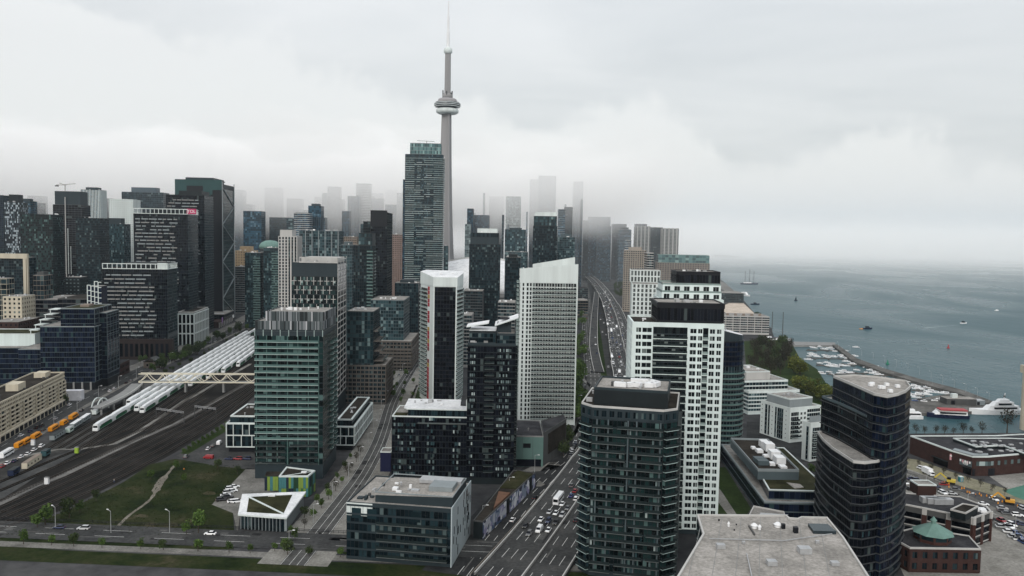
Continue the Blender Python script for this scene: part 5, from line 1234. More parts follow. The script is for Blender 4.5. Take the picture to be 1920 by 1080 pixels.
# stepped navy office with white slats
b = Bld('stepped navy glass office with thin pale floor lines and a planted roof', 60, 176, 212, 580, 590, 8, None, name='office_block', side='R'); b.D = min(b.D, 75); H = b.H; W_ = b.W
E = b.vol('body', b.rect(W_*.42, W_*.97, 4, b.D), 0, H, black_m, sedum, grey_lt, .4, .5)
E2 = b.vol('middle_wing', b.rect(W_*.12, W_, 0, b.D*.9), 0, H-13, black_m, gravel_roof, grey_lt, .3); E3 = b.vol('lower_wing', b.rect(-W_*.25, W_*.55, 1.5, b.D*.8), 0, H-30, black_m, gravel_roof, grey_lt, .3)
E4 = b.vol('rear_wing', b.rect(W_*.6, W_+4, b.D*.35, b.D), 0, H-4, black_m, gravel_roof, grey_lt, .3)
for e, z1 in ((E[0], H), (E[1], H), (E2[0], H-13), (E2[1], H-13), (E3[0], H-30), (E4[0], H-4), (E4[1], H-4)):
    curtain(b, e, 6, z1-.3, 3.7, 1.6, g_navy, grey_pan, .32, .1, black_m, .1)
for e, n, z0, z1 in ((E[1], 4, H-12, H+.3), (E2[1], 5, 6, H-12.7), (E4[1], 4, 10, H-3.7)):
    for k in range(n+1): b.A('frame_fins').fbox(e, min(e[4]-.4, k*e[4]/n), min(e[4], k*e[4]/n+.4), z0, z1, 0, .4, grey_pan)
    zz = z0
    while zz < z1: b.A('frame_fins').fbox(e, 0, e[4], zz, zz+.35, 0, .38, grey_pan); zz += 7.4
for k in range(5): b.A('stair_terraces').box(-W_*.02-k*3.6, W_*.13-k*3.6, 30, 42, H-3-k*4-.5, H-3-k*4, wht); b.A('stair_terraces').box(W_*.0-k*3.6, W_*.0+.5-k*3.6, 30, 30.6, H-3-k*4-4, H-3-k*4-.5, wht)
for k in range(4): m = MB(); m.box(W_*(.5+k*.14), W_*(.5+k*.14)+1.2, -.9, -.1, 0, 6, conc); m.obj('column', b.root)
m = MB(); m.box(W_*.6, W_*.75, 20, 30, H, H+1.6, tan); m.obj('roof_hatch', b.root); b.done()
# white lattice stair element
b = Bld('white stepped open lattice frame rising behind the navy office', 163, 190, 194, 530, 640, 8, 14, name='lattice_frame', cat='building', side='R'); H = b.H; W_ = b.W
b.vol('core', b.rect(.6, W_-.4, .6, b.D), 0, H-3, g_navy, gravel_roof)
for i in range(6):
    for j in range(4):
        if i+j*.8 > 5.6: continue
        x = W_-(j+1)*W_/4; z = H-(i+1)*4.2+ (2.1 if j % 2 else 0)-j*1.5
        b.A('lattice_cells').fbox(E0, x, x+W_/4, z, z+.6, 0, .5, wht); b.A('lattice_cells').fbox(E0, x, x+.6, z+.6, z+4.2, 0, .5, wht); b.A('lattice_cells').fbox(E0, x, x+W_/4, z+4.2, z+4.8, 0, .48, wht)
b.done()
b = slab('low navy glass block with a planted roof and white edge at the left border', -60, 58, 64, 652, 600, 8, g_navy, grey_pan, style='h', fh=3.8, bw=2, dep=44, side='R', name='office_block', roof=gravel_roof, body=black_m, band_w=.3)
E = b.vol('planted_storey', b.rect(0, b.W*.97, 10, b.D-2), b.H, b.H+9, wht_teal, sedum, wht, .5, .7); b.done()
b = Bld('small brick retail block beside the navy office by the station street', 192, 222, 232, 684, 640, 8, 26, name='block', side='R'); H = b.H
E = b.vol('body', b.rect(), 0, H, brick_dk, dark_roof, conc_dk, .5)
punched(b, E[0], 1, H, 4, 3.4, 2.2, 2.4, .8, g_black, brick_dk); punched(b, E[1], 1, H, 4, 3.4, 2.2, 2.4, .8, g_black, brick_dk); b.done()
b = PB('little old gabled house among the trees by the street', G(282, 690, 0), name='house')
b.vol('body', [(-6,0),(6,0),(6,11),(-6,11)], 0, 5, tan); m = MB(); m.prism([(-6.6,-.6),(0,-.6),(6.6,-.6),(6.6,11.6),(0,11.6),(-6.6,11.6)], [4.9,8.6,4.9,4.9,8.6,4.9], [5.3,9.1,5.3,5.3,9.1,5.3], conc_dk); m.obj('roof', b.root)
for k in (-3.4, .8, ): b.A('windows').box(k, k+1.6, -.08, .0, 1.6, 3.4, g_black)
b.done()
# pixel-patterned blocks of the same development
def pixel(label, xL, xC, xR, yT, d, dens, roofrim, podium=0, rz=None, glassflank=.17, name='apartment_tower'):
    b = Bld(label, xL, xC, xR, yT, d, 7, None, name=name, side='R'); b.D = max(14, min(b.D, 50)); H = b.H; W_ = b.W
    E = b.vol('tower_body', b.rect(), 0, H, char, brown_roof); f = E[0]; n = 0
    curtain(b, f, 2, H-.5, 3, 1.6, g_black, char, .5, .05, char2, .1); curtain(b, E[1], 2, H-.5, 3, 1.6, g_dark, char2, .5, .08, char2, .2)
    nf, h = fl(3, H-3, 3.7); x0, x1 = f[4]*.02, f[4]*(1-glassflank)
    lens = [3.6, 4.8, 6.4, 8.2]
    for i in range(nf):
        if i % 2 and dens < .5: pass
        a = x0+random.uniform(0, 3)
        while a < x1:
            L_ = random.choice(lens)
            if a+L_ > x1: break
            z = 3+i*h+1.9*((int(a/4)+i) % 2 == 0)*.0
            if random.random() < dens:
                k = random.choice((0, 1))
                me = cached(('pxl', L_, k), lambda: (lambda q: (q.fbox(E0, 0, L_, 0, 1.15, 0, .55, (conc, grey_lt)[k]), q.mesh('spandrel_panel'))[1])(MB()))
                if n < 300: b.inst('spandrel_panel', me, f, a, z); n += 1
                else: b.A('spandrel_panels').fbox(f, a, a+L_, z, z+1.15, 0, .55, grey_lt)
            a += L_+random.uniform(.4, 1.7)
    if roofrim:
        R_ = b.A('roof_frame')
        for e, L_ in ((f, f[4]), (E[1], E[1][4])):
            R_.fbox(e, 0, L_, H+roofrim-.7, H+roofrim, 0, .7, wht); R_.fbox(e, 0, L_, H-.6, H, 0, .7, wht)
            k = 0
            while k <= L_: R_.fbox(e, min(L_-.5, k), min(L_, k+.5), H, H+roofrim-.7, 0, .66, wht); k += 4.2
    m = MB(); m.box(W_*.3, W_*.9, 6, b.D-2, H, H+5, char); m.obj('penthouse', b.root)
    return b
b = pixel('dark block of staggered grey slats with a white open roof frame, lower and nearest', 192, 313, 332, 504, 738, .93, 4.6); 
m = MB(); m.box(-4, b.W+6, -5, -.1, 0, 19, plain('dark_brown_brick', (.026,.019,.018), .85, .2, .3)); m.obj('podium', b.root); m = MB(); m.box(b.W*.85, b.W+.3, -.1, 3, b.H, b.H+5, wht); m.obj('white_corner_box', b.root)
for k in range(14): b.A('podium_windows').box(-2+k*(b.W+6)/14, -2+k*(b.W+6)/14+2.6, -5.1, -5, 3, 15, g_black)
b.done()
b = pixel('taller dark tower of staggered grey slats with a pink lettered roof sign', 250, 352, 371, 401, 850, .9, 5)
sg = MB(); sg.box(b.W-1.0, b.W+8.6, -.3, .6, b.H-.2, b.H+5.4, plain('sign_magenta', (.42,.03,.11), .5, .1, .2)); o = sg.obj('sign_board', b.root)
letters(b.root, 'TOL', 4.4, sgn_w, (b.W+3.8, -.42, b.H+2.5), 0); b.done()
b = pixel('dark slatted slab rising just behind the pink lettered tower', 311, 383, 400, 366, 940, .85, 0, glassflank=.1); b.done()
b = slab('low dark retail and office podium along the station street, pale lit signs', 372, 420, 461, 590, 1010, 7, g_black, char, style='h', fh=4, bw=3, side='R', name='retail_block', dep=60, band_w=.6)
m = MB(); m.box(0, b.W, -30, -.1, 0, b.H*.55, brick_dk); m.obj('brick_front', b.root)
for k in range(9): m = MB(); m.box(b.W+.1, b.W+1.2, -28+k*9, -27+k*9, 0, 6, conc_lt); m.obj('column', b.root)
for k in (.2, .72): b.A('roof_light_strips').box(b.W*.2, b.W*.9, b.D*k, b.D*k+1.2, b.H, b.H+.6, metal_w)
m = MB(); m.box(b.W+.1, b.W+.6, 46, 54, b.H*.3, b.H*.3+4, sgn_w); m.obj('white_sign', b.root)
m = MB(); m.box(b.W+.1, b.W+.7, -13, -8.4, 4, 11, plain('sign_purple', (.32,.16,.42), .5, .2, .3)); m.obj('purple_sign', b.root); b.done()
# arcaded cream corner building
b = Bld('cream corner building with tall dark arched windows in three tiers', 334, 364, 390, 586, 830, 7, None, name='office_block', side='R'); b.D = min(b.D, 60); H = b.H
E = b.vol('body', b.rect(), 0, H, g_black, brown_roof, conc_lt, .8, .6)
for e, n in ((E[0], 4), (E[1], 9)):
    for t in range(3):
        z0, z1 = (0, H*.37) if t == 0 else (H*.37+(t-1)*H*.3, H*.37+t*H*.3)
        A_ = b.A('arcade_piers')
        for j in range(n+1): A_.fbox(e, max(-.4, j*e[4]/n-.55), min(e[4]+.4, j*e[4]/n+.55), z0, z1, 0, .9, wht)
        b.A('arcade_bands').fbox(e, -.5, e[4]+.5, z1-1.1, z1+.1, 0, 1.0, wht)
        for j in range(n):
            w = e[4]/n; xs = j*w+.55; ws = w-1.1
            me = cached(('arch', round(ws, 1)), lambda: (lambda q: ([q.quad([(x0,-.5,-s0),(x1,-.5,-s1),(x1,-.5,0),(x0,-.5,0)], conc_lt) for (x0, s0), (x1, s1) in zip([(ws*k/8, 1.2*(1-math.sqrt(max(0, 1-(2*k/8-1)**2)))) for k in range(8)], [(ws*k/8, 1.2*(1-math.sqrt(max(0, 1-(2*k/8-1)**2)))) for k in range(1, 9)])], q.mesh('arch'))[1])(MB()))
            o = b.inst('arch', me, e, xs, z1-1.1); o['kind'] = 'stuff'
m = MB(); m.box(-.5, b.W+.5, -.5, b.D+.5, H, H+1.2, conc_lt) if False else None
b.done()
# teal office tower with diagonal bracing
b = Bld('massive dark teal office tower with a white diagonally braced flank', 328, 416, 438, 345, 1050, 5, None, name='office_tower', side='R'); b.D = max(30, min(b.D, 60)); H = b.H
teal_c = plain('teal_cladding', (.02,.056,.057), .35, .15, .05)
E = b.vol('tower_body', b.rect(), 0, H, char, dark_roof)
curtain(b, E[0], 4, H-14, 4, 2.4, gl('office_glass', (.008,.02,.021), (.018,.042,.042), (.04,.085,.08)), char, .5, .06, None); curtain(b, E[1], 4, H-6, 4, 2.4, gl('office_glass2', (.006,.017,.018), (.012,.03,.031), (.03,.07,.07)), char, .4, .03)
b.A('crown_band').fbox(E[0], 0, b.W, H-14, H+5, 0, .6, teal_c); b.A('crown_band').fbox(E[0], b.W*.0, b.W*.05, H-60, H-14, 0, .6, teal_c)
b.A('dark_recess').fbox(E[0], b.W*.25, b.W*.6, H-12, H-3, .6, .75, black_m)
b.A('dark_strip').fbox(E[0], b.W*.8, b.W, 0, H-8, .61, .9, black_m)
for k in range(7):
    z0, z1 = 6+k*(H-10)/7, 6+(k+1)*(H-10)/7; s_ = k % 2; m = MB()
    m.bar((b.W+.5, 0 if s_ else b.D, z0), (b.W+.5, b.D if s_ else 0, z1), .9, grey_lt); m.obj('diagonal_brace', b.root)
for y in (0, b.D): m = MB(); m.box(b.W+.1, b.W+1.0, y-.5, y+.5, 0, H+3, grey_lt); m.obj('corner_post', b.root)
m = MB(); m.box(b.W*.2, b.W*.8, 5, b.D-4, H+2, H+8, char2); m.obj('plant_room', b.root); roof_units(b, 3, b.W-4, 3, b.D-4, H+4, 6, [conc_dk]); b.done()
# far left cluster
b = S('white slab tower with a speckled upper face between dark towers', 204, 249, 250.5, 374, 1220, 5, g_pale, wht, style='p', fh=3, bw=2.6, ww=.9, wh=1.5, dep=30, side='R')
S('glass apartment tower with a white stepped roof in front of the speckled white slab', 191, 232, 239, 420, 1120, 5, g_teal, char2, style='g', fh=3, bw=2, dep=24, side='R', pent=8, body=char2)
S('dark glass tower left of the pink lettered tower, plain flat roof', 142, 187, 191, 409, 1010, 5, g_dark, char, style='h', fh=3, bw=2, dep=28, side='R', band_w=.6)
S('broad dark green glass tower at the left, flat topped', 38, 98, 103, 402, 1000, 5, g_green, char, style='g', fh=3, bw=2, dep=28, side='R')
b = slab('concrete tower under construction with tall white hoist masts and a crane on top', 99, 152, 157, 384, 1090, 5, g_black, conc_dk, style='g', fh=3, bw=4, dep=28, side='R')
m = MB(); m.box(b.W*.05, b.W*.95, 2, b.D-2, b.H, b.H+18, char2); m.obj('formwork_deck', b.root)
for k in range(7): m = MB(); x = b.W*(.07+k*.09); m.box(x, x+.7, -1.4, -.6, 57, 57+(62 if k == 5 else 38), wht); m.obj('hoist_rail', b.root)
m = MB(); m.box(b.W*.44, b.W*.44+1, -1.8, -.8, 14, b.H+10, conc_lt); m.obj('hoist_mast', b.root); b.done()
cr = thing('tower_crane', 'slim tower crane standing on the concrete tower under construction', 'crane', (AT(122, 356, 1085).x, 1085, AT(122, 384, 1085).z+18))
for nm, p, q in (('mast', (0,0,0), (0,0,9)), ('jib', (-2,0,9), (14,0,10.6)), ('counter_jib', (2,0,8.6), (-12,0,8.6)), ('jib', (-2,3,9), (-9,3,11))): m = MB(); m.bar(p, q, 1.0, conc_lt); m.obj(nm, cr)
m = MB(); m.box(-13, -9, -1.2, 1.2, 6.5, 8, conc_dk); m.obj('counterweight', cr)
b = S('blue-grey tower with bright vertical white fins beside the construction tower', 151, 187, 193, 356, 1290, 5, g_blue, wht, style='v', fh=3, bw=2.2, dep=26, side='R', pent=4, band_w=1.0, body=char2)
b = S('narrow tower with a speckled black and white facade near the left border', 8, 36, 40, 379, 1060, 5, gl('speckle', (.008,.014,.022), (.06,.085,.1), (.34,.4,.44), .55, .72), char, style='g', fh=3, bw=1.6, dep=22, side='R', pent=10)
S('pale flat roofed tower behind the speckled one at the left border', 33, 57, 60, 377, 1330, 5, g_blue, char2, style='h', dep=22, side='R', pent=4)
S('dark tower cut by the left border of the view', -34, 5, 9, 366, 1160, 5, g_navy, char2, style='v', dep=22, side='R')
S('glass block framed in thick cream stone at the left border', -40, 49, 54, 483, 830, 5, g_dark, char2, style='g', fh=3, bw=2.4, dep=20, side='R', name='apartment_block', body=char2)
b = Bld('cream stone portal frame over the glass block at the left border', -40, 51, 56, 476, 826, 5, 3, name='apartment_block', side='R'); H = b.H
m = MB(); m.box(0, b.W, 0, 3, H-5, H, cream); m.obj('lintel', b.root); m = MB(); m.box(b.W-4.4, b.W-1.6, 0, 3, 0, H-5, cream); m.obj('pier', b.root); m = MB(); m.box(b.W-.9, b.W, 0, 3, 0, H-5, cream); m.obj('outer_pier', b.root); b.done()
S('small tan gridded block right of the cream stone frame', 62, 82, 86, 516, 800, 5, g_dark, tan, style='g', fh=5, bw=4, dep=18, side='R', name='apartment_block', body=conc_dk, pent=3)
S('small cream gridded block at the left border, four storeys showing', -20, 12, 14, 522, 780, 5, g_dark, cream, style='g', fh=5, bw=5, dep=14, side='R', name='apartment_block', body=conc_dk)
S('yellowish old brick warehouse with square windows at the left border', 5, 40, 48, 556, 720, 7, g_win, cream, style='p', fh=4, bw=4, dep=26, side='R', name='warehouse', ww=1.8, wh=2)
S('long low flat roofed hall with a pale roof edge behind the navy office', 66, 150, 166, 562, 800, 7, g_black, conc_dk, style='h', fh=4, bw=4, side='R', name='hall', roof=pale_roof, dep=60)
S('long low hall with a brown roof behind the planted office roof', 108, 176, 196, 560, 730, 7, g_black, conc_dk, style='h', fh=4, bw=4, side='R', name='hall', roof=brown_roof, dep=50)
S('small dark brick row beside the warehouse at the left border', -20, 34, 54, 604, 690, 7, g_black, brick_dk, style='p', fh=4, bw=4, side='R', name='block', dep=40)
S('small dark office with lit square windows between dark towers at the left', 122, 150, 155, 520, 900, 5, g_pale, char, style='p', fh=4, bw=4, side='R', dep=20, name='office_block', ww=2, wh=1.2)
# ======== centre-left cluster ========
b = slab('white concrete tower with a slotted shaft behind the dark cross-framed tower', 522, 557, 561, 443, 770, 3, g_dark, conc_lt, style='v', fh=3, bw=2.8, dep=22, side='R', band_w=1.3)
m = MB(); m.box(1, b.W*.7, 2, b.D-2, b.H, b.H+6, conc_lt); m.obj('penthouse', b.root)
for k in range(3): curtain(b, (b.W*.55,0,1,0,b.W*.4), 3, b.H-3, 3, 1.6, g_green, None, .6) if k == 0 else None
b.done()
b = slab('wide teal glass condominium with a scalloped top, centre-left', 560, 636, 641, 433, 860, 3, g_teal, grey_pan, style='g', fh=3, bw=2.3, dep=30, side='R')
for k in range(7): b.A('white_pilasters').fbox(E0, k*b.W/6.2, k*b.W/6.2+.7, 2, b.H, 0, .5, grey_lt)
roof_units(b, 2, b.W-3, 2, b.D-3, b.H, 10, [metal_w, metal]); b.done()
S('narrow teal condominium right of the scalloped one, pale top', 639, 660, 664, 459, 790, 3, g_teal, grey_pan, style='g', fh=3, bw=2, dep=26, side='R', pent=3)
S('brown and cream stub of a slab above the narrow teal condominium', 641, 669, 673, 444, 1120, 3, g_dark, tan, style='p', dep=24, side='R', name='apartment_block')
b = slab('dark condominium with curved balcony bands and a raised corner, centre-left', 663, 698, 705, 460, 720, 3, g_dark, char, style='b', fh=3, bw=1.8, dep=28, side='R', balc=[(12, 17.5)])
E = b.vol('raised_corner', b.rect(b.W*.25, b.W-.3, 2, b.D-2), b.H, b.H+11, char, gravel_roof); curtain(b, E[0], b.H+.4, b.H+10.6, 3, 1.8, g_teal, char, .5, .1, pre='upper_'); b.done()
b = slab('near-black square tower with a blank crown, centre-left', 695, 726, 736, 398, 890, 3, g_black, char, style='g', fh=3, bw=2, dep=None, side='R', body=black_m)
b.A('blank_crown').fbox(E0, -.1, b.W+.1, b.H-16, b.H+2, 0, .3, black_m); b.done()
S('slim dark tower attached left of the near-black square tower', 681, 694, 697, 415, 900, 3, g_dark, char, style='h', dep=20, side='R')
b = slab('stepped teal glass mid-rise with brown terraces beside the boulevard', 651, 700, 712, 584, 557, 1, g_teal, char2, style='g', fh=3, bw=2, dep=None, side='R', name='apartment_block')
b.D = min(b.D, 40)
for k in range(5): b.A('side_terraces').box(b.W, b.W+3+k*1.3, 2, b.D-1, b.H-14-k*7-.5, b.H-14-k*7, taupe); b.A('terrace_guards').box(b.W+2.9+k*1.3, b.W+3+k*1.3, 2, b.D-1, b.H-14-k*7, b.H-13-k*7, rail_g)
E = b.vol('brown_base', b.rect(-2, b.W+9, .5-1.2, b.D+8), 0, b.H*.42, conc_dk, pale_roof, taupe, .4); 
for i in (0, 1): punched(b, E[i], 1, b.H*.42-.3, 3, 3, 2.4, 2.0, .5, g_dark, taupe)
roof_units(b, 2, b.W-3, 3, 20, b.H, 9, [metal_w, metal]); b.done()
b = slab('teal condominium with brown lower storeys behind the stepped mid-rise', 695, 757, 768, 563, 705, 1, g_teal, grey_pan, style='g', fh=3, bw=2.3, side='R', name='apartment_block')
b.D = min(b.D, 40)
E = b.vol('brown_base', b.rect(b.W*.1, b.W+8, -9, b.D+14), 0, b.H*.42, conc_dk, pale_roof, taupe, .4)
for i in (0, 1): punched(b, E[i], 1, b.H*.42-.3, 3, 3, 2.4, 1.9, .6, g_dark, taupe)
for e in E[:2]:
    for k in range(6): b.A('terrace_bands').fbox(e, 0, e[4], 3+k*3, 3.9+k*3, 0, 1.2, taupe)
roof_units(b, 2, b.W-3, 3, 20, b.H, 8, [metal_w, metal]); b.done()
S('low dark mid-rise in front of the tallest glass tower', 740, 784, 790, 531, 900, 1, g_dark, char2, style='g', fh=3.2, bw=2.4, dep=30, side='R', name='apartment_block', pent=3)
for lab, xl, xc, xr in (('curved teal condominium left of the white slotted tower, rounded corner', 459, 488, 495), ('twin curved teal condominium nearer the white slotted tower', 494, 522, 528)):
    b = slab(lab, xl, xc, xr, 474 if xl < 490 else 465, 980, 3, g_teal, char2, style='g', fh=3, bw=1.9, dep=24, side='R')
    balconies(b, E0[:4]+(b.W,), 5, b.H-4, 3, [(b.W*.55, b.W)], 1.3, slab_g, rail_g, parts=False); roof_units(b, 2, b.W-3, 2, b.D-3, b.H, 5, [metal_w]); b.done()
b = PB('grey office drum capped with a green copper dome behind the curved condominiums', AT(501, 466, 1300), name='office_block'); zt = AT(501, 466, 1300).z
P = [(17*math.cos(k*math.pi/10), 17+17*math.sin(k*math.pi/10)) for k in range(20)]; E = b.vol('drum', P, 0, zt, conc)
for e in E:
    if e[2] > -.3: curtain(b, e, 2, zt-1, 3.6, 2.6, g_dark, conc, .9, .2)
m = MB(); m.lathe([(18.5, 0), (17.5, 5), (14, 9.5), (8, 12.5), (.5, 13.5)], 24, copper); o = m.obj('copper_dome', b.root, smooth=True); o.location = (0, 17, zt); b.done()
S('sandy old stone block with a stepped top at the station street end', 441, 474, 482, 470, 1210, 3, g_dark, plain('sandstone', (.42,.31,.19), .8, .2, .2), style='p', fh=4, bw=4, dep=30, side='R', name='block', pent=6)
S('low grey glass block under the sandy stone block', 441, 462, 470, 500, 1150, 3, g_dark, conc, style='h', dep=26, side='R', name='block')
S('brown hotel slab with a grid of square windows left of the tallest glass tower', 736, 757, 760, 440, 1180, 3, g_dark, plain('pinkish_precast', (.26,.19,.165), .8, .15, .1), style='p', fh=3, bw=2.8, dep=26, side='R')
# ======== towers fading into the fog ========
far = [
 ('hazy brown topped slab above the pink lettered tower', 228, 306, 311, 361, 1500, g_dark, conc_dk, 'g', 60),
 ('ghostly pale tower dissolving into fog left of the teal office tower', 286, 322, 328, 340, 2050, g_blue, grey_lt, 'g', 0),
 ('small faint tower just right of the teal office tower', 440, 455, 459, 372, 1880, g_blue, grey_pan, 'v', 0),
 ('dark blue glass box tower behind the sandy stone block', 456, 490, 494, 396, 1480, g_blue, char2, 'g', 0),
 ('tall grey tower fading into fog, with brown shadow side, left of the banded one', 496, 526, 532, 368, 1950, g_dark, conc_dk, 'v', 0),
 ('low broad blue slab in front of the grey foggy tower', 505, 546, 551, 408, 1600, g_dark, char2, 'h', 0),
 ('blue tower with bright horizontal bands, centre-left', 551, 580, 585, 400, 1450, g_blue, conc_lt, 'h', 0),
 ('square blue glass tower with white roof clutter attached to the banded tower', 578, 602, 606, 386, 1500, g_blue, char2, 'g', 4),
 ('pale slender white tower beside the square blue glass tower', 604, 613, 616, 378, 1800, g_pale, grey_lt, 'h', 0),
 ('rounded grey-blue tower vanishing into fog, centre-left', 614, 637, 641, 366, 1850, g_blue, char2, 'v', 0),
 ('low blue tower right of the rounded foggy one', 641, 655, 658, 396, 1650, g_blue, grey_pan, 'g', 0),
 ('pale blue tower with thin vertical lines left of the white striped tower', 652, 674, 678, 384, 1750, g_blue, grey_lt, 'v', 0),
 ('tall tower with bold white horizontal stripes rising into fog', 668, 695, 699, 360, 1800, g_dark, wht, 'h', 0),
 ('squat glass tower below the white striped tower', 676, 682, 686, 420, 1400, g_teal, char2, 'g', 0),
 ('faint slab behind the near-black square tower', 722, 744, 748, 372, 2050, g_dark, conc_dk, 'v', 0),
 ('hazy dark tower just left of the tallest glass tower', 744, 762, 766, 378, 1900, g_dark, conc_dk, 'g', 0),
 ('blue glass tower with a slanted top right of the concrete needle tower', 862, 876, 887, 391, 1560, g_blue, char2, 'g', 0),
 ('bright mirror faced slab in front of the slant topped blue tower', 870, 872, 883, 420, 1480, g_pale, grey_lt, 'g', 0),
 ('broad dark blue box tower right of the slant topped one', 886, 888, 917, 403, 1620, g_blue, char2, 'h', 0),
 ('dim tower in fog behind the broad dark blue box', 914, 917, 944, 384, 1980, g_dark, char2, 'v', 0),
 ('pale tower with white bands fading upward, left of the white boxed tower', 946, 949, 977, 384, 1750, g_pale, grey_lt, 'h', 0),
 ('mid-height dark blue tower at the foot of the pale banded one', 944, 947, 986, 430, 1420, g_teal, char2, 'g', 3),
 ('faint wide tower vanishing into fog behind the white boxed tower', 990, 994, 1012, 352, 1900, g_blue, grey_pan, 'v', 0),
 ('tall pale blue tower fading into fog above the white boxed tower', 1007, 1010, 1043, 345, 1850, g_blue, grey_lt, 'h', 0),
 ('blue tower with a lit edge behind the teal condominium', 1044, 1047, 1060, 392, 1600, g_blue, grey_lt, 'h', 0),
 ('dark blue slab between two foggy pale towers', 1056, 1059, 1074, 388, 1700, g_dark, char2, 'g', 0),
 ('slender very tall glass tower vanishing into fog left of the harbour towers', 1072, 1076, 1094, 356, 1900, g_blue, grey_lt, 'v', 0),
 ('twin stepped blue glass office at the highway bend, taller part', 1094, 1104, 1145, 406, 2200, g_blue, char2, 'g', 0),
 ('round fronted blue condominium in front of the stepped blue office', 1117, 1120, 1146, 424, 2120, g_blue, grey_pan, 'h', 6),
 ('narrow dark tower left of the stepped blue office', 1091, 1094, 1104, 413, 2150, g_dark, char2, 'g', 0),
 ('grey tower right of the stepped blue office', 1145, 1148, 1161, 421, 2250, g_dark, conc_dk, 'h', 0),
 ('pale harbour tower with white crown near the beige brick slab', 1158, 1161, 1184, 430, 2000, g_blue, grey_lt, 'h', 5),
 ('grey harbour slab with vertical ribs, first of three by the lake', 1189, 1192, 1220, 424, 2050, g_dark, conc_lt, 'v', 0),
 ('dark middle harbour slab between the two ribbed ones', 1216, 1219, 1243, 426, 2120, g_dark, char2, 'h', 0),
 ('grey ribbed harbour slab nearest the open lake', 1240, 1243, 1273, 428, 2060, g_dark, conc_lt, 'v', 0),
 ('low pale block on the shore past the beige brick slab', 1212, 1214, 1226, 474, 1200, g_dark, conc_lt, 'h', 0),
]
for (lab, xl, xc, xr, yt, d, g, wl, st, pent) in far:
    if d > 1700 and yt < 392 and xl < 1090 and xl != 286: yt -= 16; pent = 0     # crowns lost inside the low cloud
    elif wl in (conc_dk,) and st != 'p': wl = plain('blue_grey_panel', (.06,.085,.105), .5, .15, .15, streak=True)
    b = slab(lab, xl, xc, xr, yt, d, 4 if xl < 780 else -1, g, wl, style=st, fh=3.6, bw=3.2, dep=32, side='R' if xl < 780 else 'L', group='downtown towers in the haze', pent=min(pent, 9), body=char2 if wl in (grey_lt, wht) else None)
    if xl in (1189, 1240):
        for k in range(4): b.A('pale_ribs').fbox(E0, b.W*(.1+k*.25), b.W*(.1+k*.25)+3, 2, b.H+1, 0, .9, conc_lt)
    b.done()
for k, (px, yt, d, w) in enumerate(((470,380,2250,26),(540,392,2200,30),(596,372,2300,24),(660,370,2350,26),(706,384,2300,28),(905,382,2300,26),(932,396,2250,22),(965,372,2400,28),(1030,366,2350,24),(1165,420,2250,26),(1205,420,2300,22),(350,352,2150,30),(60,380,1700,30),(20,372,1650,26),(195,372,1700,30),(250,366,1800,30))):
    b = slab('indistinct blue-grey tower deep in the downtown haze', px-w/2, px+w/2-3, px+w/2, yt, d, 4, g_dark, char2, style='h', fh=4, bw=4.5, dep=30, side='R', group='faint towers deep in the haze'); b.done()
random.seed(33)
for k in range(44):
    px = random.choice([random.uniform(440, 775)]*3+[random.uniform(0, 330)]+[random.uniform(860, 1085)]*2); d = random.uniform(1480, 1900); w = random.uniform(18, 34)
    if k % 3: yt = random.uniform(388, 428)
    else: yt = random.uniform(360, 385); d = random.uniform(1780, 2000)
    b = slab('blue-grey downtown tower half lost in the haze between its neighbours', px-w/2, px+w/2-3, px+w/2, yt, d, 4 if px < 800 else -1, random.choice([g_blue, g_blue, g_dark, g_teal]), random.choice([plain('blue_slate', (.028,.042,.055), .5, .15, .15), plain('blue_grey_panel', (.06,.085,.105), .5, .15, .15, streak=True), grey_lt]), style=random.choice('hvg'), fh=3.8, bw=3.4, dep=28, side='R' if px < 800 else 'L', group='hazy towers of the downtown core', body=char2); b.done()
random.seed(21)
for k in range(46):
    px = random.choice([random.uniform(-30, 330), random.uniform(440, 770), random.uniform(850, 1090)]); d = random.uniform(1150, 1900)
    hz = random.uniform(12, 34); pt = AT(px, 480, d); yy = 540-((Vector((pt.x, d, hz))-Vector((0,0,CAM_H))).dot(UP))/((Vector((pt.x, d, hz))-Vector((0,0,CAM_H))).dot(FW))*F_PX
    wl_, rf_ = random.choice([(conc,'grey'),(conc_dk,'dark'),(char2,'slate'),(tan,'tan'),(grey_pan,'blue-grey')]), random.choice([(gravel_roof,'gravel'),(pale_roof,'pale'),(dark_roof,'black')])
    b = slab(f'small low {wl_[1]} block with a {rf_[1]} roof filling the streets between the hazy towers', px, px+random.uniform(16, 40), px+44, yy, d, 4, g_dark, wl_[0], style='h', fh=4, bw=4, dep=random.uniform(18, 40), side='R', name='block', group='low blocks between the towers', roof=rf_[0]); b.done()

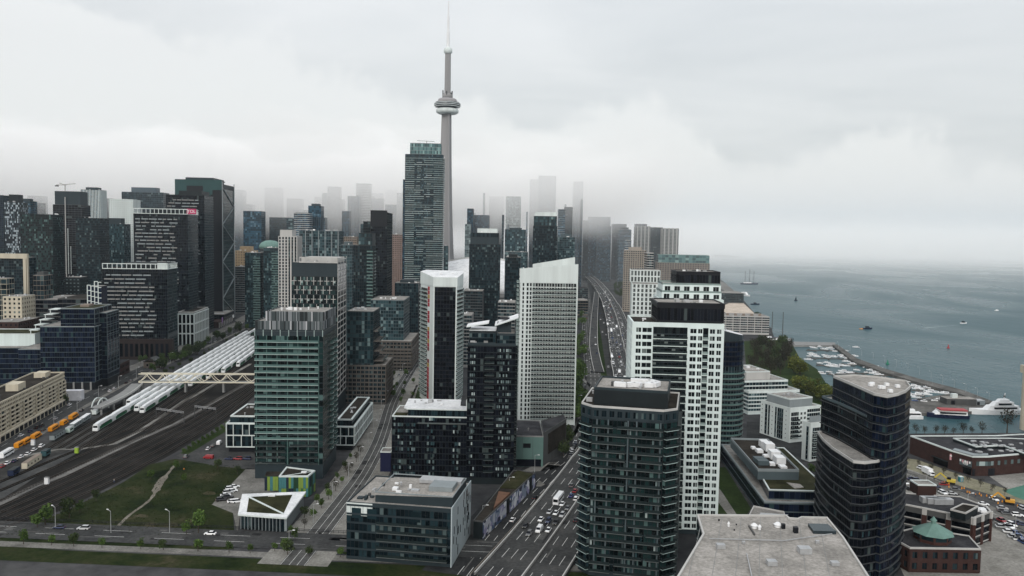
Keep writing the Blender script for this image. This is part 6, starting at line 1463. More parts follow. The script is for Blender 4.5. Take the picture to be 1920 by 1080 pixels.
# ---------------- trains on the yard tracks ----------------
random.seed(11)
tr_w = plain('train_white', (.74,.76,.76), .4, .1, .3); tr_g = plain('train_green', (.008,.10,.04), .4, .1, .3); tr_roof = plain('train_roof', (.68,.70,.71), .5, .15, .3); tr_k = black_m; lime = plain('train_lime', (.28,.42,.05), .5, .05, .3)
A0 = G(171, 815); RD = Vector((-.122, 1, 0)).normalized(); RN = Vector((RD.y, -RD.x, 0)); RA = math.atan2(RD.y, RD.x)-math.pi/2
def rail_pt(off, Y): return Vector((A0.x-.122*(Y-A0.y)+off, Y, 0))
def coach_meshes():
    L_, w = 25.2, 1.5; b_ = MB()
    sec = [(-w,.6),(-w,1.0),(-w,3.1),(-w*.86,4.1),(-w*.7,4.7),(w*.7,4.7),(w*.86,4.1),(w,3.1),(w,1.0),(w,.6)]
    k = 0
    ys = [0, 2.6, 4.2, L_-4.2, L_-2.6, L_]; n = len(sec)
    for y in ys:
        f = 1 if 2.7 < y < L_-2.7 else .94
        b_.v += [(x, y, .6+(z-.6)*f) for x, z in sec]
    for i in range(len(ys)-1):
        for a in range(n):
            c = (a+1) % n; b_.f.append((i*n+a, i*n+n+a, i*n+n+c, i*n+c)); b_.mi.append(b_.m(tr_roof if a in (3, 4, 5) else tr_w))
    b_.f += [tuple(range(n)), tuple(range(len(ys)*n-1, len(ys)*n-n-1, -1))]; b_.mi += [b_.m(tr_w)]*2; b_.n = 1
    g_ = MB(); g_.hexa([(-w-.02,2.7,.75),(w+.02,2.7,.75),(w+.02,L_-2.7,.75),(-w-.02,L_-2.7,.75),(-w-.02,2.7,2.5),(w+.02,2.7,2.5),(w+.02,L_-2.7,2.5),(-w-.02,L_-2.7,2.5)], tr_g)
    wn = MB()
    for s_ in (-1, 1): wn.box(min(s_*w, s_*(w+.03)), max(s_*w, s_*(w+.03)), 4.6, L_-4.6, 2.55, 3.05, g_black)
    return b_.mesh('body'), g_.mesh('green_band'), wn.mesh('window_strip')
CB, CG, CW = coach_meshes()
nose = (lambda q: (q.box(-1.2, 1.2, -.06, 0, 2.2, 3.4, g_black), q.mesh('windscreen'))[1])(MB()); nosef = (lambda q: (q.box(-1.45, 1.45, -.5, .0, .5, 1.9, tr_w), q.mesh('nose'))[1])(MB())
labs = ['white and green commuter train standing furthest forward, nearest the parked buses', 'white and green commuter train on the track closest to the street hedge', 'white and green commuter train second to poke out from under the footbridge', 'white and green commuter train ending beside the brown signal gantry', 'white roofed commuter train with its nose under the footbridge', 'white roofed commuter train beyond the footbridge, third from the open tracks', 'white roofed commuter train beyond the footbridge, second from the open tracks', 'white roofed commuter train beyond the footbridge, nearest the open tracks']
for k, (off, Y0, n) in enumerate(((0,467,19),(-5.5,537,15),(5.6,521,14),(11,516,14),(16.5,608,11),(22,640,9),(27.5,668,8),(33,700,6))):
    p = rail_pt(off, Y0); t = thing('commuter_train', labs[k], 'train', p, RA, 'commuter trains parked in the rail yard')
    for j in range(n):
        c = link(CB, 'coach', t); c.location = (0, j*25.9, .2); link(CG, 'green_band', c); link(CW, 'window_strip', c)
    link(nosef, 'nose', t).location = (0, 0, .2); link(nose, 'windscreen', t).location = (0, -.01, .3)
# ---------------- tracks ----------------
TR = []
for off in (-11, -5.5, 0, 5.6, 11, 16.5, 22, 27.5, 33): TR.append(('yard', [rail_pt(off, y) for y in range(430 if off < 12 else 470, 1000, 12)]))
def lerpl(P, Y):
    for (x0, y0), (x1, y1) in zip(P, P[1:]):
        if y0 <= Y <= y1: return x0+(x1-x0)*(Y-y0)/(y1-y0)
    return P[-1][0]
Lb_ = [(-232,250),(-224,350),(-217,427),(-211,500),(-209,598),(-216,700),(-243,920)]; Rb_ = [(-208,250),(-203,316),(-192,345),(-187,384),(-184,430),(-183,505),(-189,579),(-202,700),(-231,920)]
for t in (.02, .2, .38, .58, .77, .96): TR.append(('main', resample([Vector((lerpl(Lb_, y)*(1-t)+lerpl(Rb_, y)*t, y, 0)) for y in range(255, 920, 40)], 12)))
L2 = [(-262,250),(-243,350),(-236,420),(-226,500),(-222,600)]
for t in (0, .5): TR.append(('main', resample([Vector((lerpl(L2, y)*(1-t)+lerpl(Lb_, y)*t, y, 0)) for y in range(255, 600, 40)], 12)))
sleeper = ground_mat('sleeper_wood', [(.012,.01,.008),(.022,.018,.015),(.036,.03,.025)], .3)
NTH = ['first', 'second', 'third', 'fourth', 'fifth', 'sixth', 'seventh', 'eighth', 'ninth']
ntr = {'main': 0, 'yard': 0}
for nm, pts in TR:
    q_ = ntr[nm]; ntr[nm] += 1
    t = thing('railway_track', (f'{NTH[5-q_]} open rail line counted from the grass field' if q_ < 6 else f'{NTH[q_-6]} of two rail lines left of the grey gravel track, from the cabins') if nm == 'main' else f'{NTH[q_]} rail line of the train yard counted from the street side', 'track', (0,0,0), 0, 'tracks of the rail corridor' if nm == 'main' else 'tracks of the train yard')
    for s_ in (-.78, .78): m = MB(); ribbon('', pts, .16, steel_rail, .34, .18, None, off=s_, mb=m); m.obj('rail', t)
    m = MB(); D_ = dirs(pts)
    for p, q, d in zip(pts, pts[1:], D_):
        for f in range(0, 12, 2):
            c = p.lerp(q, f/12); n_ = Vector((d.y, -d.x, 0)); m.bar(c-n_*1.35+Vector((0,0,.1)), c+n_*1.35+Vector((0,0,.1)), .3, sleeper, .14)
    m.obj('sleepers', t, 'stuff')
    m = MB(); ribbon('', pts, 3.3, ballast, .035, 0, None, mb=m); m.obj('ballast_bed', t)
# signal gantry, cabinets beside the tracks
def gantry(label, a, b_, h=6.5):
    p, q = G(*a), G(*b_); t = thing('signal_gantry', label, 'gantry', p); d = q-p; d.z = 0
    for e in (Vector((0,0,0)), d): m = MB(); m.bar(e, e+Vector((0,0,h)), .35, conc_dk); m.obj('post', t)
    m = MB(); m.bar(Vector((0,0,h)), d+Vector((0,0,h)), .25, metal); m.bar(Vector((0,0,h+.9)), d+Vector((0,0,h+.9)), .2, metal)
    n = 9
    for k in range(n): m.bar(d*(k/n)+Vector((0,0,h)), d*((k+.5)/n)+Vector((0,0,h+.9)), .1, metal); m.bar(d*((k+.5)/n)+Vector((0,0,h+.9)), d*((k+1)/n)+Vector((0,0,h)), .1, metal)
    m.obj('lattice_beam', t, 'stuff')
    for k in range(4): m = MB(); c = d*(.15+.23*k); m.box(c.x-.35, c.x+.35, c.y-.3, c.y+.3, h-1.2, h, black_m); m.obj('signal_head', t)
gantry('grey lattice signal gantry across the yard tracks, nearer the trains', (293,786), (345,794)); gantry('grey lattice signal gantry spanning the main tracks, right of the other', (365,783), (405,788), 7)
for (px, py, c, lab) in ((144,850,lime,'small lime yellow trackside cabinet by the yard path'),(88,908,metal_w,'small white trackside equipment box'),(62,835,metal_w,'white upright trackside panel by the parked trailers')):
    p = G(px, py); t = thing('trackside_cabinet', lab, 'cabinet', p); m = MB(); m.box(-.9,.9,-.6,.6,.15,3.2,c); m.obj('body', t); m = MB(); m.box(-1,1,-.7,.7,3.2,3.4,conc); m.obj('roof', t); m = MB(); m.box(-.7,.7,-.66,-.6,.4,2.8,c); m.obj('door', t)
# ---------------- footbridge ----------------
fb_y = plain('bridge_paint', (.66,.62,.5), .5, .12, .2); pL, pR = AT(262, 712, 586), AT(500, 716, 592); d = pR-pL; zb = 8.4
t = thing('footbridge', 'pale yellow truss footbridge with curved diagonals crossing above the trains', 'bridge', (pL.x, pL.y, 0), math.atan2(d.y, d.x)); Lf = math.hypot(d.x, d.y)
m = MB(); m.box(0, Lf, -2.1, 2.1, zb-.9, zb-.3, conc); m.obj('deck', t)
for y in (-2.2, 2.2):
    m = MB(); m.box(0, Lf, y-.3, y+.3, zb-1.1, zb-.3, fb_y); m.obj('lower_chord', t); m = MB(); m.box(0, Lf, y-.28, y+.28, zb+5.1, zb+5.6, fb_y); m.obj('upper_chord', t)
n = 16; w = Lf/n
for k in range(n):
    for y in (-2.2, 2.2):
        m = MB(); z0, z1 = (zb-.3, zb+5.1) if k % 2 == 0 else (zb+5.1, zb-.3)
        pts = [(k*w+w*f, z0+(z1-z0)*(f**1.5 if k % 2 == 0 else 1-(1-f)**1.5)) for f in (0, .33, .66, 1)]
        for (x0, a), (x1, c) in zip(pts, pts[1:]): m.bar((x0, y, a), (x1, y, c), .38, fb_y)
        m.obj('diagonal', t)
for x in (1.5, Lf*.36, Lf*.66, Lf-3):
    m = MB(); m.box(x-.7, x+.7, -1.4, 1.4, 0, zb-1.15, conc); m.obj('pier', t)
wp = AT(222, 757, 560)
t = thing('bridge_arch', 'small white bow-shaped arch at the end of the street ramp', 'arch', (G(188,768).x, G(188,768).y, 0), 1.4)
for y in (-2, 2):
    m = MB()
    for k in range(8): a0_, a1_ = math.pi*k/8, math.pi*(k+1)/8; m.bar((6*math.cos(a0_), y, 8*math.sin(a0_)), (6*math.cos(a1_), y, 8*math.sin(a1_)), .6, wht)
    m.obj('bow', t, 'stuff')
rw = thing('ramp_wall', 'pale concrete railing wall of the street ramp above the tracks', 'wall'); m = MB(); rpx = pline([(190,766,4),(220,752,5),(250,735,6),(270,718,6.5)]); ribbon('', resample(rpx, 5), .5, conc_lt, 1.2, 1.4, None, mb=m); m.obj('parapet', rw)
m = MB(); ribbon('', resample(rpx, 5), 8, conc, 0, 1.0, None, off=-4.2, mb=m); m.obj('deck', rw)
for k, p in enumerate(resample(rpx, 14)): m = MB(); m.box(p.x-.5, p.x+.5, p.y-.5, p.y+.5, 0, p.z-1, conc); m.obj('pier', rw)

# ---------------- vehicles ----------------
paints = {n: plain('paint_'+n, c, .25, .05, .5, spec=.6) for n, c in dict(white=(.78,.79,.8), silver=(.42,.43,.44), grey=(.13,.135,.14), black=(.012,.012,.014), navy=(.015,.025,.07), red=(.26,.025,.03), blue=(.03,.07,.2)).items()}
taxi = plain('paint_orange', (.62,.24,.015), .35, .08, .4)
tyre = plain('tyre', (.012,.012,.012), .9, .1, .5); lampg = plain('lamp_lens', (.55,.52,.45), .2, .1, .5); lampr = plain('tail_lens', (.35,.02,.02), .3, .1, .5)
def loft(secs, mat, glassrows=None):
    m = MB(); n = len(secs[0]); m.n = 1
    for s_ in secs: m.v += s_
    for i in range(len(secs)-1):
        for a in range(n): c = (a+1) % n; m.f.append((i*n+a, i*n+c, i*n+n+c, i*n+n+a)); m.mi.append(m.m(mat))
    m.f += [tuple(range(n-1, -1, -1)), tuple(range((len(secs)-1)*n, len(secs)*n))]; m.mi += [m.m(mat)]*2
    return m
def car_proto(kind, L_=4.6, w=.92, H=1.45):
    """car pointing along +y, wheels on z=0"""
    hb = .82 if kind == 'sedan' else .95
    def ring_(y, z0, z1, wd): return [(-wd,y,z0),(wd,y,z0),(wd*1.0,y,z0+(z1-z0)*.6),(wd*.86,y,z1),(-wd*.86,y,z1),(-wd*1.0,y,z0+(z1-z0)*.6)]
    if kind == 'van': prof = [(-L_/2,.35,1.9),(-L_/2+.1,.25,2.1),(L_*.22,.25,2.1),(L_*.36,.25,1.3),(L_/2-.1,.25,1.05),(L_/2,.4,.8)]
    else: prof = [(-L_/2,.42,hb-.12),(-L_/2+.15,.26,hb),(-L_*.2,.24,hb+.04),(L_*.2,.24,hb),(L_*.36,.25,hb-.1),(L_/2-.12,.28,hb-.18),(L_/2,.42,hb-.3)]
    body = loft([ring_(y, z0, z1, w*(.9 if i in (0, len(prof)-1) else 1)) for i, (y, z0, z1) in enumerate(prof)], paints['white'])
    o = []
    bm_ = body.mesh('body'); o.append(('body', bm_, (0,0,0)))
    if kind != 'van':
        y0, y1, y2, y3 = (-L_*.40, -L_*.24, L_*.05, L_*.24) if kind == 'sedan' else (-L_*.47, -L_*.40, L_*.05, L_*.22)
        g_ = MB(); g_.hexa([(-w*.84,y0,hb-.01),(w*.84,y0,hb-.01),(w*.84,y3,hb-.01),(-w*.84,y3,hb-.01),(-w*.66,y1,H-.03),(w*.66,y1,H-.03),(w*.66,y2,H-.03),(-w*.66,y2,H-.03)], g_black); o.append(('windows', g_.mesh('windows'), (0,0,0)))
        r_ = MB(); r_.hexa([(-w*.68,y1-.06,H-.05),(w*.68,y1-.06,H-.05),(w*.68,y2+.06,H-.05),(-w*.68,y2+.06,H-.05),(-w*.62,y1+.05,H+.02),(w*.62,y1+.05,H+.02),(w*.62,y2-.05,H+.02),(-w*.62,y2-.05,H+.02)], paints['white']); o.append(('body_roof', r_.mesh('body_roof'), (0,0,0)))
    else:
        g_ = MB(); g_.hexa([(-w*.8,L_*.235,2.0),(w*.8,L_*.235,2.0),(w*.8,L_*.37,1.3),(-w*.8,L_*.37,1.3),(-w*.78,L_*.25,2.06),(w*.78,L_*.25,2.06),(w*.8,L_*.38,1.36),(-w*.8,L_*.38,1.36)], g_black); o.append(('windscreen', g_.mesh('windscreen'), (0,0,0)))
    wm_ = cached('wheel', lambda: (lambda q: (q.v.extend([(s_*.11, .33*math.cos(a), .33*math.sin(a)) for s_ in (-1, 1) for a in [k*math.pi/5 for k in range(10)]]), [q.f.append((k, (k+1)%10, 10+(k+1)%10, 10+k)) for k in range(10)], q.f.extend([tuple(range(9,-1,-1)), tuple(range(10,20))]), q.mi.extend([q.m(tyre)]*12), q.mesh('wheel'))[-1])(MB()))
    for sx in (-1, 1):
        for y in (-L_*.3, L_*.31): o.append(('wheel', wm_, (sx*(w-.08), y, .33)))
        hl = cached('hl', lambda: (lambda q: (q.box(-.2,.2,0,.05,0,.14,lampg), q.mesh('headlight'))[1])(MB())); o.append(('headlight', hl, (sx*w*.6, L_/2-.03, .52)))
        tl = cached('tl', lambda: (lambda q: (q.box(-.18,.18,-.05,0,0,.16,lampr), q.mesh('tail_light'))[1])(MB())); o.append(('tail_light', tl, (sx*w*.62, -L_/2+.02, .62)))
    return o
PROTO = {k: car_proto(k) for k in ('sedan', 'suv')}; PROTO['suv'] = car_proto('suv', 4.8, .97, 1.72); PROTO['van'] = car_proto('van', 5.4, 1.0)
def place_car(kind, pos, rot, label, paint, group, name='car', cat='car'):
    t = thing(name, label, cat, pos, rot, group)
    for nm, me, lo in PROTO[kind]:
        c = link(me, nm, t); c.location = lo
        if nm.startswith('body'): c.material_slots[0].link = 'OBJECT'; c.material_slots[0].material = paint
    return t
def far_car_mesh(k):
    def mk():
        L_, w, hb, H = (4.6, .95, .85, 1.5) if k == 0 else (5.6, 1.05, 1.1, 2.3)
        m = MB(); m.n = 1; wp_ = paints['white']
        S_ = [(-L_/2,hb),(-L_*.42,hb),(-L_*.28,H),(L_*.08,H),(L_*.24,hb),(L_/2,hb-.25)]
        for y, z in S_: q = .8 if z == H else 1; m.v += [(-w,y,.25),(-w,y,min(z,hb)),(-w*q,y,z),(w*q,y,z),(w,y,min(z,hb)),(w,y,.25)]
        for i in range(5):
            for a in range(6):
                c = (a+1) % 6; gl_ = (a in (1, 3) and i in (1, 2, 3)) or (a == 2 and i in (1, 3)); m.f.append((i*6+a, i*6+6+a, i*6+6+c, i*6+c)); m.mi.append(m.m(g_black) if gl_ and k == 0 else m.m(wp_))
        m.f += [tuple(range(6)), tuple(range(35, 29, -1))]; m.mi += [0, 0]
        bm = bmesh.new(); me = m.mesh('car'); bm.from_mesh(me); bmesh.ops.remove_doubles(bm, verts=bm.verts, dist=1e-4); bmesh.ops.recalc_face_normals(bm, faces=bm.faces); bm.to_mesh(me); bm.free(); return me
    return cached(('fc', k), mk)
cw = ['white']*5+['silver']*3+['grey']*3+['black']*4+['navy', 'red', 'blue']
def far_car(pos, rot, where, group, van=False):
    c = random.choice(['white']*5+['grey']) if van else random.choice(cw)
    o = link(far_car_mesh(1 if van else 0), 'van' if van else 'car'); o.location = pos; o.rotation_euler = (0, 0, rot)
    o.material_slots[0].link = 'OBJECT'; o.material_slots[0].material = paints[c]
    tag(o, f'{c} {"van" if van else "car"} {where}', 'van' if van else 'car', f'{c} {"vans" if van else "cars"} {group}'); return o
def heading(d): return math.atan2(d.y, d.x)-math.pi/2
# near traffic on the highway at the bottom of the view: pixel of the wheels, kind, paint
near = [(1047,941,'bus','white',''),(1054,947,'sedan','white','white car right behind the coach'),(1030,962,'sedan','silver','silver car left of the pale one in the middle lanes'),(1042,964,'sedan','white','white car between the silver car and the pale car with a dark roof'),(1054,968,'suv','silver','pale grey car with a dark roof at the kerb side'),(1014,976,'sedan','white','white car ahead of the white van, left lane'),(1028,979,'suv','navy','navy car between a white car and a black one'),(1042,982,'suv','black','black off-road car at the kerb side lane'),(985,988,'sedan','black','black car in the leftmost lane by the yellowish fence'),(1011,996,'van','white','white van at the bottom of the highway'),(1028,996,'sedan','white','white car with a dark rear window right of the white van'),(992,1003,'suv','grey','grey car half cut by the lower picture edge'),(1072,912,'suv','grey','dark grey car beside the balcony tower corner'),(1078,922,'sedan','red','dark red car by the balcony tower corner'),(1071,931,'sedan','blue','blue car ahead of the small white pickup'),(1080,937,'suv','white','white pickup nearest the balcony tower'),(1064,955,'sedan','grey','dark car ahead of the kerb side pale car'),(1080,977,'sedan','black','black car on the empty right carriageway beside the tower')]
for px, py, k, c, lab in near:
    p = G(px, py, 1.6); i = min(range(len(HC)), key=lambda i: (HC[i]-p).length); d = dirs(HC)[i]
    p.z = HC[i].z+.01; q = G(px, py, p.z); q.z = HC[i].z+.01
    if k == 'bus': bus_at = (q, heading(d)); continue
    place_car(k, q, heading(d)+(math.pi if px < 1070 else 0), lab, paints[c], 'traffic at the near end of the highway', 'van' if k == 'van' else 'car', 'van' if k == 'van' else 'car')
def bus_meshes(L_, w, H, paint, hood=False):
    m = MB(); sec = lambda y, zt, wd: [(-wd,y,.4),(wd,y,.4),(wd,y,zt*.82),(wd*.88,y,zt),(-wd*.88,y,zt),(-wd,y,zt*.82)]
    ys = [(-L_/2,H-.1),(-L_/2+.2,H),(L_/2-.4,H),(L_/2,H-.3)] if not hood else [(-L_/2,H-.1),(-L_/2+.2,H),(L_/2-1.9,H),(L_/2-1.6,H*.55),(L_/2,H*.48)]
    body = loft([sec(y, z, w) for y, z in ys], paint).mesh('body')
    ends = L_/2-(2.0 if hood else .4)
    g_ = []
    for s_ in (-1, 1): q = MB(); q.box(min(s_*w, s_*(w+.03)), max(s_*w, s_*(w+.03)), -L_/2+.5, ends-.3, H*.48, H*.72, g_black); g_.append(q.mesh('window_strip'))
    q = MB(); q.box(-w*.86, w*.86, ends+(.28 if not hood else .0), ends+(.42 if not hood else .22), H*.45, H*.8, g_black); ws = q.mesh('windscreen')
    return body, g_, ws
def bus(label, pos, rot, L_, w, H, paint, hood, group, name='bus', cat='bus'):
    t = thing(name, label, cat, pos, rot, group); B_, gs, ws = cached(('bus', L_, paint.name), lambda: bus_meshes(L_, w, H, paint, hood))
    link(B_, 'body', t); [link(g, 'window_strip', t) for g in gs]; link(ws, 'windscreen', t); wm_ = MESHC['wheel']
    for sx in (-1, 1):
        for y in (-L_*.28, L_*.3): c = link(wm_, 'wheel', t); c.location = (sx*(w-.1), y, .45); c.scale = (1.5, 1.35, 1.35)
    return t
q, h = bus_at; bus('white coach with a black front in the highway traffic', (q.x, q.y, q.z), h+math.pi, 11, 1.25, 3.5, paints['white'], False, 'buses', 'coach', 'bus')
fd = lambda p: dirs(front)[min(range(len(front)), key=lambda i: (front[i]-p).length)]
for (px, py, L_, lab) in ((36,838,7.5,'short orange school bus at the near end of the parked row'),(50,831,10,'orange school bus second in the parked row from the near end'),(68,821,10,'orange school bus third in the parked row, before the gap'),(101,806,11.5,'long orange school bus parked beside the grey trailers'),(120,796,8,'short orange school bus between two longer ones'),(138,784,11.5,'long orange school bus parked farthest up the street')):
    p = G(px, py); p.z = .07; bus(lab, p, heading(fd(p)), L_, 1.2, 2.9, taxi, True, 'orange school buses parked along the yard fence', 'school_bus', 'bus')
p = G(12, 855); p.z = .07; bus('white city bus parked at the left border of the view', p, heading(fd(p)), 12, 1.28, 3.2, paints['white'], False, 'buses')
tz = G(148, 788)
def trailer(label, px, py, L_, c, rf, h=3.6, z=1.0):
    p = G(px, py); d = fd(p); t = thing('site_trailer', label, 'trailer', p, heading(d)); m = MB(); m.box(-1.3, 1.3, -L_/2, L_/2, z, h, c); m.obj('body', t); m = MB(); m.box(-1.34, 1.34, -L_/2-.04, L_/2+.04, h+.01, h+.12, rf); m.obj('roof', t)
    for k in (-.3, .3): m = MB(); m.box(-1.2, 1.2, L_*k-.4, L_*k+.4, 0, z-.01, tyre); m.obj('wheel_set', t)
    for k in range(4): m = MB(); y = -L_/2+1+k*(L_-2)/4; m.box(1.3, 1.34, y, y+1.1, z+1, z+1.8, g_black); m.obj('window', t)
trailer('grey box trailer with a dark roof beside the orange buses', 108, 822, 16, grey_lt, char); trailer('white roofed box trailer beside the long orange bus', 143, 801, 14, grey_lt, white_roof); trailer('second white roofed box trailer farther up the yard', 160, 790, 13, grey_lt, white_roof); trailer('low white site hut with small windows by the yard track', 182, 776, 12, wht, metal); trailer('small pale green container between the trailers', 130, 812, 6, plain('pale_green_paint', (.45,.55,.5), .6, .1, .3), metal)
trailer('long cream site cabin with a flat tan roof at the lower left', 60, 872, 17, cream, tan, 3.4, .5); trailer('dark teal container at the end of the cream cabin', 86, 856, 6, plain('teal_container', (.03,.075,.085), .6, .2, .3), char2); trailer('navy container at the lower left border', 26, 892, 7, plain('navy_container', (.012,.02,.05), .6, .2, .3), char)
for (px, py, k, c, lab) in ((14,870,'sedan','white','white car second from the near end of the kerb row by the cabin'),(27,866,'sedan','navy','navy car between white cars by the cream cabin'),(40,858,'sedan','white','white car third in the row by the cream cabin'),(52,853,'sedan','white','white car fourth in the row by the cream cabin'),(64,845,'sedan','white','white car below the white upright panel'),(78,838,'suv','white','white car farthest along the row by the yard path'),(4,876,'sedan','red','dark red car at the near end of the kerb row'),(39,818,'sedan','white','white car parked against the cream apartment slab'),(57,810,'sedan','navy','navy car parked by the apartment arcade'),(70,803,'suv','black','black car first of the dark group by the apartment arcade'),(78,800,'suv','black','black off-road car in the middle of the dark group by the arcade'),(81,808,'sedan','black','black low car at the outer side of the dark group by the arcade'),(104,786,'sedan','silver','silver car driving past the apartment arcade'),(153,771,'suv','black','black car near the street bend'),(130,760,'sedan','white','white car at the street corner by the white hoarding'),(206,734,'sedan','white','white car on the street ramp below the navy office'),(215,730,'suv','silver','silver car ahead of it on the street ramp'),(237,719,'sedan','black','black car on the ramp near the gabled house'),(246,715,'suv','grey','grey car on the ramp near the gabled house')):
    p = G(px, py); p.z = .08; place_car(k, p, heading(fd(p)), lab, paints[c], 'cars along the station street')
for k in range(18):
    i = random.randint(int(len(front)*.52), len(front)-2); d = dirs(front)[i]; n_ = Vector((d.y, -d.x, 0)); p = front[i]+n_*random.choice([-9, -4, 2.5, 6])+d*random.uniform(-3, 3); p.z = .08
    far_car(p, heading(d), 'on the far part of the station street', 'on the far station street')
# traffic on the highway
used = []
for lane, prob in ((-12.6, .3), (-9.2, .38), (-5.6, .38), (-2, .3), (2, .15), (5.6, .16), (9.2, .15), (12.4, .08)):
    s_ = 0
    while s_ < len(HC)-6:
        i = int(s_); p = HC[i]
        if p.y > 560 and p.y < 1900 and random.random() < prob*(1 if p.y < 1100 else .55):
            d = dirs(HC)[i]; n_ = Vector((d.y, -d.x, 0)); q = p+n_*lane+d*random.uniform(-1.5, 1.5); q.z = p.z+.02
            far_car(q, heading(d)+(math.pi if lane < 0 else 0), ('in the dense traffic' if lane < 0 else 'on the emptier side')+' of the elevated highway, '+('nearest visible stretch' if p.y < 760 else 'middle stretch' if p.y < 1080 else 'far bend'), 'on the elevated highway, '+('jammed side' if lane < 0 else 'open side'), random.random() < .1)
        s_ += 1 if lane < 0 else 1.6
for k in range(18):
    i = random.randint(20, len(lake)-3); d = dirs(lake)[i]; n_ = Vector((d.y, -d.x, 0)); p = lake[i]+n_*random.choice([-1.5, 1.8, 5.2]); p.z = .1
    far_car(p, heading(d), 'on the lower road beside the elevated highway', 'on the lower road')
for k in range(9): i = random.randint(2, len(rp_)-2); d = dirs(rp_)[i]; p = rp_[i].copy(); p.z += .02; p += Vector((d.y, -d.x, 0))*random.choice([-2, 2]); far_car(p, heading(d), 'on the exit ramp of the highway', 'on the exit ramp')
for k in range(12): i = random.randint(2, len(r2)-2); d = dirs(r2)[i]; p = r2[i].copy(); p.z = .34; p += Vector((d.y, -d.x, 0))*random.choice([-2, 2]); far_car(p, heading(d), 'on the side road squeezed under the highway', 'on the side road')
for px, py, k, c, lab in ((961,977,'sedan','white','white car alone on the road below the mural wall'),(1003,935,'sedan','black','black car driving past the far end of the mural wall')):
    p = G(px, py); p.z = .09; i = min(range(len(lake)), key=lambda i: (lake[i]-p).length); place_car(k, p, heading(dirs(lake)[i]), lab, paints[c], 'cars on the lower boulevard')
for k in range(7): p = G(1070+k*1.6, 855-k*4); p.z = .09; far_car(p, heading(dirs(lake)[22]), 'parked at the kerb beside the brown boxy wing', 'parked by the brown wing')
for (px, py, c) in ((737,712,'white'),(762,697,'silver'),(748,704,'black')): i = min(range(len(blvd)), key=lambda i: (blvd[i]-G(px, py)).length); p = G(px, py); p.z = .12; far_car(p, heading(dirs(blvd)[i]), 'on the upper curve of the tree lined boulevard', 'on the boulevard curve')
for k, (px, py) in enumerate(((440,914),(433,918),(436,922),(428,925),(423,930),(428,934),(420,935),(415,939),(436,942),(446,942))):
    c = ('white','white','white','silver','white','black','black','black','white','white')[k]; p = G(px, py); p.z = .06
    place_car('suv' if k % 2 else 'sedan', p, -1.15, ['white car at the far end of the library parking row','white car second in the library parking row','white car third in the library parking row','silver car in the library parking row','white car before the dark ones in the library parking row','black car among white ones by the library','black car in the middle of the dark cars by the library','black car at the near end of the library parking row','white car parked alone left of the pair by the library','white car parked alone right of the pair by the library'][k], paints[c], 'cars parked by the library')
for k, (px, py, c, kd) in enumerate(((391,860,'red','van'),(429,862,'navy','sedan'),(446,862,'red','suv'),(463,862,'navy','suv'),(411,833,'white','van'),(390,843,'white','sedan'),(349,858,'grey','suv'),(399,838,'black','suv'))):
    p = G(px, py); p.z = .07; place_car(kd, p, (1.45 if k < 4 else .1), ['red and white van on the service road by the field','navy car left of the dark red one by the latticed block','dark red car between two navy cars by the latticed block','navy car right of the dark red one by the latticed block','white van beside the left latticed block','white car behind the white van by the left latticed block','grey car at the corner of the field','black car parked by the hedge bed'][k], paints[c], 'cars around the left latticed block', 'van' if kd == 'van' else 'car', 'van' if kd == 'van' else 'car')
# lakefront car park and street
for k, (px, py, c, kd, lab) in enumerate(((1709,899,'navy','sedan','navy car at the far end of the dark row in the brick school car park'),(1720,902,'navy','suv','second navy car in the dark row of the school car park'),(1729,906,'black','sedan','black car in the middle of the dark row of the school car park'),(1738,908,'navy','sedan','navy car at the near end of the dark row of the school car park'),(1755,914,'navy','sedan','navy car parked alone right of the dark row'),(1728,880,'white','suv','white car on the lakefront street by the brick hall'),(1785,927,'silver','sedan','silver car parked beside the school roof'),(1768,926,'white','suv','white car beside the silver one at the school roof'),(1864,938,'white','suv','white pickup on the lakefront street by the fence'),(1844,947,'white','sedan','white car leaving the school car park'),(1880,960,'black','sedan','black car of a pair in the lower car park'),(1890,963,'black','sedan','second black car of the pair in the lower car park'),(1908,968,'white','suv','white car below the black pair in the lower car park'),(1897,986,'white','suv','white car facing the navy ones in the lower corner'),(1909,982,'navy','sedan','navy car in the lower right corner row'),(1917,985,'navy','sedan','second navy car in the lower right corner row'),(1918,956,'silver','suv','silver car at the right border of the street'),(1697,907,'white','sedan','white car half hidden behind the dark curved tower'))):
    p = G(px, py); p.z = .07; i = min(range(len(qq)), key=lambda i: (qq[i]-p).length); place_car(kd, p, heading(dirs(qq)[i])+(1.2 if lab.find('car park') > 0 or 'row' in lab else 0), lab, paints[c], 'cars around the lakefront street')
for k in range(26):
    px_, py_ = random.choice([(1700+k*4.2, 915+k*1.2), (1868+k*2.2, 968+k*1.9), (1880+k*1.6, 990+k*1.2), (1745+k*6, 900+k*2.6)]); q_ = G(px_+random.uniform(-3, 3), py_+random.uniform(-3, 3)); q_.z = .07
    if 1655 < px_ < 1862 and py_ > 922: continue
    far_car(q_, heading(dirs(qq)[10])+random.choice([0, 1.2, 1.2]), 'among the parked and passing cars of the lakefront lot', 'of the lakefront lot')
p = G(1739, 890); t = thing('box_truck', 'white box truck parked by the dry grass strip', 'truck', (p.x, p.y, .06), heading(dirs(qq)[10])); m = MB(); m.box(-1.25,1.25,-3.5,2.6,.9,3.6,paints['white']); m.obj('box', t); m = MB(); m.box(-1.1,1.1,2.7,4.2,.6,2.5,paints['white']); m.obj('cab', t); m = MB(); m.box(-1,1,4.2,4.26,1.5,2.3,g_black); m.obj('windscreen', t)
for sx in (-1, 1):
    for y in (-2, 3.2): c = link(MESHC['wheel'], 'wheel', t); c.location = (sx*1.1, y, .45); c.scale = (1.4,1.35,1.35)
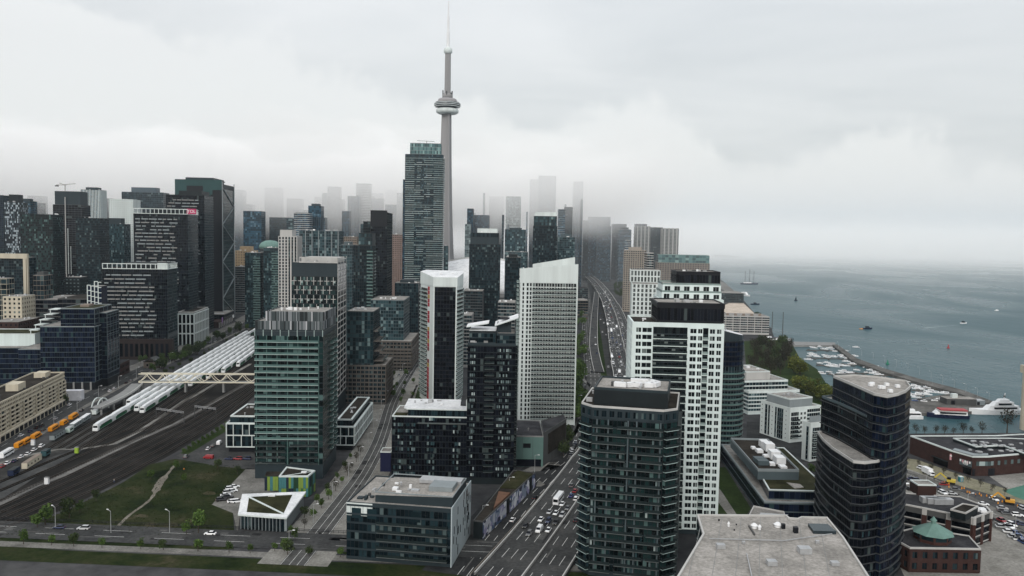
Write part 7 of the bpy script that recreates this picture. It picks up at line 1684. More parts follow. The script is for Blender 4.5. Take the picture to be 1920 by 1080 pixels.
def digger(lab, px, py, rot, col):
    p = G(px, py); t = thing('excavator', lab, 'excavator', (p.x, p.y, .06), rot)
    for nm, b_ in (('track', (-1.5,-.9,-2,2,0,.9)), ('track', (.9,1.5,-2,2,0,.9))): m = MB(); m.box(*b_, tyre); m.obj(nm, t)
    m = MB(); m.box(-1.3,1.3,-2.2,1.6,1.0,2.2,col); m.obj('body', t); m = MB(); m.box(-1.2,-.1,-.2,1.5,2.2,3.4,g_black); m.obj('cab', t)
    for nm, a, c in (('boom', (.3,1.4,2.0), (.3,4.6,4.6)), ('arm', (.3,4.6,4.6), (.3,7.2,1.8))): m = MB(); m.bar(a, c, .5, col, .6); m.obj(nm, t)
    m = MB(); m.box(-.3,.9,6.8,7.6,.9,1.8,conc_dk); m.obj('bucket', t)
digger('yellow excavator working on the torn up lakefront street', 1782, 907, 1.0, plain('digger_yellow', (.55,.42,.06), .5, .15, .3)); digger('orange excavator further down the torn up street', 1892, 945, 1.1, plain('digger_orange', (.6,.3,.04), .5, .15, .3))
p = G(1801, 903); t = thing('portable_toilet', 'teal portable toilet beside the yellow excavator', 'toilet', (p.x, p.y, .06)); m = MB(); m.box(-.9,.9,-.9,.9,0,2.5,plain('loo_teal', (.03,.2,.24), .5, .1, .3)); m.obj('cabin', t); m = MB(); m.box(-.95,.95,-.95,.95,2.5,2.7,wht); m.obj('roof', t); m = MB(); m.box(-.5,.5,-.95,-.9,.2,2.2,grey_lt); m.obj('door', t)
for k in range(16):
    px = random.uniform(1760, 1915); py = 905+(px-1760)*.33+random.uniform(-4, 4); p = G(px, py); t = link(cached('cone', lambda: (lambda q: (q.cyl(0,0,.35,.06,.05,1.1,8,taxi), q.mesh('barrel'))[1])(MB())), 'traffic_cone'); t.location = (p.x, p.y, .06); tag(t, 'orange traffic cone along the torn up lakefront street', 'cone', 'traffic cones of the street works')

# ---------------- trees and planting ----------------
random.seed(5)
lf_dark = leaf_mat('foliage_dark', (.018,.03,.012), (.034,.052,.018), (.055,.075,.025)); lf_mid = leaf_mat('foliage_mid', (.026,.05,.012), (.05,.09,.02), (.085,.13,.034)); lf_yel = leaf_mat('foliage_spring', (.04,.052,.011), (.08,.094,.019), (.125,.138,.033)); lf_bare = leaf_mat('budding_twigs', (.014,.012,.008), (.025,.021,.014), (.03,.032,.016))
bark = plain('bark', (.06,.048,.038), .9, .3, 1.0)
def tree_meshes(h, r, n, leaf, fill=1.0, seed=0, low=.25):
    rn = random.Random(seed); T = MB(); k = 7; T.n = 1
    lev = [(0, .05*h*.55, 0), (h*.35, .03*h*.6, .1), (h*.62, .016*h, .25)]
    T.cyl(0, 0, .028*h, .018*h, 0, h*.4, k, bark); 
    for i in range(6):
        a = i*2*math.pi/6+rn.random(); e = h*(.62+.3*rn.random()); q = (r*.6*math.cos(a), r*.6*math.sin(a), e)
        T.bar((0, 0, h*(.28+.1*rn.random())), q, .013*h, bark)
    C_ = MB(); lobes = [(rn.uniform(-.5, .5)*r, rn.uniform(-.5, .5)*r, h*rn.uniform(low+.2, .85), r*rn.uniform(.38, .62)) for _ in range(9)]+[(0, 0, h*.62, r*.7)]
    for _ in range(n):
        lx, ly, lz, lr = rn.choice(lobes); v = Vector((rn.gauss(0,1), rn.gauss(0,1), rn.gauss(0,1))).normalized()*lr*(rn.random()**.33)
        c = Vector((lx, ly, lz))+v*Vector((1,1,.85)).length/1.65; s_ = rn.uniform(.3, .75)*(.35+h*.045)*fill
        if c.z < h*low: continue
        a = Vector((rn.gauss(0,1), rn.gauss(0,1), rn.gauss(0,1))).normalized(); b_ = a.cross(Vector((rn.gauss(0,1), rn.gauss(0,1), rn.gauss(0,1)))).normalized()
        C_.quad([c-a*s_-b_*s_*.6, c+a*s_*.9-b_*s_*.7, c+a*s_+b_*s_*.6, c-a*s_*.8+b_*s_*.7], leaf)
    return T.mesh('trunk'), C_.mesh('crown')
TP = {('dark', i): tree_meshes(10, 4.4, 620, lf_dark, 1, i) for i in range(3)}
TP.update({('mid', i): tree_meshes(9, 3.6, 520, lf_mid, 1, 10+i) for i in range(3)}); TP.update({('yellow', i): tree_meshes(10, 5.2, 800, lf_yel, 1, 20+i, .12) for i in range(2)}); TP.update({('bare', i): tree_meshes(10, 4.2, 330, lf_bare, .6, 30+i) for i in range(3)})
tb = {}
def tree(kind, pos, sc, label, group, name='tree'):
    tm, cm = TP[(kind, random.randrange(len([k for k in TP if k[0] == kind])))]
    t = thing(name, label, 'tree', pos, random.uniform(0, 6.28), group); t.scale = (sc, sc, sc*random.uniform(.88, 1.12)); c = link(tm, 'trunk', t); c['kind'] = 'stuff'; c = link(cm, 'crown', t); c['kind'] = 'stuff'
def rpx(x0, x1, y0, y1): return G(random.uniform(x0, x1), random.uniform(y0, y1))
for k in range(44):   # hedge row between street and trains
    f = random.random(); p = G(300+f*185+random.uniform(-6, 6), 702-f*92+random.uniform(-7, 3)-6); tree(random.choice(['dark', 'mid', 'dark']), p, random.uniform(.65, 1.1), 'bushy dark tree in the yard hedge, '+('end by the footbridge' if f < .3 else 'middle by the arcaded cream building' if f < .65 else 'far end by the striped crown tower'), 'trees of the yard hedge')
for k in range(22):
    f = random.random(); p = G(300+f*185+random.uniform(-6, 6), 706-f*92); tree('dark', p, random.uniform(.25, .45), 'small shrub in the hedge beside the train yard', 'shrubs of the yard hedge', 'shrub')
for k in range(20): tree('mid', G(1072+random.uniform(-12, 24), 800-random.random()*110), random.uniform(1.0, 1.5), 'leafy green tree in the park right of the white balcony tower', 'trees of the highway park')
for k in range(22): tree('mid', G(1080+random.uniform(2, 16), 570+random.random()*150), random.uniform(.9, 1.4), 'green tree on the strip between the white balcony tower and the lower road', 'trees along the lower road')
for k in range(5): tree('dark', G(1055+random.uniform(-4, 10), 855-k*9), random.uniform(.6, .9), 'dark green tree beside the brown boxy wing', 'trees by the brown wing')
for k in range(14): tree('dark', G(random.uniform(1152, 1168), random.uniform(535, 560)), random.uniform(.9, 1.3), 'dark green tree between the highway and the white hotel', 'trees by the white hotel')
for i, p in enumerate(blvd[2:26]):
    d = dirs(blvd)[i+2]; n_ = Vector((d.y, -d.x, 0))
    if p.y < 700 and i % 2 == 0: tree(random.choice(['mid', 'bare']), p-n_*7.2, random.uniform(.38, .6), 'young street tree in the planted strip left of the boulevard', 'street trees of the boulevard, planted strip')
    if i % 3 == 0: tree(random.choice(['mid', 'dark']), p-n_*11, random.uniform(.3, .5), 'small tree on the pavement edge by the latticed block and the boulevard', 'street trees of the boulevard, pavement')
for k in range(10): tree('mid', rpx(738, 775, 705, 770), random.uniform(.4, .7), 'small green tree in the narrow park beside the chamfered white tower', 'trees of the narrow park')
for k in range(12): tree('dark', rpx(712, 772, 640, 700), random.uniform(.5, .8), 'dark tree along the base of the terraced boulevard buildings', 'trees under the terraced buildings')
for k in range(40):   # grove in the park by the marina
    p = rpx(1406, 1484, 652, 704); q_ = random.random() < .72
    tree('bare' if q_ else 'dark', p, random.uniform(1.15, 1.6), ('brown budding' if q_ else 'dark green')+' tree in the dense marina grove, '+('side of the dark round tower' if p.x < 213 else 'middle of the grove' if p.x < 228 else 'water side'), 'trees of the dark marina grove')
for (px, py, s_) in ((1494,700,1.55),(1488,698,1.3),(1500,703,1.4)): tree('yellow', G(px, py), s_, 'round yellow-green tree at the water side of the dark grove', 'yellow-green tree clump at the grove')
for k in range(16): f = random.random(); tree('yellow' if random.random() < .75 else 'mid', G(1478+f*78, 722+f*30+random.uniform(-6, 8)), random.uniform(1.0, 1.4), 'spring green tree on the bank of the marina basin, '+('grove end' if f < .4 else 'middle' if f < .7 else 'end by the curved tower'), 'trees of the marina bank')
for k in range(10): tree('dark', rpx(1385, 1440, 592, 640), random.uniform(.6, 1.1), 'dark tree around the terraced waterfront condominium', 'trees by the waterfront condominium')
for k in range(9): tree('bare', G(1700+k*18+random.uniform(-4, 4), 815), random.uniform(.5, .8), 'low bare tree on the bank behind the brick market hall', 'trees behind the market hall')
tree('bare', G(1888, 812), 1.5, 'large bare tree beside the grain silos', None)
for (px, py, s_) in ((85,985,1.0),(70,990,.7),(130,972,.8),(150,962,.55),(180,940,.5),(282,900,.5),(345,905,.45),(372,1000,.9),(350,1003,.6),(408,880,.5),(330,880,.45),(445,890,.4)): tree(random.choice(['mid', 'mid', 'dark']), G(px, py), s_, {85:'largest scrubby green tree at the near left corner of the grass field',70:'scrubby tree left of the largest one at the field corner',130:'scrubby tree just up the track edge from the field corner',150:'fourth scrubby tree up the track edge of the field',180:'lone small scrubby tree midway along the track edge of the field',282:'small scrubby tree beside the dirt path, track side',345:'small scrubby tree in the field just right of the dirt path',372:'big scrubby tree at the near edge of the field below the library lot',350:'smaller scrubby tree left of the big one at the near field edge',408:'small tree at the far corner of the field by the car park',330:'tiny tree where the dirt path leaves the field',445:'tiny tree at the upper right corner of the field'}[px], 'scrub trees of the grass field')
for k in range(10): f = k/9; tree('mid', G(345+f*80, 851-f*50), random.uniform(.3, .45), 'small tree in the planted bed along the service road', 'trees of the hedge bed')
for k in range(8): tree('dark', G(30+k*13, 805-k*7+random.uniform(-3, 3)), random.uniform(.4, .7), 'small tree along the arcade of the cream apartment slab', 'trees by the cream apartment slab')
for k in range(14): tree('mid', rpx(250, 330, 668, 700), random.uniform(.4, .8), 'green tree around the little gabled house', 'trees by the gabled house')
for k in range(8): tree('mid', rpx(1520, 1560, 820, 900), random.uniform(.5, .8), 'tree in the court between the lakeside wing and the curved tower', 'trees of the lakeside court')
for k in range(9): tree('bare', G(1700+k*23, 868+k*7.5), random.uniform(.35, .5), 'thin young tree on the dry grass strip of the lakefront street', 'young trees of the lakefront street')
lf_tuft = leaf_mat('grass_blades', (.012,.018,.005), (.02,.026,.008), (.034,.034,.014)); gm = MB(); rg = random.Random(9)
for k in range(5200):   # tufts on the open field
    px, py = rg.uniform(0, 460), rg.uniform(872, 1004)
    if py < 1004-.42*px+ (0 if px < 124 else -.0): continue
    if px > 398+(946-py)*.0+max(0, (946-py))*.85: continue
    p = G(px, py); s_ = rg.uniform(.1, .3); a = rg.random()*6.28; v = Vector((math.cos(a), math.sin(a), 0))*s_
    gm.quad([p-v, p+v, p+v*.6+Vector((0,0,s_*1.4)), p-v*.6+Vector((0,0,s_*1.2))], lf_tuft)
gm.obj('grass', kind='stuff')

# ---------------- lamps, poles, people ----------------
def lamp_mesh():
    m = MB(); m.cyl(0,0,.13,.07,0,9,6,metal); m.bar((0,0,8.9),(1.8,0,9.3),.12,metal); m.box(1.5,2.4,-.16,.16,9.2,9.4,metal_w); return m
LM = [(lambda q: (q.cyl(0,0,.16,.09,0,9,6,metal), q.mesh('pole'))[1])(MB()), (lambda q: (q.bar((0,0,8.9),(1.8,0,9.3),.14,metal), q.mesh('arm'))[1])(MB()), (lambda q: (q.box(1.5,2.5,-.2,.2,9.2,9.45,metal_w), q.mesh('lamp_head'))[1])(MB())]
def lamp(pos, rot, label, group, sc=1):
    t = thing('street_lamp', label, 'street lamp', pos, rot, group); t.scale = (sc,)*3
    for nm, me in zip(('pole', 'arm', 'lamp_head'), LM): link(me, nm, t)
for (px, py) in ((104,992),(208,1000),(318,1000)): lamp(G(px, py), 2.6, 'street lamp on a tall grey pole at the near rim of the grass field', 'lamps of the grass field rim')
for i in range(6, len(lake), 5):
    d = dirs(lake)[i]; n_ = Vector((d.y, -d.x, 0)); lamp(lake[i]-n_*8, heading(d), 'street lamp along the lower boulevard kerb', 'lamps of the lower boulevard')
for i in range(2, len(blvd)-4, 5): d = dirs(blvd)[i]; lamp(blvd[i]-Vector((d.y, -d.x, 0))*5.4, heading(d), 'street lamp on the tree strip of the boulevard, '+('library end' if i < 22 else 'middle by the latticed block' if i < 48 else 'upper curve'), 'lamps of the boulevard', .9)
for i in range(3, len(qq), 4):
    d = dirs(qq)[i]; lamp(qq[i]+Vector((d.y, -d.x, 0))*11, heading(d)+3.1, 'street lamp between the lakefront street and the car park', 'lamps of the lakefront street', 1.1)
for i in range(4, len(HC)-10, 6):
    if HC[i].y > 560: d = dirs(HC)[i]; lamp(HC[i], heading(d), 'tall lamp on the median of the elevated highway', 'lamps of the elevated highway', 1)
for i in range(14, len(front)-3, 5): d = dirs(front)[i]; lamp(front[i]+Vector((d.y, -d.x, 0))*9, heading(d), 'street lamp between the station street and the yard hedge', 'lamps of the station street')
def skin_person(cl, cl2):
    me = bpy.data.meshes.new('body'); V = [(0,0,.95),(0,0,1.2),(0,0,1.45),(0,0,1.58),(0,0,1.7),(.1,0,.9),(.12,.12,.5),(.12,.05,.06),(-.1,0,.9),(-.12,-.1,.5),(-.12,-.16,.06),(.2,0,1.42),(.27,-.06,1.15),(.26,.06,.88),(-.2,0,1.42),(-.27,.06,1.15),(-.26,.1,.88),(.12,.16,.03),(-.12,-.04,.03)]
    Ed = [(0,1),(1,2),(2,3),(3,4),(0,5),(5,6),(6,7),(0,8),(8,9),(9,10),(2,11),(11,12),(12,13),(2,14),(14,15),(15,16),(7,17),(10,18)]; Rr = [.15,.15,.16,.07,.12,.11,.075,.05,.11,.075,.05,.07,.05,.04,.07,.05,.04,.05,.05]
    me.from_pydata(V, Ed, []); o = bpy.data.objects.new('p', me); COL.objects.link(o); md = o.modifiers.new('s', 'SKIN')
    for v, r in zip(me.skin_vertices[0].data, Rr): v.radius = (r, r)
    me.skin_vertices[0].data[0].use_root = True
    dg = bpy.context.evaluated_depsgraph_get(); r = bpy.data.meshes.new_from_object(o.evaluated_get(dg)); bpy.data.objects.remove(o)
    sk = plain('skin', (.45,.3,.22), .6, .1, 1)
    for x in (cl, cl2, sk): r.materials.append(x)
    for p in r.polygons: z = p.center.z; p.material_index = 2 if z > 1.5 else (0 if z > .92 else 1)
    return r
PM = [skin_person(plain('coat_dark', (.02,.02,.03), .8, .1, 1), plain('trousers_dark', (.02,.025,.04), .8, .1, 1)), skin_person(plain('coat_pale', (.4,.38,.36), .8, .1, 1), plain('jeans', (.04,.06,.12), .8, .1, 1)), skin_person(plain('vest_orange', (.6,.22,.04), .8, .1, 1), plain('trousers_grey', (.06,.06,.07), .8, .1, 1))]
for px, py, k, lab in ((214,905,1,'person in a pale coat on the grass by the tracks'),(345,884,2,'person in an orange vest beside the ramp by the parking lot'),(983,917,0,'person in dark clothes waiting at the boulevard corner by the mural'),(1858,922,0,'person in dark clothes standing on the forecourt of the brick hall'),(1816,927,2,'worker in an orange vest on the torn up street'),(1829,932,2,'worker in an orange vest near the traffic cones'),(1843,945,0,'person walking beside the street works'),(154,752,0,'person in dark clothes under the navy office')):
    p = G(px, py); t = thing('person', lab, 'person', (p.x, p.y, .14), random.random()*6); link(PM[k], 'body', t)
hz_ = G(138, 750); t = thing('hoarding', 'white painted hoarding box at the corner of the navy office', 'hoarding', (hz_.x, hz_.y, 0), .15); m = MB(); m.box(-6,6,-3,3,0,7,plain('hoarding_white', (.66,.66,.7), .7, .2, .2)); m.obj('box', t); m = MB(); m.box(-4,-2.6,-3.06,-3,.1,2.8,black_m); m.obj('door', t)
fnc = thing('parapet_fence', 'black railing of the bridge street along the bottom left', 'fence'); fpts = [Vector((x, 310-.06*x, .2)) for x in range(-330, -40, 6)]
for z in (.5, 1.1): m = MB(); ribbon('', fpts, .12, black_m, z, .14, None, mb=m); m.obj('rail', fnc)
m = MB()
for p, q in zip(fpts, fpts[1:]):
    for f in range(3): c = p.lerp(q, f/3); m.box(c.x-.05, c.x+.05, c.y-.05, c.y+.05, .1, 1.3, black_m)
m.obj('balusters', fnc, 'stuff')
sw = [Vector((x, 286-.06*x, .1)) for x in range(-330, 60, 12)]; ribbon('pavement', sw, 5, concrete)
ribbon('verge', [p+Vector((0, -9, -.04)) for p in sw], 11, grass)
for k in range(13): tree(random.choice(['mid', 'dark']), Vector((-195+k*11+random.uniform(-3, 3), 288+10-k*.6, .1)), random.uniform(.35, .6), 'small tree below the bridge street at the lower picture edge', 'trees below the bridge street')
for k, (x, c, lab) in enumerate(((-180,'navy','navy car crossing the bridge street at the bottom left'),(-170,'silver','silver car following on the bridge street at the bottom left'),(-118,'white','white car on the bridge street below the grass field'),(-245,'grey','grey car at the left end of the bridge street'))): place_car('suv' if k % 2 else 'sedan', (x, 303-.06*x, .2), 1.57, lab, paints[c], 'cars on the bridge street')

# ---------------- harbour ----------------
random.seed(17)
hullw = plain('hull_white', (.74,.75,.76), .35, .08, .3); hulln = plain('hull_navy', (.01,.015,.04), .4, .1, .3); wood = plain('dock_wood', (.10,.09,.08), .9, .25, .4); deckm = plain('teak', (.32,.25,.17), .8, .15, .5)
def hull_mesh(L_, w, h, mat):
    st = [(-.5,.82,.0),(-.25,1,.0),(.1,.95,.02),(.32,.62,.12),(.45,.25,.25),(.5,.03,.32)]; secs = []
    for f, wd, sh in st: y = f*L_; hw_ = max(.04, wd*w/2); secs.append([(-hw_*.55,y,-.5),(hw_*.55,y,-.5),(hw_*.9,y,.1),(hw_,y,h*(1+sh)),(-hw_,y,h*(1+sh)),(-hw_*.9,y,.1)])
    return loft(secs, mat).mesh('hull')
def cab_mesh(L_, w, z0, z1, y0, y1, mat):
    m = MB(); m.hexa([(-w/2,y0,z0),(w/2,y0,z0),(w/2*.8,y1,z0),(-w/2*.8,y1,z0),(-w/2*.86,y0+.1,z1),(w/2*.86,y0+.1,z1),(w/2*.62,y1-(z1-z0)*.9,z1),(-w/2*.62,y1-(z1-z0)*.9,z1)], mat); return m.mesh('cabin')
def band(w, z0, z1, y0, y1, mat): m = MB(); m.box(-w/2,w/2,y0,y1,z0,z1,mat); return m.mesh('window_band')
BT = {}
for nm, L_, w in (('motor', 10, 3.4), ('cruiser', 14, 4.2)):
    BT[nm] = [('hull', hull_mesh(L_, w, 1.3, hullw)), ('cabin', cab_mesh(L_, w*.8, 1.25, 2.1 if nm == 'motor' else 2.7, -L_*.3, L_*.22, hullw)), ('window_band', band(w*.78, 1.8, 2.25, -L_*.26, L_*.08, g_black)), ('canopy', band(w*.74, 1.5, 1.75, -L_*.46, -L_*.3, paints['navy']))]
BT['sail'] = [('hull', hull_mesh(9.5, 2.7, 1.1, hullw)), ('cabin', cab_mesh(9.5, 1.8, 1.1, 1.7, -2.2, 2.2, hullw)), ('mast', (lambda q: (q.cyl(0,.5,.09,.05,1,12.5,6,metal), q.mesh('mast'))[1])(MB())), ('boom', (lambda q: (q.bar((0,.4,2.4),(0,-3.8,2.4),.28,paints['navy']), q.mesh('boom'))[1])(MB()))]
def boat(kind, px, py, rot, label, group, sc=1.0):
    p = G(px, py, -1.5); t = thing('sailing_boat' if kind == 'sail' else 'motor_boat', label, 'boat', (p.x, p.y, -1.45), rot, group); t.scale = (sc,)*3
    for nm, me in BT[kind]: link(me, nm, t)
L_b = {'motor': 'small white motor boat moored at the marina fingers', 'cruiser': 'white cabin cruiser moored among the marina docks', 'sail': 'small sailing boat with bare mast in the marina'}
def zm(x, y): return (1380+x/3.556, 560+y/3.556)
bz = [(490,322),(520,330),(545,322),(590,338),(628,332),(640,345),(500,368),(520,380),(540,388),(590,378),(606,392),(650,390),(700,380),(712,392),(745,400),(770,408),(835,435),(860,442),(560,432),(605,428),(640,448),(655,455),(620,490),(640,506),(715,486),(805,478),(880,497),(905,500),(1000,492),(1060,502),(1120,526),(1140,535),(1050,538),(1075,548),(915,545),(940,550),(1205,600),(1220,630),(1250,634),(1280,592),(1310,600),(1335,596),(1190,585),(690,330),(480,316),(930,460),(960,470),(1170,560),(735,420),(780,440)]+[(random.uniform(480,800), random.choice([328,352,384,410,446,500])+random.uniform(-4,4)) for _ in range(22)]+[(840+k*28, 436+k*17+random.uniform(4,16)) for k in range(14)]+[(random.uniform(1165,1400), random.uniform(590,645)) for _ in range(16)]
for k, (x, y) in enumerate(bz):
    kd = random.choice(['motor', 'motor', 'cruiser', 'cruiser', 'sail']); boat(kd, *zm(x, y), random.choice([.75, .8, .7, 3.9, 3.85])+.4, L_b[kd]+(', row by the harbour mouth' if y < 345 else ', second row from the harbour mouth' if y < 372 else ', third row from the harbour mouth' if y < 415 else ', fourth row from the harbour mouth' if y < 470 else ', fifth row from the harbour mouth' if y < 515 and x < 1010 else ', along the breakwater pier'), {'motor': 'motor boats of the marina', 'cruiser': 'cabin cruisers of the marina', 'sail': 'sailing boats of the marina'}[kd], random.uniform(.5, .75))
def dock(a, b_, w=2.2, label='floating wooden dock finger between the moored boats'):
    p, q = G(*zm(*a), -1.2), G(*zm(*b_), -1.2); d = q-p; t = thing('dock', label, 'dock', (p.x, p.y, -1.2), math.atan2(d.y, d.x), 'floating docks of the marina'); m = MB(); m.box(0, d.length, -w/2, w/2, -.4, .3, wood); m.obj('walkway', t)
    for k in range(int(d.length/14)):
        for s_ in (-1, 1): m = MB(); m.box(k*14+6, k*14+7, s_*w/2 if s_ > 0 else -w/2-9, w/2+9 if s_ > 0 else -w/2, -.4, .22, wood); m.obj('finger', t)
dock((540,446),(815,440),3.2); dock((470,395),(790,405)); dock((610,505),(1010,492)); dock((640,515),(1100,512)); dock((900,560),(1180,545)); dock((1170,610),(1420,628)); dock((1150,590),(1390,612)); dock((470,345),(690,345)); dock((1180,640),(1260,650), 3)
for k in range(14): f = k/13; p = G(1572+f*282, 653+f*100-math.sin(f*3.14)*4, .9); lamp(p, 2.4, 'lamp post on the long breakwater pier', 'lamps of the breakwater pier', .75)
def big(label, px, py, rot, parts, name='boat', cat='boat'):
    p = G(px, py, -1.5); t = thing(name, label, cat, (p.x, p.y, -1.5), rot)
    for nm, me in parts: link(me, nm, t)
    return t
E_ = -math.pi/2
def hy(L_, w, h, mat): return hull_mesh(L_, w, h, mat)
big('large white motor yacht with dark window bands moored at the wharf tip', 1868, 776, -E_+.1, [('hull', hy(42, 9, 3.4, hullw)), ('main_cabin', cab_mesh(42, 7.6, 3.4, 6.4, -15, 9, hullw)), ('window_band', band(7.5, 4.3, 5.4, -13, 4, g_black)), ('upper_cabin', cab_mesh(30, 6.6, 6.4, 9.0, -11, 4, hullw)), ('upper_window_band', band(6.4, 7.0, 8.2, -9, .5, g_black)), ('flybridge', cab_mesh(16, 5, 9, 10.8, -8, 0, hullw)), ('radar_mast', (lambda q: (q.bar((0,-5,10.8),(0,-6,15),.4,hullw), q.mesh('radar_mast'))[1])(MB())), ('dome', (lambda q: (q.cyl(0,-5.4,.9,.5,12.4,13.4,8,conc_dk), q.mesh('dome'))[1])(MB()))], 'motor_yacht', 'yacht')
red_m = plain('red_canopy', (.34,.05,.055), .6, .15, .3)
big('tour boat with a bright red roof and navy hull moored at the wharf', 1776, 783, -E_-.12, [('hull', hy(27, 8, 2.6, hulln)), ('main_cabin', cab_mesh(27, 7.4, 2.6, 5.0, -12, 9.5, hullw)), ('window_band', band(7.5, 3.4, 4.4, -11, 6, g_black)), ('red_roof', (lambda q: (q.box(-3.6,3.6,-12,6,5.5,6.3,red_m), q.mesh('red_roof'))[1])(MB())), ('rail', band(7.3, 5.0, 5.45, -12, 7, conc_lt))], 'tour_boat')
big('white ferry boat half hidden behind the dark curved tower', 1708, 785, -E_, [('hull', hy(15, 5.5, 2.2, hullw)), ('cabin', cab_mesh(15, 4.8, 2.2, 4.8, -6, 4, hullw)), ('window_band', band(4.9, 3.2, 4.1, -5.4, 1.5, g_black)), ('wheelhouse', cab_mesh(6, 3.2, 4.8, 6.8, -2, 3, hullw))], 'ferry')
mst = lambda y, h: (lambda q: (q.cyl(0,y,.8,.5,2,h,6,conc_dk), q.bar((-4,y,h*.55),(4,y,h*.55),.25,conc_dk), q.bar((-3,y,h*.75),(3,y,h*.75),.2,conc_dk), q.mesh('mast'))[3])(MB())
big('dark three masted tall ship moored at the end of the far pier', 1405, 533, E_+.1, [('hull', hy(48, 9, 3, hulln)), ('deckhouse', cab_mesh(30, 6, 3, 5.2, -16, 6, hullw)), ('mast', mst(-12, 36)), ('mast', mst(0, 40)), ('mast', mst(12, 36)), ('bowsprit', (lambda q: (q.bar((0,23,4),(0,32,7),.5,conc_dk), q.mesh('bowsprit'))[1])(MB()))], 'tall_ship', 'ship')
big('white excursion boat moored alongside the quay walk', 1397, 555, E_-1.2, [('hull', hy(32, 8, 3, hullw)), ('main_cabin', cab_mesh(32, 7, 3, 6, -13, 8, hullw)), ('window_band', band(7.1, 4, 5.2, -12, 4, g_black)), ('upper_deck', cab_mesh(22, 6, 6, 8.6, -9, 5, hullw))], 'tour_boat')
big('small dark workboat anchored off the beach', 1416, 571, E_, [('hull', hy(16, 5, 1.8, hulln)), ('cabin', cab_mesh(8, 3.4, 1.8, 4, -3, 3, char2))], 'workboat')
big('white sailing ship with two tall bare masts at the marina mouth, right one', 1464, 639, E_+.3, [('hull', hy(30, 6, 2.2, hullw)), ('deckhouse', cab_mesh(12, 3.6, 2.2, 3.8, -6, 2, hullw)), ('mast', (lambda q: (q.cyl(0,2,.55,.35,2,35,6,conc_dk), q.mesh('mast'))[1])(MB())), ('boom', (lambda q: (q.bar((0,2,4),(0,-9,4),.6,wood), q.mesh('boom'))[1])(MB()))], 'schooner')
big('dark masted schooner behind the white one at the marina mouth', 1444, 636, E_+.3, [('hull', hy(28, 6, 2.2, hulln)), ('deckhouse', cab_mesh(12, 3.6, 2.2, 3.8, -6, 2, hullw)), ('mast', (lambda q: (q.cyl(0,2,.55,.35,2,34,6,conc_dk), q.mesh('mast'))[1])(MB())), ('boom', (lambda q: (q.bar((0,2,4),(0,-9,4),.6,wood), q.mesh('boom'))[1])(MB()))], 'schooner')
big('dark motor launch out on the open lake with an orange float beside it', 1627, 617, E_+.15, [('hull', hy(13, 4.4, 1.8, hulln)), ('cabin', cab_mesh(8, 3.4, 1.8, 4.2, -3, 3, char2)), ('float', (lambda q: (q.box(-1.4,1.4,-12,-8,.0,.9,taxi), q.mesh('float'))[1])(MB()))], 'motor_launch')
big('white speedboat cutting across the open lake', 1807, 607, E_+.35, [('hull', hy(12, 4, 1.7, hullw)), ('cabin', cab_mesh(8, 3, 1.7, 4.2, -3, 2.5, char2))], 'speedboat')
p = G(1807, 608, -1.5); wk = MB()
for k in range(26): a = k/26; x = p.x-4-90*a; y = p.y-4-60*a; s_ = .5+3*a; wk.quad([(x-s_,y-s_,-1.47),(x+s_*.7,y-s_*.8,-1.47),(x+s_,y+s_,-1.47),(x-s_*.8,y+s_*.6,-1.47)], plain('wake_foam', (.32,.4,.41), .5, .3, .3)) if k % 2 == 0 or k < 8 else None
wk.obj('wake', kind='stuff')
big('white sloop far out at the upper right of the lake', 1869, 583, E_+.3, [('hull', hy(9, 3, 1.3, hullw)), ('cabin', cab_mesh(5, 2, 1.3, 2.6, -2, 2, hullw))], 'motor_boat')
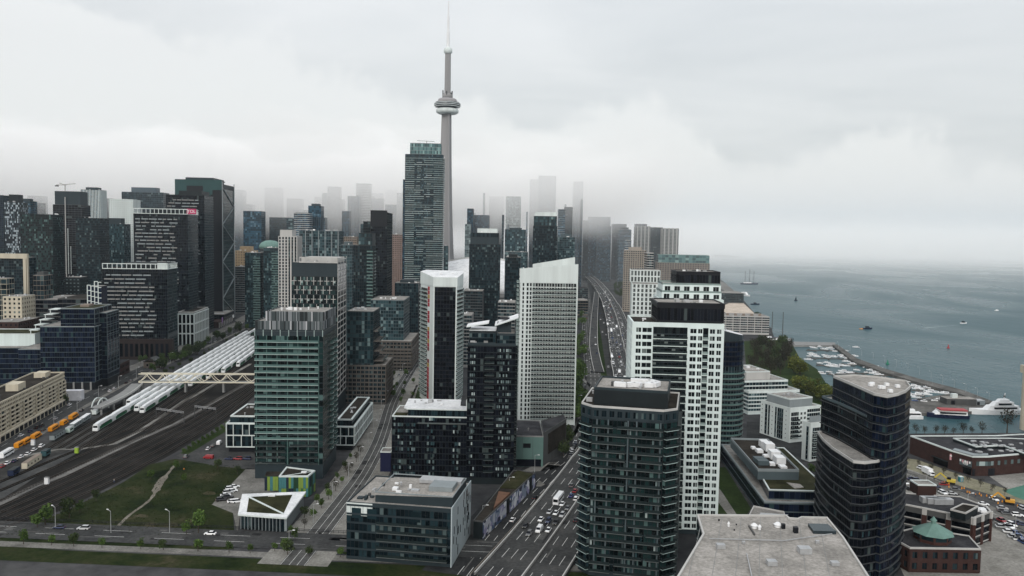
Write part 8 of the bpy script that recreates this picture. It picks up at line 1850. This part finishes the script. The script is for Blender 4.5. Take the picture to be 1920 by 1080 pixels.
big('tiny dark sailing boat far out left on the lake', 1492, 564, E_, [('hull', hy(7, 2.4, 1.2, hulln)), ('sail', (lambda q: (q.hexa([(-.1,-2,1.5),(.1,-2,1.5),(.1,2,1.5),(-.1,2,1.5),(-.05,0,10),(.05,0,10),(.05,.4,10),(-.05,.4,10)], char2), q.mesh('sail'))[1])(MB()))], 'sailing_boat')
for px, py, c, lab in ((1778,653,red_m,'red channel buoy on the open lake'),(1664,683,plain('buoy_green', (.03,.2,.12), .5, .1, .3),'green channel buoy close to the breakwater pier')):
    p = G(px, py, -1.5); t = thing('buoy', lab, 'buoy', p); m = MB(); m.cyl(0,0,1.6,1.6,0,.9,10,c); m.obj('float', t); m = MB(); m.cyl(0,0,1.0,.25,.9,4.6,8,c); m.obj('tower', t)
for k, (px, py) in enumerate(((1715,752),(1722,750),(1732,753),(1741,750),(1752,752),(1761,749))): p = G(px, py, .6); p.z = .62; far_car(p, 1.2, 'parked on the wharf behind the red roofed boat', 'on the wharf')
b = PB('low grey boathouse with a small white box on its roof on the wharf', G(1790, 757, .6), name='boathouse'); b.vol('body', [(-8,-4),(14,-4),(14,6),(-8,6)], .6, 5, conc_dk, pale_roof); m = MB(); m.box(-2,2,0,3,5,8,wht); m.obj('roof_box', b.root); b.A('dark_doors').box(-5,-2,-4.06,-4,.8,3.8,black_m)
b.done()
b = PB('small blue grey shed at the tip of the wharf', G(1830, 758, .6), name='shed'); b.vol('body', [(-5,-3),(5,-3),(5,4),(-5,4)], .6, 4, grey_lt, metal); b.A('door').box(-1,1,-3.06,-3,.7,3,black_m); b.done()
for nm, lab, px, w, y, h, c in (('island', 'faint dark strip of island shore far out in the lake haze', 1305, 620, 5200, 14, lf_dark), ('hangar', 'pale hangar on the far island shore, barely visible', 1322, 130, 5150, 22, wht)):
    x = AT(px, 450, y).x; tt = thing(nm, lab, nm, (x, y, -1.5)); m = MB(); m.prism([(-w/2,0),(-w*.3,-40),(w*.3,-40),(w/2,0),(w*.3,50),(-w*.3,50)], 0, [h*.3,h,h*.9,h*.3,h,h], c if c is not lf_dark else ground_mat('island_green', [(.02,.03,.02),(.03,.045,.03),(.04,.05,.035)], .02)); m.obj('body', tt)
